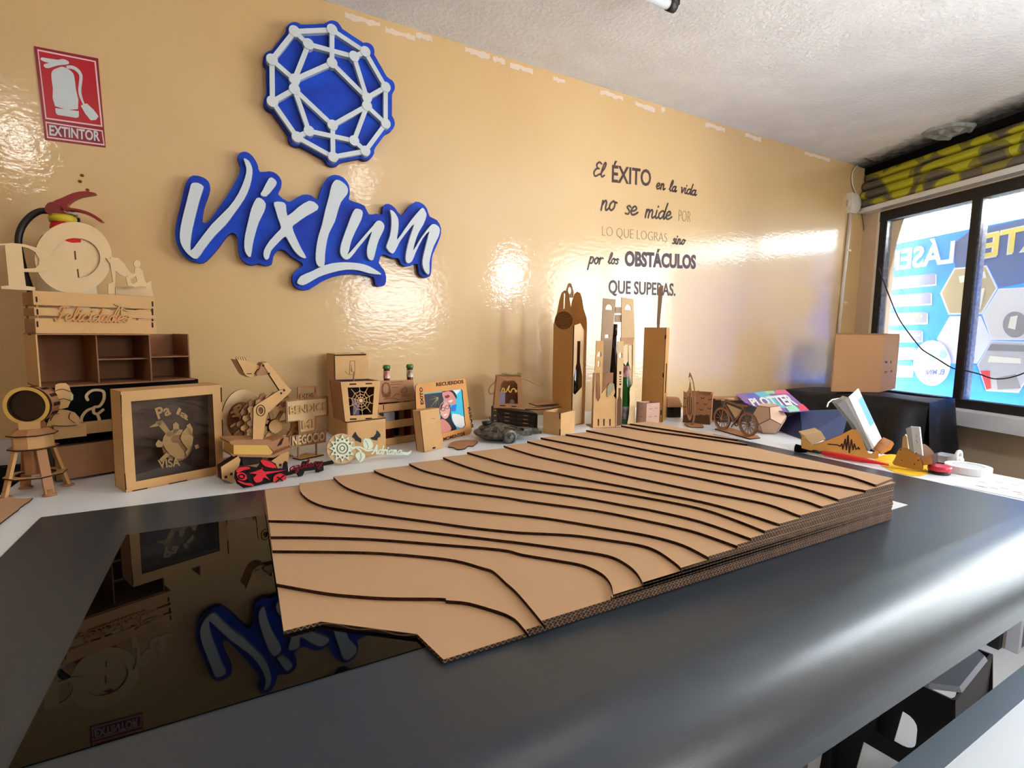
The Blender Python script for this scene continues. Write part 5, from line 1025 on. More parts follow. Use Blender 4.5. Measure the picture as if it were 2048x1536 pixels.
soda(1175, 312, 'right of two green-capped bottles, with a gold and black neck label', ('gold_neck_label', (120, 96, 50)))

# ---- photo frame and the small box leaning on it
PF = gpl((835, 899), (940, 869.5), tilt=6); root = thing('photo_frame', 'wooden souvenir photo frame with cut-out words around a bright portrait of two people', 'photo frame', PF.o + PF.u * .1)
fo = PF.qs([(1262, 1335), (1560, 1262), (1905, 1160), (1928, 1120), (1850, 480), (1820, 470), (1265, 540), (1240, 560), (1236, 600)], K4); fo = [(x, max(y, .002)) for x, y in fo]
wi = PF.qs([(1395, 1190), (1440, 1178), (1820, 1082), (1850, 1050), (1812, 618), (1800, 605), (1350, 655), (1340, 665)], K4)
m = MB(PF.mat()); m.prism(fo, -.003, 0, [wi]); part('front_panel', m, [mat('orange_mdf', (208, 146, 82), .6, .3, var=.1, scale=14), BURN], root)
def pho(nm, g, col, c, sm=0):
    q = PF.qs(g, K4, c); m = MB(PF.mat()); m.prism(smooth(q, sm, True) if sm else q, c - .0004, c, (), 0, 0); return part(nm, m, [mat('photo_' + nm, col, .35, .4)], PHO)
m = MB(PF.mat()); m.prism([(x, y) for x, y in PF.qs([(1385, 1200), (1855, 1085), (1818, 595), (1330, 650)], K4)], -.0046, -.0034, (), 0, 0); PHO = part('photograph', m, [mat('photo_sky', (60, 186, 214), .35, .4)], root, 'bright portrait photograph of two people')
pho('foliage', [(1340, 668), (1590, 640), (1580, 740), (1545, 860), (1500, 1150), (1400, 1190)], (48, 42, 34), -.0033)
for k, (x, y) in enumerate(((1400, 740), (1440, 690), (1470, 820), (1520, 800), (1500, 700), (1400, 850), (1465, 760))): pho('frond_%s' % 'abcdefg'[k], [(x, y), (1515, 705), (1518, 712)], (170, 160, 110), -.0029 + k * .00002)
pho('cloud', [(1690, 905), (1835, 945), (1850, 1050), (1820, 1080), (1740, 1060), (1700, 1000)], (232, 224, 216), -.0031, 2); pho('highlight', [(1600, 625), (1800, 605), (1720, 690), (1690, 650)], (216, 226, 232), -.0030)
pho('upper_face', [(1565, 650), (1610, 618), (1665, 630), (1710, 680), (1735, 745), (1720, 785), (1650, 795), (1605, 760), (1575, 710)], (206, 136, 124), -.0028, 2)
pho('shirt_blue', [(1690, 800), (1740, 790), (1730, 870), (1680, 880), (1660, 850)], (30, 110, 196), -.0029)
pho('dark_hair', [(1540, 1000), (1560, 860), (1600, 780), (1660, 800), (1670, 900), (1690, 1000), (1740, 1080), (1720, 1105), (1600, 1130), (1540, 1140)], (36, 24, 26), -.0027, 2)
pho('lower_face', [(1540, 800), (1590, 755), (1640, 790), (1660, 860), (1640, 940), (1600, 970), (1560, 940), (1535, 870)], (222, 160, 148), -.0024, 2)
pho('shoulder', [(1540, 980), (1600, 985), (1660, 1050), (1670, 1110), (1550, 1145)], (206, 130, 116), -.0025, 2)
pho('upper_hair', [(1560, 640), (1600, 610), (1680, 612), (1730, 660), (1745, 720), (1722, 700), (1690, 650), (1640, 628), (1590, 640)], (30, 22, 24), -.0026, 2)
pho('sunglasses', [(1590, 690), (1640, 672), (1660, 690), (1640, 712), (1606, 716)], (120, 40, 40), -.0026)
pho('upper_smile', [(1632, 752), (1680, 735), (1700, 745), (1665, 770)], (232, 214, 206), -.0026)
pho('lower_smile', [(1575, 918), (1620, 905), (1625, 918), (1590, 935)], (236, 220, 214), -.0022)
pho('fringe', [(1535, 870), (1545, 800), (1595, 756), (1570, 800), (1550, 850)], (36, 24, 26), -.0022)
for k, (x, y) in enumerate(((1575, 850), (1625, 825))):
    q = PF.qs(circ(x, y, 26, 24, 16), K4, -.0021); m = MB(PF.mat()); m.prism(q, -.0024, -.0021, [PF.qs(circ(x, y, 19, 17, 14), K4, -.0021)], 0, 0); part('spectacle_rim', m, [mat('photo_dark_rim', (90, 30, 34), .4, .4)], PHO)
def ftxt(s, bl, br, tl, mt=BURN, bold=.03):
    a, b_, t_ = [PF.q(*kp(K4, *p), .0006) for p in (bl, br, tl)]; mm = MB(); text(mm, s, 0, 1, 0, 1, -.0002, .0006, Matrix.Identity(4), bold, 0, 0)
    m = MB(PF.mat()); m.add([(a[0] + x * (b_[0] - a[0]) + y * (t_[0] - a[0]), a[1] + x * (b_[1] - a[1]) + y * (t_[1] - a[1]), z_) for x, y, z_ in mm.v], mm.f, 0); part('cut_word', m, [mt], root, 'word ' + s)
ftxt('RECUERDOS', (1492, 572), (1826, 532), (1488, 525)); ftxt('EXITO', (1338, 790), (1322, 580), (1300, 795)); ftxt('MOMENTOS', (1580, 1243), (1842, 1166), (1578, 1200)); ftxt('RISAS', (1880, 830), (1925, 1085), (1905, 820))
m = MB(PF.mat()); a = fo[1]; m.prism([(.10, .0025), (.13, .0025), (.13, .12), (.10, .12)], -.007, -.005); part('easel_strut', m, [MDFD], root)
ls_ = thing('leaning_box', 'small closed wooden box leaning back in front of the photo frame', 'box', G(849, 902))
PL_ = Pl(G(849, 905), np.array(G(886, 896)) - np.array(G(849, 905)), 3)
f4 = PL_.qs([(1345, 1355), (1572, 1295), (1525, 835), (1290, 870)], K4); f4[0] = (f4[0][0], .0008); f4[1] = (f4[1][0], .0008)
m = MB(PL_.mat()); m.prism(f4, -.003, 0); part('front_panel', m, WOOD, ls_)
ib = [(f4[0][0], f4[0][1]), (f4[1][0], f4[1][1]), (f4[2][0], f4[2][1]), (f4[3][0], f4[3][1])]
for i, nm in ((0, 'bottom_panel'), (1, 'side_panel'), (2, 'top_panel'), (3, 'side_panel')):
    a, b_ = ib[i], ib[(i + 1) % 4]; d = Vector((b_[0] - a[0], b_[1] - a[1])).normalized() * .003; nr = (-d[1], d[0]); m = MB(PL_.mat()); m.prism([a, b_, (b_[0] + nr[0], b_[1] + nr[1]), (a[0] + nr[0], a[1] + nr[1])], -.034, -.003, (), 0, 0); part(nm, m, WOOD, ls_)
m = MB(PL_.mat()); m.prism(ib, -.037, -.034); part('back_panel', m, WOOD, ls_)
marks('finger_joint', PL_, K4, [[(1445, 1320), (1480, 1312), (1482, 1332), (1447, 1340)]], BURN, ls_, .0005); lines('pencil_mark', PL_, K4, [[(1425, 970), (1450, 960), (1475, 968)]], .001, ENGR, ls_)

# ---- two name keepsakes lying against the models
PR = gpl((466, 984), (668, 940), tilt=24); root = thing('rose_keepsake', 'red and black rose-shaped name keepsake lying at the front of the worktop', 'name keepsake', PR.o + PR.u * .1)
BK2 = mat('black_acrylic', (14, 10, 11), .7, .15); RD = mat('red_acrylic', (196, 16, 30), .6, .25)
plate('backing', PR, K9, [(160, 720), (200, 680), (300, 675), (380, 690), (420, 640), (415, 610), (500, 615), (570, 650), (590, 700), (650, 700), (655, 640), (690, 635), (700, 740), (760, 690), (830, 680), (850, 625), (885, 625), (900, 650), (960, 655), (975, 625), (1030, 630), (1060, 635), (1150, 615), (1170, 650), (1060, 670), (1062, 720), (1020, 748), (985, 735), (985, 712), (870, 725), (850, 775), (810, 780), (790, 745), (720, 765), (690, 770), (660, 830), (580, 885), (420, 880), (330, 910), (250, 895), (180, 850), (155, 790)], .006, [BK2, BK2], root)
for g in ([(415, 612), (490, 622), (545, 650), (578, 695), (500, 690), (445, 665)], [(548, 790), (600, 752), (655, 760), (682, 790), (660, 840), (600, 858), (555, 850)]): plate('leaf', PR, K9, g, .003, [RD, RD], root, (), .0032, None, 2)
for g in ([(165, 720), (200, 690), (290, 685), (310, 705), (250, 715), (185, 745)], [(170, 760), (200, 745), (250, 750), (285, 790), (260, 820), (200, 815)], [(300, 750), (350, 735), (440, 700), (430, 690), (460, 735), (680, 715), (500, 755), (470, 770), (510, 820), (450, 790), (430, 830), (370, 845), (340, 800), (380, 760)], [(180, 820), (260, 850), (330, 850), (345, 880), (270, 870), (210, 850)]): plate('petal', PR, K9, g, .003, [RD, RD], root, (), .0032, None, 2)
for st_ in [[(190, 775), (220, 760), (250, 775), (240, 800), (205, 800), (195, 785)], [(350, 700), (300, 725), (280, 760), (300, 820), (350, 860)], [(575, 840), (620, 800), (660, 770)], [(590, 790), (615, 805), (640, 825)]]: lines('petal_line', PR, K9, [st_], .0030, BK2, root, .0040, .0012, 0)
a, b_ = PR.q(*kp(K9, 725, 722), .004), PR.q(*kp(K9, 1055, 660), .004); m = MB(PR.mat()); script(m, 'azaleny', a[0], b_[0], a[1], .010, .0026, .0, .0032, None, .3, 0, 0, (b_[1] - a[1]) / (b_[0] - a[0])); part('script_name', m, [mat('dark_red_acrylic', (100, 16, 26), .75, .15)], root, 'dark red script name')
PS = gpl((655, 935), (822, 916), tilt=5); root = thing('sunflower_keepsake', 'pale green sunflower-shaped name keepsake with script name, leaning on the bat box', 'name keepsake', PS.o + PS.u * .1)
PGm = mat('pale_green_acrylic', (220, 232, 208), .35, .4); PGb = mat('pale_grey_back', (170, 156, 140), .6, .3)
plate('backing', PS, K9, circ(1245, 498, 150, 155, 40), .004, [MDFL, MDFD], root, (), -.003)
fl = []
for k in range(36):
    a_ = 2 * math.pi * k / 36; rr_ = (142, 100, 100)[k % 3]; fl.append((1252 + rr_ * math.cos(a_), 495 + rr_ * 1.03 * math.sin(a_)))
plate('petal_ring', PS, K9, fl, .003, [PGm, PGb], root, [circ(1252, 495, 60, 62, 24)] + [circ(1252 + 90 * math.cos(2 * math.pi * k / 12), 495 + 93 * math.sin(2 * math.pi * k / 12), 12, 12, 8) for k in range(12)], .001)
plate('seed_ring', PS, K9, circ(1252, 495, 48, 50, 24), .003, [PGm, PGb], root, [circ(1252, 495, 30, 31, 16)], .001); plate('seed_centre', PS, K9, circ(1252, 495, 19, 20, 14), .003, [PGm, PGb], root, (), .001)
for g in ([(1480, 395), (1540, 405), (1568, 450), (1560, 490), (1520, 510), (1478, 490), (1465, 440)], [(1395, 545), (1440, 530), (1480, 550), (1485, 590), (1440, 640), (1400, 600), (1388, 570)]): plate('leaf', PS, K9, g, .003, [PGm, PGb], root, (), .001, None, 2)
lines('stem', PS, K9, [[(1330, 495), (1420, 480), (1470, 500), (1510, 520), (1560, 510)], [(1400, 490), (1440, 520), (1440, 545)]], .0045, [PGm, PGb], root, .001, .003, 1)
lines('leaf_vein', PS, K9, [[(1490, 415), (1520, 470), (1510, 500)], [(1440, 545), (1445, 590), (1430, 620)]], .0016, PGb, root, .0016)
a, b_ = PS.q(*kp(K9, 1555, 565), .001), PS.q(*kp(K9, 1870, 572), .001); m = MB(PS.mat()); script(m, 'Adriana', a[0], b_[0], a[1] + .004, .0125, .0042, -.002, .001, None, .15, 0, 1, (b_[1] - a[1]) / (b_[0] - a[0])); part('script_name', m, [PGm, PGb], root, 'script name Adriana')
plate('name_tail', PS, K9, [(1860, 530), (1920, 535), (1960, 515), (1955, 545), (1930, 565), (1870, 560)], .003, [PGm, PGb], root, (), .001)
# ================================================================== models on the worktop, right half
K5, K6, K7, K8, KA, KB = (900, 700, 6.982), (1080, 540, 4.517), (1320, 720, 6.4), (1560, 640, 4.197), (1180, 640, 6.982), (1740, 860, 6.649)
# cloud coaster
m = MB(); q = [tuple(G(x, y, ZC + .003)[:2]) for x, y in smooth([(896, 893), (904, 884), (930, 880), (955, 882), (950, 889), (945, 892), (936, 892), (930, 897), (916, 899), (907, 895)], 3, True)]
m.prism(q, ZC + .0006, ZC + .0036); solo('cloud_coaster', m, [MDFD, BURN], 'flat cloud-shaped wooden coaster lying beside the photo frame', 'coaster')
# grey model craft: a plain low disc-shaped vehicle with plating, a side pod and two prongs
sc = (G(975, 880) + G(1040, 884)) / 2; sc = np.array([.83, -.40, ZC]); R0 = .088
def S_(dx, dy, dz): return (sc[0] + dx, sc[1] + dy, ZC + dz)
GRY = mat('grey_model_metal', (118, 114, 104), .45, .5, metal=.5, var=.5, scale=60, rgb2=(60, 56, 50)); GRD = mat('dark_model_metal', (52, 48, 42), .5, .5, metal=.4, var=.4, scale=60)
root = thing('model_craft', 'small grey metal model of a disc-shaped craft at the back edge of the cardboard stack', 'model', sc)
MTs = Matrix.Translation(Vector(sc)) @ Matrix.Rotation(.35, 4, 'Y') @ Matrix.Rotation(math.radians(-28), 4, 'Z'); MTs = Matrix.Translation(Vector(sc)) @ Matrix.Rotation(math.radians(-20), 4, 'Z')
m = MB(MTs); m.lathe([(.03, .001), (R0 * .85, .012), (R0, .022), (R0, .028), (R0 * .7, .042), (.03, .050), (.02, .056), (.006, .058)], 20, 0, None, False); part('hull', m, [GRY], root)
for k in range(14):
    a_ = 2 * math.pi * k / 14; m = MB(MTs @ Matrix.Rotation(a_, 4, 'Z')); m.hexa([(R0 * .45, -.010, .0468), (R0 * .78, -.016, .0385), (R0 * .78, .004, .0385), (R0 * .45, .002, .0468), (R0 * .45, -.010, .0495), (R0 * .78, -.016, .0420), (R0 * .78, .004, .0420), (R0 * .45, .002, .0495)]); part('hull_plate', m, [GRY if k % 2 else GRD], root)
for s_ in (-1, 1): m = MB(MTs); m.hexa([(R0 * .7, s_ * .012, .02), (R0 * 1.75, s_ * .02, .022), (R0 * 1.75, s_ * .034, .022), (R0 * .65, s_ * .05, .02), (R0 * .7, s_ * .012, .036), (R0 * 1.75, s_ * .02, .030), (R0 * 1.75, s_ * .034, .030), (R0 * .65, s_ * .05, .036)]); part('prong', m, [GRY], root)
MP = Matrix.Translation(Vector(S_(.0, -R0 - .004, .024))) @ Matrix.Rotation(math.pi / 2, 4, 'X')
m = MB(MP); m.lathe([(.024, -.02), (.024, .004), (.017, .007), (.017, .004), (.008, .004), (.007, .009), (.003, .010)], 20, 0, None, False); part('round_pod', m, [GRY], root)
m = MB(Matrix.Translation(Vector(S_(.085, -.055, .016)))); m.box(-.016, .016, -.014, .014, .0, .026); part('boxed_pod', m, [GRY], root)
m = MB(); m.tube([S_(-.01, .03, .05), S_(-.015, .04, .075)], .002, 6); m.tube([S_(.03, .03, .05), S_(.02, .04, .09)], .0012, 6); part('antenna', m, [GRD], root)
m = MB(); m.lathe([(.016, .0), (.018, .012), (.012, .014)], 12, 0, Matrix.Translation(Vector(S_(-.03, .03, .048)))); part('turret', m, [GRD], root)
for k in range(3):
    a_ = 2.1 * k + .4; m = MB(Matrix.Translation(Vector(S_(.045 * math.cos(a_), .045 * math.sin(a_), 0)))); m.box(-.004, .004, -.004, .004, .0005, .008); part('landing_foot', m, [GRD], root)
# dark drawer cabinet, gift lantern and lids on it
Lc, Mc, Rc = G(983, 846), G(994.5, 853), G(1074, 865); hC_ = above(Mc, (994.5, 818.5))
DRK = mat('black_stained_mdf', (30, 20, 16), .45, .4, var=.3, scale=30)
root = thing('drawer_chest', 'dark stained miniature chest of six drawers carrying the gift lantern', 'chest of drawers', Mc)
P4 = carcass(root, Lc, Mc, Rc, ZC + .0006, ZC + hC_, mats=[DRK, BURN], top=True); PK = Pl(Mc, np.array(Rc) - np.array(Mc)); Wd = (Vector((Rc[0], Rc[1])) - Vector((Mc[0], Mc[1]))).length
for i in range(2):
    for j in range(4):
        x0 = .008 + i * (Wd - .012) / 2; x1 = x0 + (Wd - .02) / 2; z_0 = .006 + j * (hC_ - .01) / 4; m = MB(PK.mat()); m.box(x0, x1, z_0, z_0 + (hC_ - .01) / 4 - .003, .0002, .003); d_ = part('drawer', m, [DRK], root)
        m = MB(PK.mat()); m.box((x0 + x1) / 2 - .012, (x0 + x1) / 2 + .012, z_0 + (hC_ - .01) / 4 - .008, z_0 + (hC_ - .01) / 4 - .005, .0031, .0045); part('handle', m, [MDFD], d_)
PLs = Pl(Lc, np.array(Mc) - np.array(Lc))
for yy in (842, 915, 988): marks('side_hole', PLs, K5, [circ(628, yy, 16, 9, 12)], MDFL, root, .0006)
zg = ZC + hC_ + .0038
PGt = Pl((Mc[0], Mc[1], ZC), np.array(Rc) - np.array(Mc)); PGt = Pl(Vector((Mc[0] + .012, Mc[1], ZC)), (1, -.42))
root = thing('gift_lantern', 'tapered wooden gift lantern with arched window and rope handles, on the dark drawer chest', 'lantern', (Mc[0] + .05, Mc[1] - .02, zg))
def gl(pts, c=0): return [(x, max(y, zg - ZC)) for x, y in PGt.qs(pts, K5, c)]
f4 = gl([(612, 798), (1030, 816), (1000, 372), (655, 365)]); f4[0] = (f4[0][0], zg - ZC); f4[1] = (f4[1][0], zg - ZC)
w_ = PGt.qs([(690, 745), (950, 752), (940, 480), (900, 430), (840, 425), (800, 440), (750, 425), (710, 470)], K5)
m = MB(PGt.mat()); m.prism(f4, -.003, 0, [w_]); part('front_panel', m, [MDFD, BURN], root)
for i, nm in ((0, 'base_panel'), (1, 'side_panel'), (3, 'side_panel')):
    a, b_ = f4[i], f4[(i + 1) % 4]; d = Vector((b_[0] - a[0], b_[1] - a[1])).normalized() * .003; nr = (-d[1], d[0]); m = MB(PGt.mat()); m.prism([a, b_, (b_[0] + nr[0], b_[1] + nr[1]), (a[0] + nr[0], a[1] + nr[1])], -.07, -.003, (), 0, 0); part(nm, m, [MDFD, BURN], root)
m = MB(PGt.mat()); m.prism(f4, -.073, -.07); part('back_panel', m, [MDFD, BURN], root)
lines('script_cutout', PGt, K5, [[(720, 590), (735, 540), (760, 545), (760, 590), (790, 580)], [(790, 570), (830, 500), (815, 560), (845, 590)], [(850, 590), (870, 545), (905, 545), (920, 585), (935, 560)]], .0045, [mat('yellow_wood', (214, 170, 84), .55, .35), BURN], root, -.001, .002, 1)
m = MB(PGt.mat()); a, b_ = PGt.q(*kp(K5, 700, 735)), PGt.q(*kp(K5, 780, 600)); m.box(a[0], b_[0], zg - ZC + .004, b_[1], -.05, -.03); part('wrapped_gift', m, [mat('lilac_wrap', (176, 164, 196), .5, .4)], root, 'lilac wrapped gift inside')
m = MB(PGt.mat()); q1, q2 = PGt.q(*kp(K5, 790, 640)), PGt.q(*kp(K5, 890, 720)); m.lathe([(.004, 0), (.012, .004), (.014, .014), (.008, .024), (.002, .028)], 14, 0, PGt.mat() @ Matrix.Translation((q2[0] - .004, zg - ZC + .004, -.03)) @ Matrix.Rotation(-math.pi / 2, 4, 'X')); part('teddy_lump', m, [mat('taupe_plush', (150, 124, 110), .9, .1)], root)
rp = lambda pts, c: [PGt.o + PGt.u * x + PGt.v * y + PGt.n * c for x, y in smooth(PGt.qs(pts, K5, c), 5)]
m = MB(); m.tube(rp([(660, 390), (625, 450), (570, 500), (542, 560), (560, 610), (600, 605), (640, 560)], -.01), .0022, 8); part('rope_handle', m, [ROPE], root)
m = MB(); m.tube(rp([(1010, 400), (1090, 425), (1170, 460), (1230, 490), (1290, 500), (1300, 485), (1285, 470)], -.012), .0022, 8); part('rope_handle', m, [ROPE], root)
m = MB(); m.tube(rp([(720, 350), (760, 330), (850, 345), (930, 345), (1000, 335), (990, 320), (940, 330)], -.02), .004, 8); part('rope_knot', m, [ROPE], root)
for g in ([(695, 768), (775, 772), (772, 786), (697, 782)], [(858, 778), (928, 782), (926, 797), (860, 793)]): marks('finger_joint', PGt, K5, [g], BURN, root, .0005)
# loose lids on the chest
for k, (pix, zz_, lab, cw_) in enumerate(([(1040, 815), (1215, 826), (1560, 790), (1520, 762), (1300, 780)], zg + .001, 'lower flat wooden lid resting on the dark drawer chest beside the gift lantern', 1), ([(1105, 765), (1240, 775), (1515, 748), (1370, 702), (1190, 712)], zg + .020, 'upper flat wooden lid resting on the dark drawer chest beside the gift lantern', 0)) if False else []:
    pass
lq = [tuple(G(*kp(K5, x, y), zg + .004)[:2]) for x, y in ((1045, 822), (1230, 828), (1555, 790), (1395, 760))]
m = MB(); m.prism(lq, zg, zg + .004); solo('wooden_board', m, [MDFD, BURN], 'flat wooden board jutting out to the right on the dark drawer chest', 'board')
lq = [tuple(G(*kp(K5, x, y), zg + .014)[:2]) for x, y in ((1100, 740), (1205, 772), (1515, 748), (1385, 705))]
m = MB(); m.prism(lq, zg + .0105, zg + .014); m.prism([((lq[0][0] * 3 + lq[2][0]) / 4 + .012 * i, (lq[0][1] * 3 + lq[2][1]) / 4 - .01 * j) for i, j in ((0, 0), (1, 1), (4, 0), (3, -1))], zg + .0042, zg + .0105); solo('wooden_tray', m, [MDFD, BURN], 'shallow wooden tray lying on the flat board beside the tall bottle carrier', 'tray')
# small open cube
La, Ma, Ra = G(1086, 866), G(1121, 872), G(1149, 863.5); ha = above(Ma, (1120, 826.7))
root = thing('cube_box', 'small open wooden cube box between the drawer chest and the round-handled bottle carrier', 'box', Ma); carcass(root, La, Ma, Ra, ZC + .0006, ZC + ha)
pq = Pl(Ma, np.array(La) * -1 + np.array(Ma)); pq = Pl(La, np.array(Ma) - np.array(La)); marks('finger_joint', pq, K5, [[(1522, 880), (1538, 882), (1538, 970), (1524, 968)]], BURN, root, .0005); marks('finger_joint', pq, K5, [[(1528, 1100), (1542, 1102), (1542, 1190), (1528, 1190)]], BURN, root, .0005)
# tall bottle carrier with bottle-neck outline
Lb, Mb, Rb = G(1103, 846), G(1143, 853), G(1163.5, 847.5)
PB1 = Pl(Lb, np.array(Mb) - np.array(Lb)); PB2 = Pl(Mb, np.array(Rb) - np.array(Mb)); wB = (Vector(Mb) - Vector(Lb)).length; wS = (Vector(Rb) - Vector(Mb)).length
root = thing('bottle_carrier', 'tall wooden bottle carrier with bottle-neck outline and round top handle', 'bottle carrier', Mb)
zz_ = lambda y, pl=PB1, x=200: pl.q(*kp(K6, x, y))[1]
neck = [(0, zz_(490)), (0, .001), (wB, .001), (wB, zz_(500, PB1, 310)), (wB * .97, zz_(430)), (wB * .82, zz_(350)), (wB * .72, zz_(250)), (wB * .64, zz_(200)), (wB * .5, zz_(185)), (wB * .36, zz_(205)), (wB * .26, zz_(270)), (wB * .16, zz_(380)), (wB * .05, zz_(450))][::-1]
sl = [(wB * .45, zz_(350)), (wB * .52, zz_(350)), (wB * .54, zz_(215)), (wB * .46, zz_(205))]
for c, nm in ((0, 'front_panel'), (-wS, 'back_panel')):
    m = MB(PB1.mat()); m.prism(neck[::-1], c - .003, c, [sl] if c == 0 else ()); part(nm, m, [mat('golden_brown_mdf', (196, 142, 78), .62, .3, var=.08, scale=14), BURN], root)
eg = PB1.qs(circ(215, 455, 82, 82, 26), K6, .0005); m = MB(PB1.mat()); m.prism([(min(max(x, .002), wB - .002), y) for x, y in eg], -.0002, .0005, (), 0, 0); part('grain_engraving', m, [mat('engraved_grain', (140, 92, 48), .75, .3, var=.5, scale=50, stretch=(1, 1, 5))], root)
hz_ = PB2.q(*kp(K6, 340, 480))[1]
sp = [(.0, .001), (wS, .001), (wS, hz_ - .03), (wS * .6, hz_), (.0, hz_ - .01)]
bt = [(wS * .35, zz_(640)), (wS * .65, zz_(640)), (wS * .65, zz_(830)), (wS * .92, zz_(960)), (wS * .92, zz_(1060)), (wS * .25, zz_(1120)), (wS * .08, zz_(1100)), (wS * .08, zz_(960)), (wS * .35, zz_(830))]
m = MB(PB2.mat()); m.prism(sp, -.003, -.0002, [bt]); part('side_panel', m, WOODL, root)
m = MB(PB1.mat()); m.box(0, .003, .004, zz_(480), -wS, -.003); part('side_panel', m, WOODD, root); m = MB(PB1.mat()); m.box(.003, wB - .004, .0008, .004, -wS, -.003); part('base_panel', m, WOODD, root)
m = MB(PB1.mat()); m.tube([(wB / 2, .005, -wS / 2), (wB / 2, zz_(900), -wS / 2), (wB / 2, zz_(760), -wS / 2), (wB / 2, zz_(650), -wS / 2)], [wB * .38, wB * .38, .014, .013], 14); part('dark_bottle', m, [mat('dark_wine_glass', (22, 10, 12), .08, .5)], root)
hd = PB1.qs([(232, 195), (252, 128), (266, 118), (280, 124), (302, 200), (296, 250), (236, 250)], K6, -wS / 2); m = MB(PB1.mat()); m.prism(hd, -wS / 2 - .002, -wS / 2 + .002, [PB1.qs(circ(267, 185, 17, 34, 14), K6, -wS / 2)]); part('handle', m, WOODL, root)
# double carrier with cut-out silhouettes
Ld, Md, Rd = G(1186, 857), G(1233, 855), G(1270, 848.5)
PD1 = Pl(Ld, np.array(Md) - np.array(Ld)); PD2 = Pl(Md, np.array(Rd) - np.array(Md)); wD1 = (Vector(Md) - Vector(Ld)).length; wD2 = (Vector(Rd) - Vector(Md)).length
root = thing('cutout_carrier', 'wooden bottle carrier with spatula and bottle cut-outs, holding a green bottle', 'bottle carrier', Md)
def dp(nm, pl, pts, c, mats=WOOD, holes=(), t=.003, lab=None):
    q = [(x, max(y, .0008)) for x, y in pl.qs(pts, KA, c)]; m = MB(pl.mat()); m.prism(q, c - t, c, [pl.qs(h, KA, c) for h in holes]); return part(nm, m, mats, root, lab)
dp('front_panel', PD1, [(40, 1510), (365, 1490), (370, 1120), (345, 1075), (330, 1060), (350, 1010), (335, 890), (270, 875), (245, 910), (160, 1030), (185, 560), (192, 290), (88, 290), (75, 560), (50, 1080)], 0, WOOD, [[(98, 512), (158, 512), (160, 470), (148, 445), (118, 445), (104, 470)], [(78, 1090), (75, 740), (132, 740), (142, 1080), (110, 1140)], [(108, 650), (140, 650), (142, 575), (110, 565)]])
for x in (118, 195, 280): marks('fork_slot', PD1, KA, [[(x - 10, 1385), (x + 10, 1380), (x + 8, 1478), (x - 8, 1478)]], BURN, root, .0005)
dp('spatula_outline', PD1, [(238, 1060), (240, 960), (262, 890), (300, 875), (335, 900), (338, 950), (310, 1000), (285, 1045), (250, 1075)], .003, [mat('grey_green_wood', (150, 140, 108), .6, .3), BURN])
dp('centre_post', PD1, [(362, 1490), (385, 300), (470, 290), (470, 560), (450, 1100), (438, 1480)], .0034, WOODL, [[(403, 525), (455, 525), (452, 475), (428, 450), (406, 475)]])
for y0, y1 in ((715, 760), (785, 800), (822, 836), (855, 868), (885, 910)): marks('vent_slot', PD1, KA, [[(410, y0), (438, y0), (436, y1), (410, y1)]], BURN, root, .0040)
marks('bottle_cutout', PD1, KA, [[(400, 950), (430, 950), (425, 1060), (442, 1110), (438, 1470), (372, 1480), (380, 1120), (398, 1060)]], mat('dark_brown_wood', (96, 60, 36), .6, .3), root, .0040)
dp('top_rail', PD2, [(430, 335), (610, 345), (622, 245), (430, 245)], 0, WOODD)
dp('side_outline', PD2, [(600, 350), (612, 260), (630, 260), (632, 420), (625, 900), (632, 1440), (520, 1452), (545, 1320), (556, 1110), (552, 1010), (560, 950), (590, 905), (598, 600)], .0005, WOODL)
dp('side_outline', PD2, [(470, 360), (490, 345), (530, 350), (530, 560), (500, 640), (470, 600)], -.004, WOODL); dp('side_outline', PD2, [(535, 360), (570, 345), (590, 360), (588, 600), (565, 700), (540, 600)], -.004, WOODL)
dep_ = .085
for pl, ww, nm in ((PD1, wD1, 'back_panel'),):
    m = MB(pl.mat()); m.box(ww * .3, ww + .02, .0008, PD1.q(*kp(KA, 120, 760))[1], -dep_, -dep_ + .003); part(nm, m, WOODD, root)
m = MB(PD1.mat()); m.box(.006, wD1 + .02, .0008, .0038, -dep_ + .003, -.0035); part('base_panel', m, WOODD, root)
gx = PD2.q(*kp(KA, 490, 1000), -.04); pz = [PD2.q(*kp(KA, 490, y), -.04)[1] for y in (1050, 960, 820, 640)]
gp_ = PD2.o + PD2.u * gx[0] - PD2.n * .038; Mg = Matrix.Translation((gp_.x, gp_.y, ZC + .0045))
rg = thing('glass_bottle', 'green glass bottle with pale neck label inside the cut-out carrier', 'bottle', (gp_.x, gp_.y, ZC + .0045), 'bottles in the carriers')
m = MB(Mg); m.lathe([(.026, 0), (.029, .006), (.029, pz[0]), (.026, pz[1]), (.014, pz[2]), (.0125, pz[3]), (.014, pz[3] + .006), (.012, pz[3] + .012)], 20); part('body', m, [mat('green_glass', (38, 110, 44), .06, .5, trans=.3)], rg)
m = MB(Mg); m.lathe([(.0155, pz[2] + .004), (.0135, pz[3] - .004)], 20, 0, None, True, False); part('neck_label', m, [mat('pale_pink_label', (222, 196, 190), .5, .3, var=.4, scale=60, rgb2=(190, 90, 90))], rg)
m = MB(Mg); m.lathe([(.0296, .02), (.0296, pz[0] * .6)], 20, 0, None, True, False); part('body_label', m, [mat('dark_grey_label', (60, 56, 62), .5, .4, var=.5, scale=40, rgb2=(150, 140, 150))], rg)
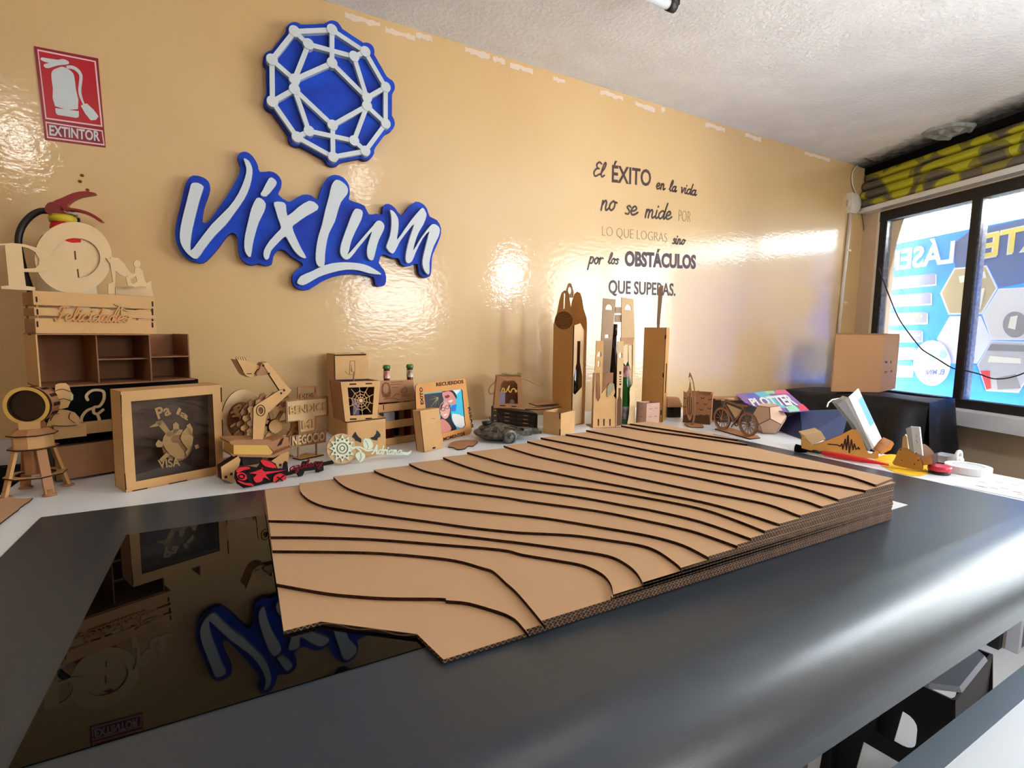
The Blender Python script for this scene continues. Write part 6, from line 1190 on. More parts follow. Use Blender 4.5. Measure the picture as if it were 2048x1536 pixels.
# rear carrier: two tall handle boards, cross bar, dark bottle
PRr = Pl(PD1.o - PD1.n * .13 + PD1.u * .01, PD1.u); root = thing('handle_carrier', 'wooden bottle carrier with two tall handle boards, rear of the middle group', 'bottle carrier', PRr.o + PRr.u * .06)
def rpn(nm, pts, c, mats, holes=(), K=K6, zmin=False):
    q = PRr.qs(pts, K, c); m = MB(PRr.mat())
    if zmin: q[-1] = (q[-1][0], .0008); q[-2] = (q[-2][0], .0008)
    m.prism(q, c - .004, c, [PRr.qs(h, K, c) for h in holes]); return part(nm, m, mats, root)
hole = lambda x0, x1: [(x0, 358), (x1, 362), (x1 - 2, 330), (x1 - 18, 312), (x0 + 18, 312), (x0 + 3, 335)]
GW = [mat('grey_brown_wood', (176, 146, 116), .6, .3, var=.08, scale=14), BURN]
rpn('handle_board', [(572, 255), (685, 266), (668, 460), (650, 700), (610, 900), (530, 900)], 0, GW, [hole(592, 655), [(585, 615), (622, 615), (622, 583), (588, 583)]], K6, True)
rpn('handle_board', [(737, 248), (845, 262), (852, 460), (858, 700), (860, 900), (750, 900)], 0, [MDFL, BURN], [hole(768, 826)], K6, True)
rpn('cross_bar', [(682, 335), (737, 335), (740, 390), (680, 390)], -.002, GW); rpn('cross_bar', [(680, 405), (740, 405), (742, 470), (676, 470)], -.004, GW)
c_ = PRr.q(*kp(K6, 715, 600), -.02); zt2 = PRr.q(*kp(K6, 715, 490), -.02)[1]; zt3 = PRr.q(*kp(K6, 715, 620), -.02)[1]
pb = PRr.o + PRr.u * c_[0] - PRr.n * .072; rb_ = thing('glass_bottle', 'dark wine bottle between the two handle boards of the rear carrier', 'bottle', (pb.x, pb.y, ZC + .001), 'bottles in the carriers')
m = MB(Matrix.Translation((pb.x, pb.y, ZC + .001))); m.lathe([(.026, 0), (.030, .005), (.030, zt3 * .6), (.015, zt3 * .85), (.013, zt2 - .03)], 18); part('body', m, [mat('dark_wine_glass', (22, 10, 12), .08, .5)], rb_)
m = MB(Matrix.Translation((pb.x, pb.y, ZC + .001))); m.lathe([(.0155, zt2 - .05), (.0155, zt2)], 18); part('capsule', m, [mat('dark_plum_foil', (44, 16, 24), .35, .5)], rb_)
# narrow carrier with tall strap handle
Le, Me, Re = G(1281.5, 840), G(1324.6, 845), G(1331.5, 838); hE = above(Me, (1333, 655))
root = thing('strap_carrier', 'narrow wooden bottle carrier with a tall upright strap handle, right of the bottle group', 'bottle carrier', Me)
P4 = carcass(root, Le, Me, Re, ZC + .0006, ZC + hE, mats=[mat('golden_brown_mdf', (196, 142, 78), .62, .3), BURN], holes={1: [[(.35, .3), (.65, .3), (.65, .62), (.35, .62)]]}); PEe = Pl(Le, np.array(Me) - np.array(Le)); dE = (Vector(Re) - Vector(Me)).length
q = PEe.qs([(1056, 470), (1065, 300), (1074, 160), (1092, 135), (1113, 142), (1106, 220), (1086, 420), (1078, 530), (1058, 530)], K6, -dE / 2); m = MB(PEe.mat()); m.prism(q, -dE / 2 - .0025, -dE / 2 + .0025); part('strap_handle', m, [mat('grey_brown_wood', (176, 146, 116), .6, .3), BURN], root)
for g in ([(1128, 590), (1142, 585), (1138, 625), (1126, 625)], [(1108, 930), (1118, 930), (1116, 970), (1106, 970)], [(1090, 1265), (1100, 1265), (1098, 1310), (1088, 1310)]): marks('finger_joint', PEe, K6, [g], BURN, root, .0006)
# small open box with dash marks
Lf, Mf, Rf = G(1271.5, 847), G(1291.7, 852), G(1318, 849.5); hF = above(Mf, (1292, 806.9))
root = thing('small_open_box', 'small open wooden box with engraved dashes, in front of the strap carrier', 'box', Mf)
carcass(root, Lf, Mf, Rf, ZC + .0006, ZC + hF, mats=[mat('pinkish_wood', (196, 156, 138), .6, .3), BURN]); PFf = Pl(Mf, np.array(Rf) - np.array(Mf)); PFl = Pl(Lf, np.array(Mf) - np.array(Lf))
for x, y in ((850, 1238), (925, 1228), (840, 1350), (918, 1340)): marks('engraved_dash', PFf, KA, [[(x - 24, y + 3), (x + 24, y - 3), (x + 24, y + 2), (x - 24, y + 8)]], ENGR, root, .0005)
for x, y in ((715, 1230), (715, 1348)): marks('engraved_dash', PFl, KA, [[(x - 14, y - 2), (x + 14, y + 2), (x + 14, y + 7), (x - 14, y + 3)]], ENGR, root, .0005)
# little dark house
PH = gpl((1334, 835), (1362, 835)); root = thing('house_model', 'tiny wooden house model with dark walls and window holes, behind the strap carrier', 'house model', PH.o)
q = PH.qs([(95, 738), (265, 738), (268, 600), (95, 600)], K7); q[0] = (q[0][0], .0006); q[1] = (q[1][0], .0006)
hol = [PH.qs([(x, y), (x + 18, y), (x + 18, y + 17), (x, y + 17)], K7) for x, y in ((130, 617), (162, 617), (130, 640), (130, 663))]
m = MB(PH.mat()); m.prism(q, -.003, 0, hol); part('front_wall', m, [DRK, BURN], root)
x0, x1, z1_ = q[0][0], q[1][0], q[2][1]
for x in (x0, x1 - .003): m = MB(PH.mat()); m.box(x, x + .003, .0006, z1_, -.05, -.003); part('side_wall', m, [DRK], root)
m = MB(PH.mat()); m.box(x0 + .003, x1 - .003, .0006, z1_, -.05, -.047); part('back_wall', m, [MDFL], root)  # pale back wall, seen through the window holes
rq = PH.qs([(90, 603), (285, 590), (252, 485), (100, 480)], K7); m = MB(PH.mat()); b0, b1, b2, b3 = rq
m.hexa([(b0[0], z1_, .01), (b1[0], z1_, .01), (b1[0], z1_, -.06), (b0[0], z1_, -.06), (b3[0], b3[1], -.01), (b2[0], b2[1], -.01), (b2[0], b2[1], -.04), (b3[0], b3[1], -.04)]); part('roof', m, [MDFD], root)
# lantern with wavy rim and moon cut-outs
PN = gpl((1366, 845), (1420, 850)); root = thing('bat_lantern', 'square wooden lantern with scalloped rim and little bat cut-outs, beside the bicycle model', 'lantern', PN.o + PN.u * .05)
fq = PN.qs([(292, 790), (640, 822), (652, 700), (676, 420), (640, 450), (560, 455), (500, 430), (430, 420), (370, 405), (330, 420), (302, 395), (295, 600)], K7); fq[0] = (fq[0][0], .0006); fq[1] = (fq[1][0], .0006)
m = MB(PN.mat()); m.prism(fq, -.003, 0); part('front_panel', m, WOODD, root)
tpz = fq[7][1]
for x in (fq[0][0] + .002, fq[1][0] - .006): m = MB(PN.mat()); m.box(x, x + .003, .0006, tpz, -.08, -.003); part('side_panel', m, WOODD, root)
m = MB(PN.mat()); m.box(fq[0][0] + .006, fq[1][0] - .008, .0006, tpz, -.083, -.08); part('back_panel', m, WOODD, root)
q = PN.qs([(286, 796), (640, 824), (628, 715), (600, 700), (560, 712), (520, 700), (470, 712), (430, 700), (380, 712), (340, 700), (300, 710)], K7, .004); m = MB(PN.mat()); m.prism([(x, max(y, .0006)) for x, y in q], .0004, .003); part('dark_skirt', m, [mat('dark_brown_wood', (96, 60, 36), .6, .3), BURN], root)
for x, y in ((545, 490), (475, 548), (582, 565), (528, 635), (392, 600), (640, 505), (632, 620), (325, 490), (318, 600)): lines('bat_cutout', PN, K7, [[(x - 20, y - 10), (x - 10, y + 6), (x, y + 2), (x + 10, y + 6), (x + 20, y - 10)]], .0022, BURN, root, .0006, .0008, 0, 0)
lines('ring_loop', PN, K7, [circ(488, 410, 16, 16, 12) + [(504, 410)], circ(468, 432, 14, 12, 10) + [(482, 432)], circ(522, 436, 12, 12, 10) + [(534, 436)]], .0018, MDFD, root, -.04, .002, 0, 0)
# ornament hanging from a curved stand
PQ = gpl((1372, 851), (1406, 853)); root = thing('ornament_stand', 'curved wooden stand with a hanging pointed ornament, in front of the bat lantern', 'ornament stand', PQ.o + PQ.u * .03)
m = MB(); q = [tuple(G(*kp(K7, x, y))[:2]) for x, y in smooth([(312, 822), (345, 812), (440, 812), (530, 832), (560, 862), (530, 872), (420, 868), (350, 855)], 3, True)]; m.prism(q, ZC + .0006, ZC + .0036); part('base', m, [MDFD, BURN], root)
q = PQ.qs(smooth([(385, 850), (410, 850), (440, 790), (458, 640), (455, 460), (440, 330), (420, 240), (395, 175), (378, 160), (370, 200), (365, 225), (385, 215), (405, 240), (425, 320), (435, 460), (432, 640), (415, 780)], 2, True), K7); m = MB(PQ.mat()); m.prism([(x, max(y, .0036)) for x, y in q], -.002, .002); part('curved_arm', m, [MDFD, BURN], root)
q = PQ.qs(smooth([(385, 270), (395, 300), (400, 360), (412, 430), (415, 560), (412, 680), (395, 760), (370, 770), (345, 700), (335, 560), (345, 440), (365, 370), (378, 300)], 2, True), K7, .006); m = MB(PQ.mat()); m.prism(q, .004, .007); part('hanging_ornament', m, [MDFD, BURN], root)
lines('ornament_carving', PQ, K7, [[(360, 470), (350, 560), (365, 700)], [(385, 420), (375, 560), (385, 720)], [(400, 480), (400, 600), (398, 690)]], .0024, BURN, root, .0078)
lines('hanging_ring', PQ, K7, [circ(385, 232, 14, 22, 12) + [(399, 232)], [(385, 254), (386, 275)]], .0016, STEEL, root, .006, .002, 0, 0)
# bicycle model
PX = gpl((1444, 862), (1498, 876)); root = thing('bicycle_model', 'wooden bicycle model with spoked wheels on a flat base', 'bicycle model', PX.o)
m = MB(); q = [tuple(G(*kp(K7, x, y))[:2]) for x, y in ((700, 892), (1150, 1022), (1282, 1008), (1250, 980), (830, 862))]; m.prism(q, ZC + .0006, ZC + .0044); part('base', m, [MDFD, BURN], root)
r1 = PX.q(*kp(K7, 795, 745)); r2 = PX.q(*kp(K7, 1130, 815)); top1 = PX.q(*kp(K7, 795, 580))[1]; top2 = PX.q(*kp(K7, 1130, 645))[1]
RB = min(r1[1] - .006, (top1 - r1[1] + top2 - r2[1]) / 2); c1 = (r1[0], RB + .0048); c2 = (r2[0], RB + .0048)
for c in (c1, c2):
    m = MB(PX.mat()); m.prism(circ(c[0], c[1], RB, n=36), -.003, .003, [circ(c[0], c[1], RB * .80, n=30)]); wl = part('wheel', m, [MDFD, BURN], root)
    for k in range(12): a_ = math.pi * k / 6; m = MB(PX.mat()); m.ribbon([(c[0] + .004 * math.cos(a_), c[1] + .004 * math.sin(a_)), (c[0] + RB * .82 * math.cos(a_), c[1] + RB * .82 * math.sin(a_))], .0022, -.001, .001); part('spoke', m, [MDFD, BURN], wl)
    m = MB(PX.mat()); m.prism(circ(c[0], c[1], .007, n=12), -.004, .004); part('hub', m, [MDFD, BURN], wl)
FR = [MDFD, BURN]; seat = (c2[0] - RB * .55, c2[1] + RB * 1.35); hb = (c1[0] + RB * .35, c1[1] + RB * 1.65); bb = ((c1[0] + c2[0]) / 2 + RB * .05, c1[1] - RB * .15)
def tubeb(nm, a, b_, w_=.0055, c=.004): m = MB(PX.mat()); m.ribbon([a, b_], w_, -c, c); part(nm, m, FR, root)
tubeb('fork', c1, hb); tubeb('top_tube', hb, seat, .008); tubeb('down_tube', (hb[0] + .003, hb[1] - .02), bb, .007); tubeb('seat_tube', bb, seat); tubeb('chain_stay', bb, c2, .004); tubeb('seat_stay', seat, c2, .004)
m = MB(PX.mat()); m.prism([(hb[0] + .006, hb[1] - .012), (seat[0] - .004, seat[1] - .012), (bb[0] + .004, bb[1] + .02)], -.003, .003); part('frame_plate', m, [MDFL, BURN], root)
m = MB(PX.mat()); m.tube([(hb[0] - .008, hb[1] + .004, -.045), (hb[0], hb[1] + .008, 0), (hb[0] - .008, hb[1] + .004, .045)], .003, 8); part('handlebar', m, FR, root)
m = MB(PX.mat()); m.prism(smooth([(seat[0] - .022, seat[1] + .004), (seat[0] + .02, seat[1] + .004), (seat[0] + .024, seat[1] + .011), (seat[0], seat[1] + .009), (seat[0] - .026, seat[1] + .010)], 2, True), -.008, .008); part('saddle', m, FR, root)
m = MB(PX.mat()); m.prism(circ(bb[0], bb[1], .013, n=16), -.006, -.004, [circ(bb[0], bb[1], .007, n=12)]); part('chain_ring', m, FR, root); m = MB(PX.mat()); m.ribbon([(bb[0] - .012, bb[1] - .016), (bb[0] + .012, bb[1] + .014)], .004, .006, .009); part('crank', m, FR, root)
# twelve-sided wooden ball
phi = (1 + 5 ** .5) / 2; ico = [Vector(v).normalized() for s1 in (1, -1) for s2 in (phi, -phi) for v in ((0, s2, s1), (s2, s1, 0), (s1, 0, s2))]
dod = [Vector((a, b_, c)) for a in (1, -1) for b_ in (1, -1) for c in (1, -1)] + [Vector(v) for s1 in (1 / phi, -1 / phi) for s2 in (phi, -phi) for v in ((0, s1, s2), (s1, s2, 0), (s2, 0, s1))]
bc = G(1545, 871) + np.array([.035, .045, 0]); RBl = .067
vw = (Vector(CAM) - Vector((bc[0], bc[1], ZC + RBl))).normalized(); vr = Vector((0, 0, 1)).cross(vw).normalized(); vu = vw.cross(vr)
d0 = dod[0].normalized(); nb = sorted(dod, key=lambda v: (v - dod[0]).length)[1]; e0 = (nb - d0 * nb.dot(d0)).normalized(); e1 = d0.cross(e0)
def rot(v):
    a, b_, c = v.dot(d0), v.dot(e0), v.dot(e1); ta = math.radians(8); return vw * a + (vu * math.cos(ta) + vr * math.sin(ta)) * b_ + (vr * -math.cos(ta) + vu * math.sin(ta)) * c * 1.0
def rot2(v):
    w0 = (vw + vr * .10 - vu * .02).normalized(); r0 = Vector((0, 0, 1)).cross(w0).normalized(); u0 = w0.cross(r0); a, b_, c = v.dot(d0), v.dot(e0), v.dot(e1); ta = math.radians(4); return w0 * a + (u0 * math.cos(ta) - r0 * math.sin(ta)) * b_ + (-r0 * math.cos(ta) - u0 * math.sin(ta)) * c
lowz = min(rot2(v).z for v in dod) / 3 ** .5; bo_ = Vector((bc[0], bc[1], ZC - lowz * RBl + .0008))
root = thing('faceted_ball', 'twelve-sided ball of pentagonal wooden plates beside the bicycle model', 'wooden ball', (bc[0], bc[1], ZC))
m = MB(); core = []
for n_ in ico:
    f = sorted(dod, key=lambda v: -v.normalized().dot(n_))
    f = [v for v in dod if abs(v.dot(n_) - max(w_.dot(n_) for w_ in dod)) < 1e-3]; c = sum(f, Vector()) / 5; a1_ = (f[0] - c).normalized(); a2_ = n_.cross(a1_); f.sort(key=lambda v: math.atan2((v - c).dot(a2_), (v - c).dot(a1_)))
    core.append((f, c, n_))
for f, c, n_ in core: m.add([bo_ + rot2(v) * (RBl * .985 / 3 ** .5) for v in f], [tuple(range(5))])
part('dark_core', m, [BURN], root)
for f, c, n_ in core:
    m = MB(); lo_ = [bo_ + rot2(c + (v - c) * .955) * (RBl * .97 / 3 ** .5) for v in f]; up = [bo_ + rot2(c + (v - c) * .955) * (RBl / 3 ** .5) for v in f]
    m.add(lo_ + up, [(9, 8, 7, 6, 5)[::-1]] + [(i, (i + 1) % 5, 5 + (i + 1) % 5, 5 + i) for i in range(5)], [0, 1, 1, 1, 1, 1]); part('pentagon_plate', m, [mat('pale_pinkish_wood', (208, 172, 146), .6, .3, var=.08, scale=20), BURN], root)

# ---- plotter under a black sheet, flyer, cardboard carton on top
SHEET = mat('black_plastic_sheet', (15, 16, 22), .5, .35, bump=.35, bscale=14)
NAVYS = mat('navy_nylon', (46, 56, 92), .55, .4, bump=.08, bscale=120)
zp = 1.03
e0_, e1_ = G(1590, 781, zp), G(1858, 807, zp); ed = (e1_ - e0_); ed = ed / np.linalg.norm(ed[:2]); en = np.array([-ed[1], ed[0], 0]); en = en if en[0] > 0 else -en       # en points to the street wall
e0_ = e1_ - ed * .73
def cover(u_, v_):                                     # v: 0 floor edge near side, .45 top near edge, 1 far side
    s_ = u_ * .73; p = e0_ + ed * s_
    wv = .018 * math.sin(s_ * 23) + .010 * math.sin(s_ * 41 + 1); n_ = math.sin(s_ * 9 + v_ * 7) * .008
    if v_ < .45: t = v_ / .45; q = p - en * ((.10 + wv * 2.2) * (1 - t) ** .6 * (1 if t < 1 else 0)); z_ = .42 + (zp - .42) * t - .01 * (1 - abs(u_ - .5) * 2 > .9)
    elif v_ < .8: t = (v_ - .45) / .35; q = p + en * .42 * t; z_ = zp + .006 * math.sin(t * 3.1) + n_
    else: t = (v_ - .8) / .2; q = p + en * (.42 + .02 * t); z_ = zp - .6 * t
    return (q[0], q[1], z_)
root = thing('covered_plotter', 'cutting machine hidden under a black plastic sheet in the corner below the window', 'covered machine', e1_ * [1, 1, 0])
m = MB(); m.grid(44, 28, cover); part('cover_sheet', m, [SHEET], root)
m = MB()
def endf(u_, v_):
    p = e1_ + en * (.42 * v_) ; t = u_; b_ = .06 * math.sin(v_ * 9) * t + .05 * t; q = p + ed * b_; return (q[0], q[1], zp + .006 * math.sin(v_ * 3.1) - (zp - .42) * t)
m.grid(16, 12, endf); part('cover_end', m, [SHEET], root)
for k, (s_, t_) in enumerate(((.06, .06), (.06, .36), (.66, .06), (.66, .36))):
    p = e0_ + ed * s_ + en * t_; m = MB(); m.box(p[0] - .02, p[0] + .02, p[1] - .02, p[1] + .02, .001, .86); part('stand_leg', m, [BLACK], root)
p4 = [e0_ + ed * a + en * c for a, c in ((.03, .03), (.70, .03), (.70, .39), (.03, .39))]; m = MB(); m.prism([(p[0], p[1]) for p in p4], .86, 1.005, (), 0, 0); part('machine_body', m, [BLACK], root)
# carton standing in the corner
ca, cb_, cd = G(1662, 800, zp + .03), G(1758.5, 812, zp + .03), G(1787, 811, zp + .03)
ca, cb_, cd = [np.array(p) for p in (W(1662, 795, -.33), G(1758.5, 812, zp + .03), G(1787, 811, zp + .03))]
dist = .0
def at(px, Y): p = W(*px, Y); return np.array([p[0], p[1]])
Acb = at((1759, 795), -.47); Aca = at((1662, 784), -.33); Acd = at((1788, 795), -.40)
zc_b = zp + .0165; hC2 = W(1766, 667, -.47)[2]
KR = mat('carton_kraft', (192, 142, 96), .75, .25, var=.06, scale=3)
root = thing('carton', 'tall plain cardboard carton standing in the corner under the window edge', 'carton', (Acb[0], Acb[1], zc_b))
Bk = Aca + Acd - Acb; P4 = [Aca, Acb, Acd, Bk]
for i, nm in enumerate(('front_panel', 'side_panel', 'back_panel', 'side_panel')):
    a, b_ = P4[i], P4[(i + 1) % 4]; panel(a, b_, zc_b, hC2 - .012, .004, nm, [KR], root)
m = MB(); m.prism([tuple(p) for p in P4], hC2 - .012, hC2 - .006, (), 0, 0); part('top_flap', m, [KR], root)
a_, b_ = np.array(P4[0]), np.array(P4[1]); nn_ = np.array([b_[1] - a_[1], -(b_[0] - a_[0])]); nn_ = nn_ / np.linalg.norm(nn_) * .006
m = MB(); m.prism([tuple(a_ + nn_), tuple(b_ + nn_), tuple(P4[2]), tuple(P4[3])], hC2 - .0055, hC2, (), 0, 0); part('top_flap', m, [mat('carton_kraft_dark', (160, 112, 74), .75, .25)], root)
m = MB(); m.prism([tuple(p) for p in P4], zc_b - .002, zc_b, (), 0, 0); part('base_panel', m, [KR], root)
PCb = Pl((Acb[0], Acb[1], 0), Acd - Acb); PCb.o = Vector((Acb[0], Acb[1], 0))
for g in ([(880, 345), (905, 345), (900, 362), (884, 362)], [(928, 340), (936, 340), (936, 366), (928, 366)], [(876, 430), (902, 426), (902, 432), (876, 436)], [(874, 442), (900, 438), (900, 443), (876, 447)], [(928, 424), (942, 420), (940, 440), (930, 438)]): marks('printed_mark', PCb, K8, [g], ENGR, root, .0006)
# flyer on a dark box
PDB = gpl((1440, 845), (1525, 843)); root = thing('dark_box', 'low dark brown box behind the bicycle model, with the flyer lying on it', 'box', PDB.o + PDB.u * .1)
hb_ = PDB.q(1470, 801)[1]; wb_ = PDB.q(1535, 820)[0]; m = MB(PDB.mat()); m.box(0, wb_, .0008, hb_, -.12, 0); part('body', m, [DARKW], root); m = MB(PDB.mat()); m.box(-.002, wb_ + .002, hb_ + .0003, hb_ + .004, -.122, .002); part('lid', m, [MDFD], root)
fz = [1.085, 1.115, 1.028, 1.02, 1.03, 1.05]
fp = [Vector(G(*kp(K7, x, y), z_)) for (x, y), z_ in zip(((970, 437), (1600, 380), (1912, 648), (1655, 672), (1250, 612), (1085, 545)), (1.095, 1.105, 1.075, 1.075, 1.085, 1.088))]
o_ = fp[0]; uu = (fp[1] - fp[0]).normalized(); nn2 = uu.cross((fp[2] - fp[0])).normalized(); nn2 = nn2 if nn2.dot(Vector(CAM) - o_) > 0 else -nn2; vv = nn2.cross(uu)
PLF = Pl(o_, (1, 0)); PLF.u, PLF.v, PLF.n = uu, vv, nn2; LIFT = .02
PLF.o = o_ + nn2 * .0
root = thing('flyer', 'multicoloured flyer with the word plotter, leaning on the black covered machine', 'flyer', o_)
oq = PLF.qs([(970, 437), (1600, 380), (1912, 648), (1655, 672), (1250, 612), (1085, 545)], K7); m = MB(PLF.mat()); m.prism(oq, -.0012, 0, (), 0, 0); part('sheet', m, [mat('flyer_violet', (120, 76, 170), .4, .4)], root)
def fpz(nm, g, col, c): m = MB(PLF.mat()); m.prism(PLF.qs(g, K7), c - .0002, c, (), 0, 0); part(nm, m, [mat('flyer_' + nm, col, .4, .4)], root)
fpz('blue_patch', [(1080, 430), (1240, 412), (1330, 480), (1160, 500)], (60, 90, 200), .0004); fpz('cyan_patch', [(1200, 418), (1340, 402), (1640, 620), (1470, 600)], (90, 196, 226), .0006); fpz('green_patch', [(1330, 402), (1450, 394), (1480, 430), (1370, 440)], (150, 216, 160), .0008); fpz('pink_patch', [(1465, 392), (1600, 382), (1660, 430), (1490, 440)], (226, 70, 130), .0010); fpz('mint_patch', [(1600, 600), (1720, 580), (1800, 655), (1660, 668)], (160, 222, 190), .0012); fpz('crimson_patch', [(1770, 560), (1830, 570), (1908, 646), (1790, 655)], (220, 40, 90), .0014)
a, b_, t_ = [PLF.q(*kp(K7, *p)) for p in ((1195, 592), (1770, 590), (1125, 498))]; b_ = PLF.q(*kp(K7, 1775, 585)); t_ = PLF.q(*kp(K7, 1120, 500)); mm = MB(); text(mm, 'PLOTTER', 0, 1, 0, 1, .0015, .0019, Matrix.Identity(4), .045, 0, 0)
tr2_ = PLF.q(*kp(K7, 1640, 440)); m = MB(PLF.mat())
m.add([((1 - y) * ((1 - x) * a[0] + x * b_[0]) + y * ((1 - x) * t_[0] + x * tr2_[0]), (1 - y) * ((1 - x) * a[1] + x * b_[1]) + y * ((1 - x) * t_[1] + x * tr2_[1]), z_) for x, y, z_ in mm.v], mm.f, 0); part('word', m, [mat('flyer_white', (236, 240, 240), .4, .4)], root, 'word PLOTTER')
# navy pouch folded to a wedge
g0, g1, g2 = G(1573, 868), G(1606, 880), G(1700, 905)
tp1, tp2 = G(1600, 822, ZC + .085), G(1700, 818, ZC + .10)
m = MB(); bq1 = g1 + np.array([.30, .06, 0])
V8 = [g0, g1, np.array([2.05, -.98, ZC]), np.array([2.10, -.72, ZC]), tp1, tp2]
V8[2] = np.array([1.95, -.98, ZC]); V8[3] = np.array([1.97, -.68, ZC]); V8 = [np.array(v) + [0, 0, .001] for v in V8]
m.add(V8, [(0, 1, 2, 3)[::-1], (0, 1, 4), (1, 2, 5, 4), (2, 3, 5), (3, 0, 4, 5)]); root = thing('nylon_pouch', 'folded navy blue nylon pouch between the faceted ball and the phone stand', 'pouch', V8[1]); part('body', m, [NAVYS], root)
m = MB(); c_ = (np.array(V8[0]) + V8[1] + V8[4]) / 3 + np.array([-.002, -.002, .001]); m.tube([V8[4] + [0, -.002, -.004], c_ + [0.004, -.004, 0], V8[1] + [.002, -.003, .006]], .0022, 6); part('seam', m, [BLACK], root); m = MB(); m.tube([V8[0] + [.02, -.012, .022], c_ + [0.0, -.003, 0], c_ + [.06, -.01, -.012]], .0018, 6); part('seam', m, [BLACK], root)
# leaning stack of leaflets in a wooden holder with a wave engraving
PP = gpl((1604, 908), (1752, 916)); PP = Pl(G(1604, 908), np.array(G(1752, 918)) - np.array(G(1604, 908)))
root = thing('leaflet_holder', 'wooden leaflet holder engraved with a sound wave', 'leaflet holder', PP.o + PP.u * .1)
def hp_(nm, pts, c, t, mats=WOOD, sm=0, lab=None):
    q = PP.qs(pts, K8, c); q = smooth(q, sm, True) if sm else q; q = [(x, max(y, .0008)) for x, y in q]; m = MB(PP.mat()); m.prism(q, c - t, c, (), 0, 0 if t > .02 else 1); return part(nm, m, mats, root, lab)
sidep = [(180, 1075), (180, 975), (205, 970), (225, 1010), (275, 1050), (340, 1030), (510, 965), (600, 918), (640, 918), (675, 960), (720, 1080), (745, 1120), (775, 1125), (800, 1095), (830, 1100), (825, 1160), (790, 1180), (420, 1165)]
hp_('side_panel', sidep, 0, .004, [mat('golden_mdf', (196, 140, 66), .6, .3, var=.08, scale=14), BURN]); hp_('side_panel', sidep, -.07, .004)
hp_('front_tab', [(202, 965), (345, 935), (385, 1000), (275, 1048), (228, 1005)], -.004, .066, WOODL); hp_('lip', [(840, 1105), (900, 1070), (945, 1018), (958, 1040), (930, 1090), (850, 1130)], -.004, .066, [mat('orange_wood', (206, 140, 80), .6, .3), BURN])
lines('wave_engraving', PP, K8, [[(405, 1042), (480, 1048), (505, 1060), (520, 1040), (528, 1085), (548, 1000), (558, 1090), (572, 970), (582, 1115), (600, 1005), (612, 1090), (625, 1040), (638, 1085), (665, 1075)], [(655, 1068), (668, 1085)]], .0036, BURN, root, .0006, .0008, 0, 0)
rz = thing('leaflet_stack', 'leaning stack of white and blue leaflets in the wooden holder by the plotter', 'leaflets', PP.o + PP.u * .16 + Vector((0, 0, .02)))
for k, g in enumerate(([(478, 705), (520, 680), (545, 672), (640, 840), (760, 1082), (745, 1100), (620, 880)], [(545, 672), (572, 650), (690, 880), (790, 1070), (765, 1085), (640, 840)])):
    q = PP.qs(g, K8, -.012); m = MB(PP.mat()); m.prism(q, -.062, -.010); part('leaflet_bundle', m, [mat('grey_paper_edge', (150, 152, 154), .7, .3) if k == 0 else mat('pale_paper_edge', (186, 190, 192), .7, .3)], rz)
# the top leaflet's printed face, seen obliquely: a real thin slab turned toward the viewer
fa, fb = PP.q(*kp(K8, 570, 648), -.010), PP.q(*kp(K8, 770, 1080), -.010)
A3 = PP.o + PP.u * fa[0] + PP.v * fa[1] - PP.n * .010; B3 = PP.o + PP.u * fb[0] + PP.v * fb[1] - PP.n * .010
up_ = (A3 - B3).normalized(); tgt = PP.o + PP.u * PP.q(*kp(K8, 685, 650), -.075)[0] + PP.v * PP.q(*kp(K8, 685, 650), -.075)[1] - PP.n * .075
sd = (tgt - A3); sd = (sd - up_ * sd.dot(up_)); wL = sd.length; sd.normalize(); nL = up_.cross(sd) * -1; nL = nL if nL.dot(Vector(CAM) - A3) > 0 else -nL; hL = (A3 - B3).length
ML = Matrix(((sd.x, up_.x, nL.x, B3.x), (sd.y, up_.y, nL.y, B3.y), (sd.z, up_.z, nL.z, B3.z), (0, 0, 0, 1)))
if sd.cross(up_).dot(nL) < 0: pass
m = MB(ML); m.box(0, wL, 0, hL, .0, .003); part('top_leaflet', m, [PAPER], rz, 'white top leaflet')
m = MB(ML); m.box(wL * .55, wL * .98, hL * .32, hL * .84, .0031, .0035); part('blue_panel', m, [mat('leaflet_blue', (30, 130, 220), .5, .4)], rz)
for (x0, x1, y0, y1) in ((.12, .45, .62, .78), (.12, .4, .42, .55), (.2, .5, .2, .36)): m = MB(ML); m.box(wL * x0, wL * x1, hL * y0, hL * y1, .0031, .0035); part('grey_picture', m, [mat('leaflet_grey', (170, 172, 176), .5, .4)], rz)
m = MB(); m.tube([Vector(G(*kp(K8, x, y), ZC + z_)) for x, y, z_ in ((395, 728, .10), (405, 695, .11), (440, 668, .118), (490, 660, .118), (540, 658, .115), (570, 662, .11))], .0028, 8); solo('cable', m, [WHITE], 'white cable arching behind the leaflet stack', 'cable')
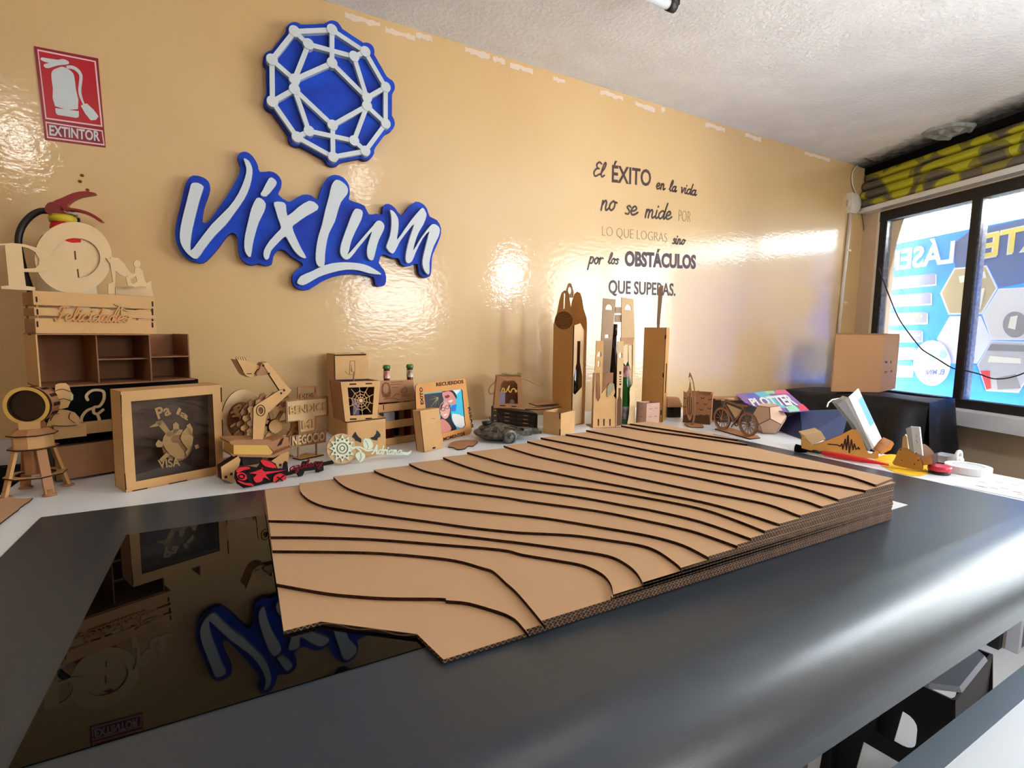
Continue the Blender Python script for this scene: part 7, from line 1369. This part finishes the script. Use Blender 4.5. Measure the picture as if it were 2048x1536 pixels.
# small card stand with cards
PSm = Pl(G(1790, 936), np.array(G(1842, 946)) - np.array(G(1790, 936))); root = thing('card_stand', 'small rounded wooden card stand on the yellow cloth', 'card stand', PSm.o + PSm.u * .03 + Vector((0, 0, .003)))
q = PSm.qs([(955, 1215), (965, 1160), (1000, 1085), (1045, 1075), (1090, 1095), (1175, 1160), (1198, 1225), (1185, 1262), (1150, 1258)], K8); q = smooth(q, 3, True); lo = min(y for x, y in q); q = [(x, max(y, .004)) for x, y in q]
m = MB(PSm.mat()); m.prism(q, -.004, 0); part('front_plate', m, [mat('golden_mdf', (196, 140, 66), .6, .3), BURN], root)
q = PSm.qs([(1130, 1180), (1190, 1045), (1250, 1070), (1300, 1130), (1305, 1190), (1280, 1210)], K8, -.055); q = smooth(q, 3, True); m = MB(PSm.mat()); m.prism([(x, max(y, .004)) for x, y in q], -.058, -.054); part('back_plate', m, [mat('pale_pinkish_wood', (208, 172, 146), .6, .3), BURN], root)
q = PSm.qs([(1180, 1190), (1300, 1120), (1305, 1200), (1200, 1215)], K8, -.03); m = MB(PSm.mat()); m.prism([(x, max(y, .004)) for x, y in q], -.052, -.005); part('floor_plate', m, [mat('orange_wood', (206, 140, 80), .6, .3), BURN], root)
for x, y in ((1012, 1090), (1022, 1176), (1128, 1210), (1160, 1178)): marks('peg', PSm, K8, [circ(x, y, 6, 6, 8)], BURN, root, .0006)
rc = thing('business_cards', 'upright white business cards held in the small card stand', 'cards', PSm.o + PSm.u * .05 + Vector((0, 0, .01)))
for k, g in enumerate(([(1022, 1085), (1030, 985), (1050, 960), (1065, 980), (1078, 1085)], [(1056, 912), (1100, 892), (1130, 1120), (1085, 1085)], [(1100, 895), (1170, 900), (1196, 1140), (1130, 1105)])):
    c = -.045 + .012 * k; q = PSm.qs(g, K8, c); m = MB(PSm.mat()); m.prism(q, c - .008, c); part('card_bundle', m, [(MDFL, mat('pale_paper_edge', (186, 190, 192), .7, .3), PAPER)[k]], rc)
lines('printed_mark', PSm, K8, [[(1148, 960), (1142, 985), (1152, 985)], [(1150, 1000), (1142, 1015), (1155, 1022), (1150, 1035)]], .0012, mat('leaflet_grey', (170, 172, 176), .5, .4), rc, -.0205, .0004, 0, 0)
# brush, yellow cloth, caps, tape, key ring, papers
def gr(K, x, y, z=0): return Vector(G(*kp(K, x, y), ZC + z))
br = thing('paint_brush', 'paint brush with black bristles and long red handle lying beside the leaflet holder', 'brush', gr(K8, 500, 1140))
pa, pb_ = gr(K8, 132, 1075, .012), gr(K8, 915, 1215, .008); dd = (pb_ - pa).normalized(); Lb_ = (pb_ - pa).length
m = MB(); m.tube([pa, pa + dd * Lb_ * .07, pa + dd * Lb_ * .14], [.014, .012, .008], 12); part('bristles', m, [mat('black_bristle', (22, 20, 18), .95, .1, var=.5, scale=200)], br)
m = MB(); m.tube([pa + dd * Lb_ * .14, pa + dd * Lb_ * .30], [.0065, .0045], 12); part('ferrule', m, [BLACK], br)
m = MB(); m.tube([pa + dd * Lb_ * .30, pa + dd * Lb_ * .34, pa + dd * Lb_ * .5, pa + dd * Lb_ * .75, pb_], [.005, .0085, .0095, .008, .003], 12); part('handle', m, [mat('red_lacquer', (214, 34, 26), .3, .5)], br)
YEL = mat('yellow_mesh_cloth', (242, 196, 44), .8, .2, var=.35, scale=60, bump=.4, bscale=90, rgb2=(226, 168, 20))
cq = [tuple(gr(K8, x, y)[:2]) for x, y in smooth([(800, 1180), (850, 1140), (960, 1130), (1090, 1170), (1200, 1180), (1288, 1225), (1270, 1270), (1180, 1312), (1050, 1300), (920, 1262)], 4, True)]
cen = (sum(p[0] for p in cq) / len(cq), sum(p[1] for p in cq) / len(cq)); m = MB(); n_ = len(cq); ring = []; rq_ = random.Random(2)
for t in (1, .85, .6, .3): ring += [(cen[0] + (x - cen[0]) * t, cen[1] + (y - cen[1]) * t, ZC + .0008 + (0 if t == 1 else .0012 + rq_.random() * .0012)) for x, y in cq]
m.add(ring + [(cen[0], cen[1], ZC + .002)], [(k * n_ + i, k * n_ + (i + 1) % n_, (k + 1) * n_ + (i + 1) % n_, (k + 1) * n_ + i) for k in range(3) for i in range(n_)] + [(3 * n_ + i, 3 * n_ + (i + 1) % n_, 4 * n_) for i in range(n_)], 0, True); solo('yellow_cloth', m, [YEL], 'crumpled yellow net cloth under the small card stand', 'cloth')
c_ = gr(K8, 1335, 1290); rd = thing('round_tin', 'small round tin with red lid and black base beside the yellow cloth', 'tin', c_)
m = MB(Matrix.Translation((c_.x, c_.y, ZC + .0008))); m.lathe([(.024, 0), (.025, .002), (.025, .009)], 24); part('base', m, [BLACK], rd); m = MB(Matrix.Translation((c_.x, c_.y, ZC + .0008))); m.lathe([(.026, .009), (.027, .011), (.027, .021), (.025, .023), (.022, .022)], 24); part('lid', m, [mat('raspberry_lid', (206, 44, 66), .3, .5)], rd)
c_ = gr(K8, 1535, 1290); c_.x += .03; tpz_ = Matrix.Translation((c_.x, c_.y, ZC + .0008)); tp = thing('tape_roll', 'thick roll of white tape lying flat beside the red-lidded tin', 'tape', c_)
m = MB(tpz_); m.prism(circ(0, 0, .052, n=36), 0, .020, [circ(0, 0, .036, n=30)], 0, 1); part('tape', m, [PAPER, WHITE], tp); m = MB(tpz_); m.prism(circ(0, 0, .0358, n=30), .0, .0195, [circ(0, 0, .033, n=30)]); part('core', m, [mat('grey_core', (186, 184, 186), .6, .3)], tp); m = MB(tpz_); m.prism(circ(0, 0, .0328, n=30), .0, .0192, (), 0, 0); part('centre_disc', m, [mat('grey_core2', (200, 200, 204), .5, .4)], tp)
c_ = gr(K8, 1500, 1200) + Vector((.08, .03, 0)); c_ = Vector(G(1917, 931)) + Vector((0, .0, 0)); kr = thing('ring_figurine', 'tiny white ring-shaped trinket on a black foot behind the tape roll', 'trinket', c_); MK = Matrix.Translation((c_.x, c_.y, ZC + .0008))
m = MB(MK); m.lathe([(.020, 0), (.021, .006), (.018, .010)], 16); part('foot', m, [BLACK], kr)
tq = [(.016 * math.cos(t), .002, .026 + .016 * math.sin(t)) for t in [2 * math.pi * k / 20 for k in range(21)]]
m = MB(MK); m.tube(tq, .0052, 8, 0, False); part('ring', m, [WHITE], kr); m = MB(MK); m.tube([(.012, .004, .014), (.024, .006, .020), (.026, .006, .030), (.018, .004, .038)], .0022, 6); part('loop', m, [mat('cream_plastic', (226, 212, 194), .45, .4)], kr); m = MB(MK); m.lathe([(.011, .010), (.012, .018), (.008, .026)], 12); part('body', m, [WHITE], kr)
c_ = Vector(G(1878, 925)) + Vector((.03, .0, 0)); m = MB(); m.box(c_.x - .03, c_.x + .035, c_.y - .02, c_.y + .02, ZC + .0008, ZC + .022); solo('clear_block', m, [mat('frosted_clear_plastic', (190, 186, 186), .25, .5, trans=.6)], 'small block of frosted clear plastic behind the red-lidded tin', 'block')
pq_ = [tuple(Vector(G(x, y))[:2]) for x, y in ((1908, 971), (1985, 948), (2110, 972), (2110, 1012))]; m = MB(); m.prism(pq_, ZC + .0006, ZC + .0012, (), 0, 0); pr = solo('printed_sheet', m, [PAPER], 'printed paper sheet in a clear sleeve at the right end of the worktop', 'paper')
rq_ = random.Random(4); Mq = lambda s_, t: ((pq_[0][0] * (1 - s_) + pq_[3][0] * s_) * (1 - t) + (pq_[1][0] * (1 - s_) + pq_[2][0] * s_) * t, (pq_[0][1] * (1 - s_) + pq_[3][1] * s_) * (1 - t) + (pq_[1][1] * (1 - s_) + pq_[2][1] * s_) * t)
for k in range(14):
    s_, t = rq_.uniform(.05, .7), rq_.uniform(.1, .85); m = MB(); m.prism([Mq(s_, t), Mq(s_ + .10, t), Mq(s_ + .10, t + .025), Mq(s_, t + .025)], ZC + .00125, ZC + .0014, (), 0, 0); part('printed_line', m, [mat('pinkish_print', (176, 160, 164), .7, .3)], pr)

# ================================================================== foreground right: stool below the machine, second table
STL = mat('dark_grey_stool_plastic', (70, 72, 76), .5, .4, var=.1, scale=20); STB = mat('black_stool_side', (20, 16, 20), .5, .4)
sz = .45
tpts = [tuple(G(x, y, sz)[:2]) for x, y in ((1846, 1342), (1890, 1351), (1930, 1352), (1945, 1350), (1988, 1308), (1970, 1293), (1950, 1284), (1925, 1262), (1850, 1290))]
a0_, a1_, a2_ = G(1886, 1349, sz), G(1962, 1350, sz), G(1990, 1310, sz)
fx = [G(1843, 1339, sz), G(1936, 1352, sz), G(1963, 1351, sz), G(1988, 1310, sz), G(1950, 1284, sz)]
cS = np.array([1.80, -1.33]); hx = .17
root = thing('step_stool', 'dark grey plastic step stool with openings, standing on the white floor under the machine edge', 'stool', (1.78, -1.32, 0))
def oct_(sx, sy, ch): return [(-sx + ch, -sy), (sx - ch, -sy), (sx, -sy + ch), (sx, sy - ch), (sx - ch, sy), (-sx + ch, sy), (-sx, sy - ch), (-sx, -sy + ch)]
MS = Matrix.Translation((1.745, -1.345, 0)) @ Matrix.Rotation(math.radians(6), 4, 'Z')
m = MB(MS); m.prism(oct_(.165, .125, .05), sz - .012, sz, (), 0, 0); part('top', m, [STL], root)
m = MB(MS); t8, l8 = oct_(.165, .125, .05), oct_(.172, .132, .054); m.add([(x, y, sz) for x, y in t8] + [(x, y, sz - .012) for x, y in l8], [(i, (i + 1) % 8, 8 + (i + 1) % 8, 8 + i) for i in range(8)]); part('rim', m, [mat('light_stool_edge', (150, 154, 160), .45, .4)], root)
for (x0, y0, x1, y1) in ((-.172, -.132, .172, -.132), (.172, -.132, .172, .132), (.172, .132, -.172, .132), (-.172, .132, -.172, -.132)):
    L = math.hypot(x1 - x0, y1 - y0); p0 = MS @ Vector((x0, y0, 0)); p1_ = MS @ Vector((x1, y1, 0)); pl = Pl(p0, p1_ - p0)
    m = MB(pl.mat()); k_ = .035; m.prism([(-k_, .001), (.05, .001), (.075, .19), (L - .075, .19), (L - .05, .001), (L + k_, .001), (L, sz - .013), (0, sz - .013)], -.006, 0, [rrect(.07, L - .07, .24, .34, .03)], 0, 0); part('side_panel', m, [STB], root)
# white table in front right
zt4 = .75; ta, tb_ = G(1808, 1536, zt4), G(2046, 1318, zt4); y1_ = (ta[1] + tb_[1]) / 2
yw = (G(1901, 1536, zt4)[1] + G(2046, 1392, zt4)[1]) / 2
root = thing('side_table', 'white side table with a grey metal edge at the lower right corner of the picture', 'table', (1.6, -2.2, 0))
m = MB(); m.box(.45, 2.25, y1_ - 1.0, yw, zt4 - .03, zt4); part('table_top', m, [mat('white_laminate', (228, 234, 240), .35, .5)], root)
m = MB(); m.box(.45, 2.25, yw, y1_, zt4 - .034, zt4 + .001); part('metal_edge', m, [mat('grey_metal_edge', (120, 132, 144), .35, .5, metal=.4)], root)
for x in (.5, 2.2):
    for y in (y1_ - .95, y1_ - .06): m = MB(); m.box(x - .02, x + .02, y - .02, y + .02, .001, zt4 - .034); part('leg', m, [mat('grey_metal_edge', (120, 132, 144), .35, .5, metal=.4)], root)
# metal trolley beyond the stool
root = thing('metal_trolley', 'metal trolley frame with a grey side panel on the floor beside the step stool', 'trolley', (2.75, -1.33, 0))
def fpx(x, y, z): return G(1960 + x / 8.534, 1180 + y / 8.534, z)
TG = mat('trolley_grey', (84, 88, 92), .5, .4, metal=.3); TW = mat('trolley_light_post', (196, 200, 206), .4, .5)
p0, p1_ = fpx(600, 1060, .0), fpx(760, 1150, .0); xx, yy = p0[0], p0[1]
m = MB(); m.box(xx + .02, xx + .62, yy - .012, yy + .012, .02, .62); part('side_panel', m, [TG], root)
m = MB(); m.box(xx - .012, xx + .02, yy - .012, yy + .03, .001, .66); part('post', m, [TW], root, 'pale post')
m = MB(); m.box(xx - .05, xx - .012, yy + .04, yy + .08, .001, .66); part('post', m, [STB], root, 'dark post')
m = MB(); m.box(xx - .30, xx - .012, yy + .03, yy + .055, .30, .335); part('cross_bar', m, [mat('plum_metal', (62, 52, 80), .4, .4)], root)
m = MB(); m.box(xx - .34, xx - .03, yy + .08, yy + .5, .16, .175); part('lower_shelf', m, [mat('pale_grey_shelf', (168, 182, 192), .5, .4)], root)
bpy.context.view_layer.update()
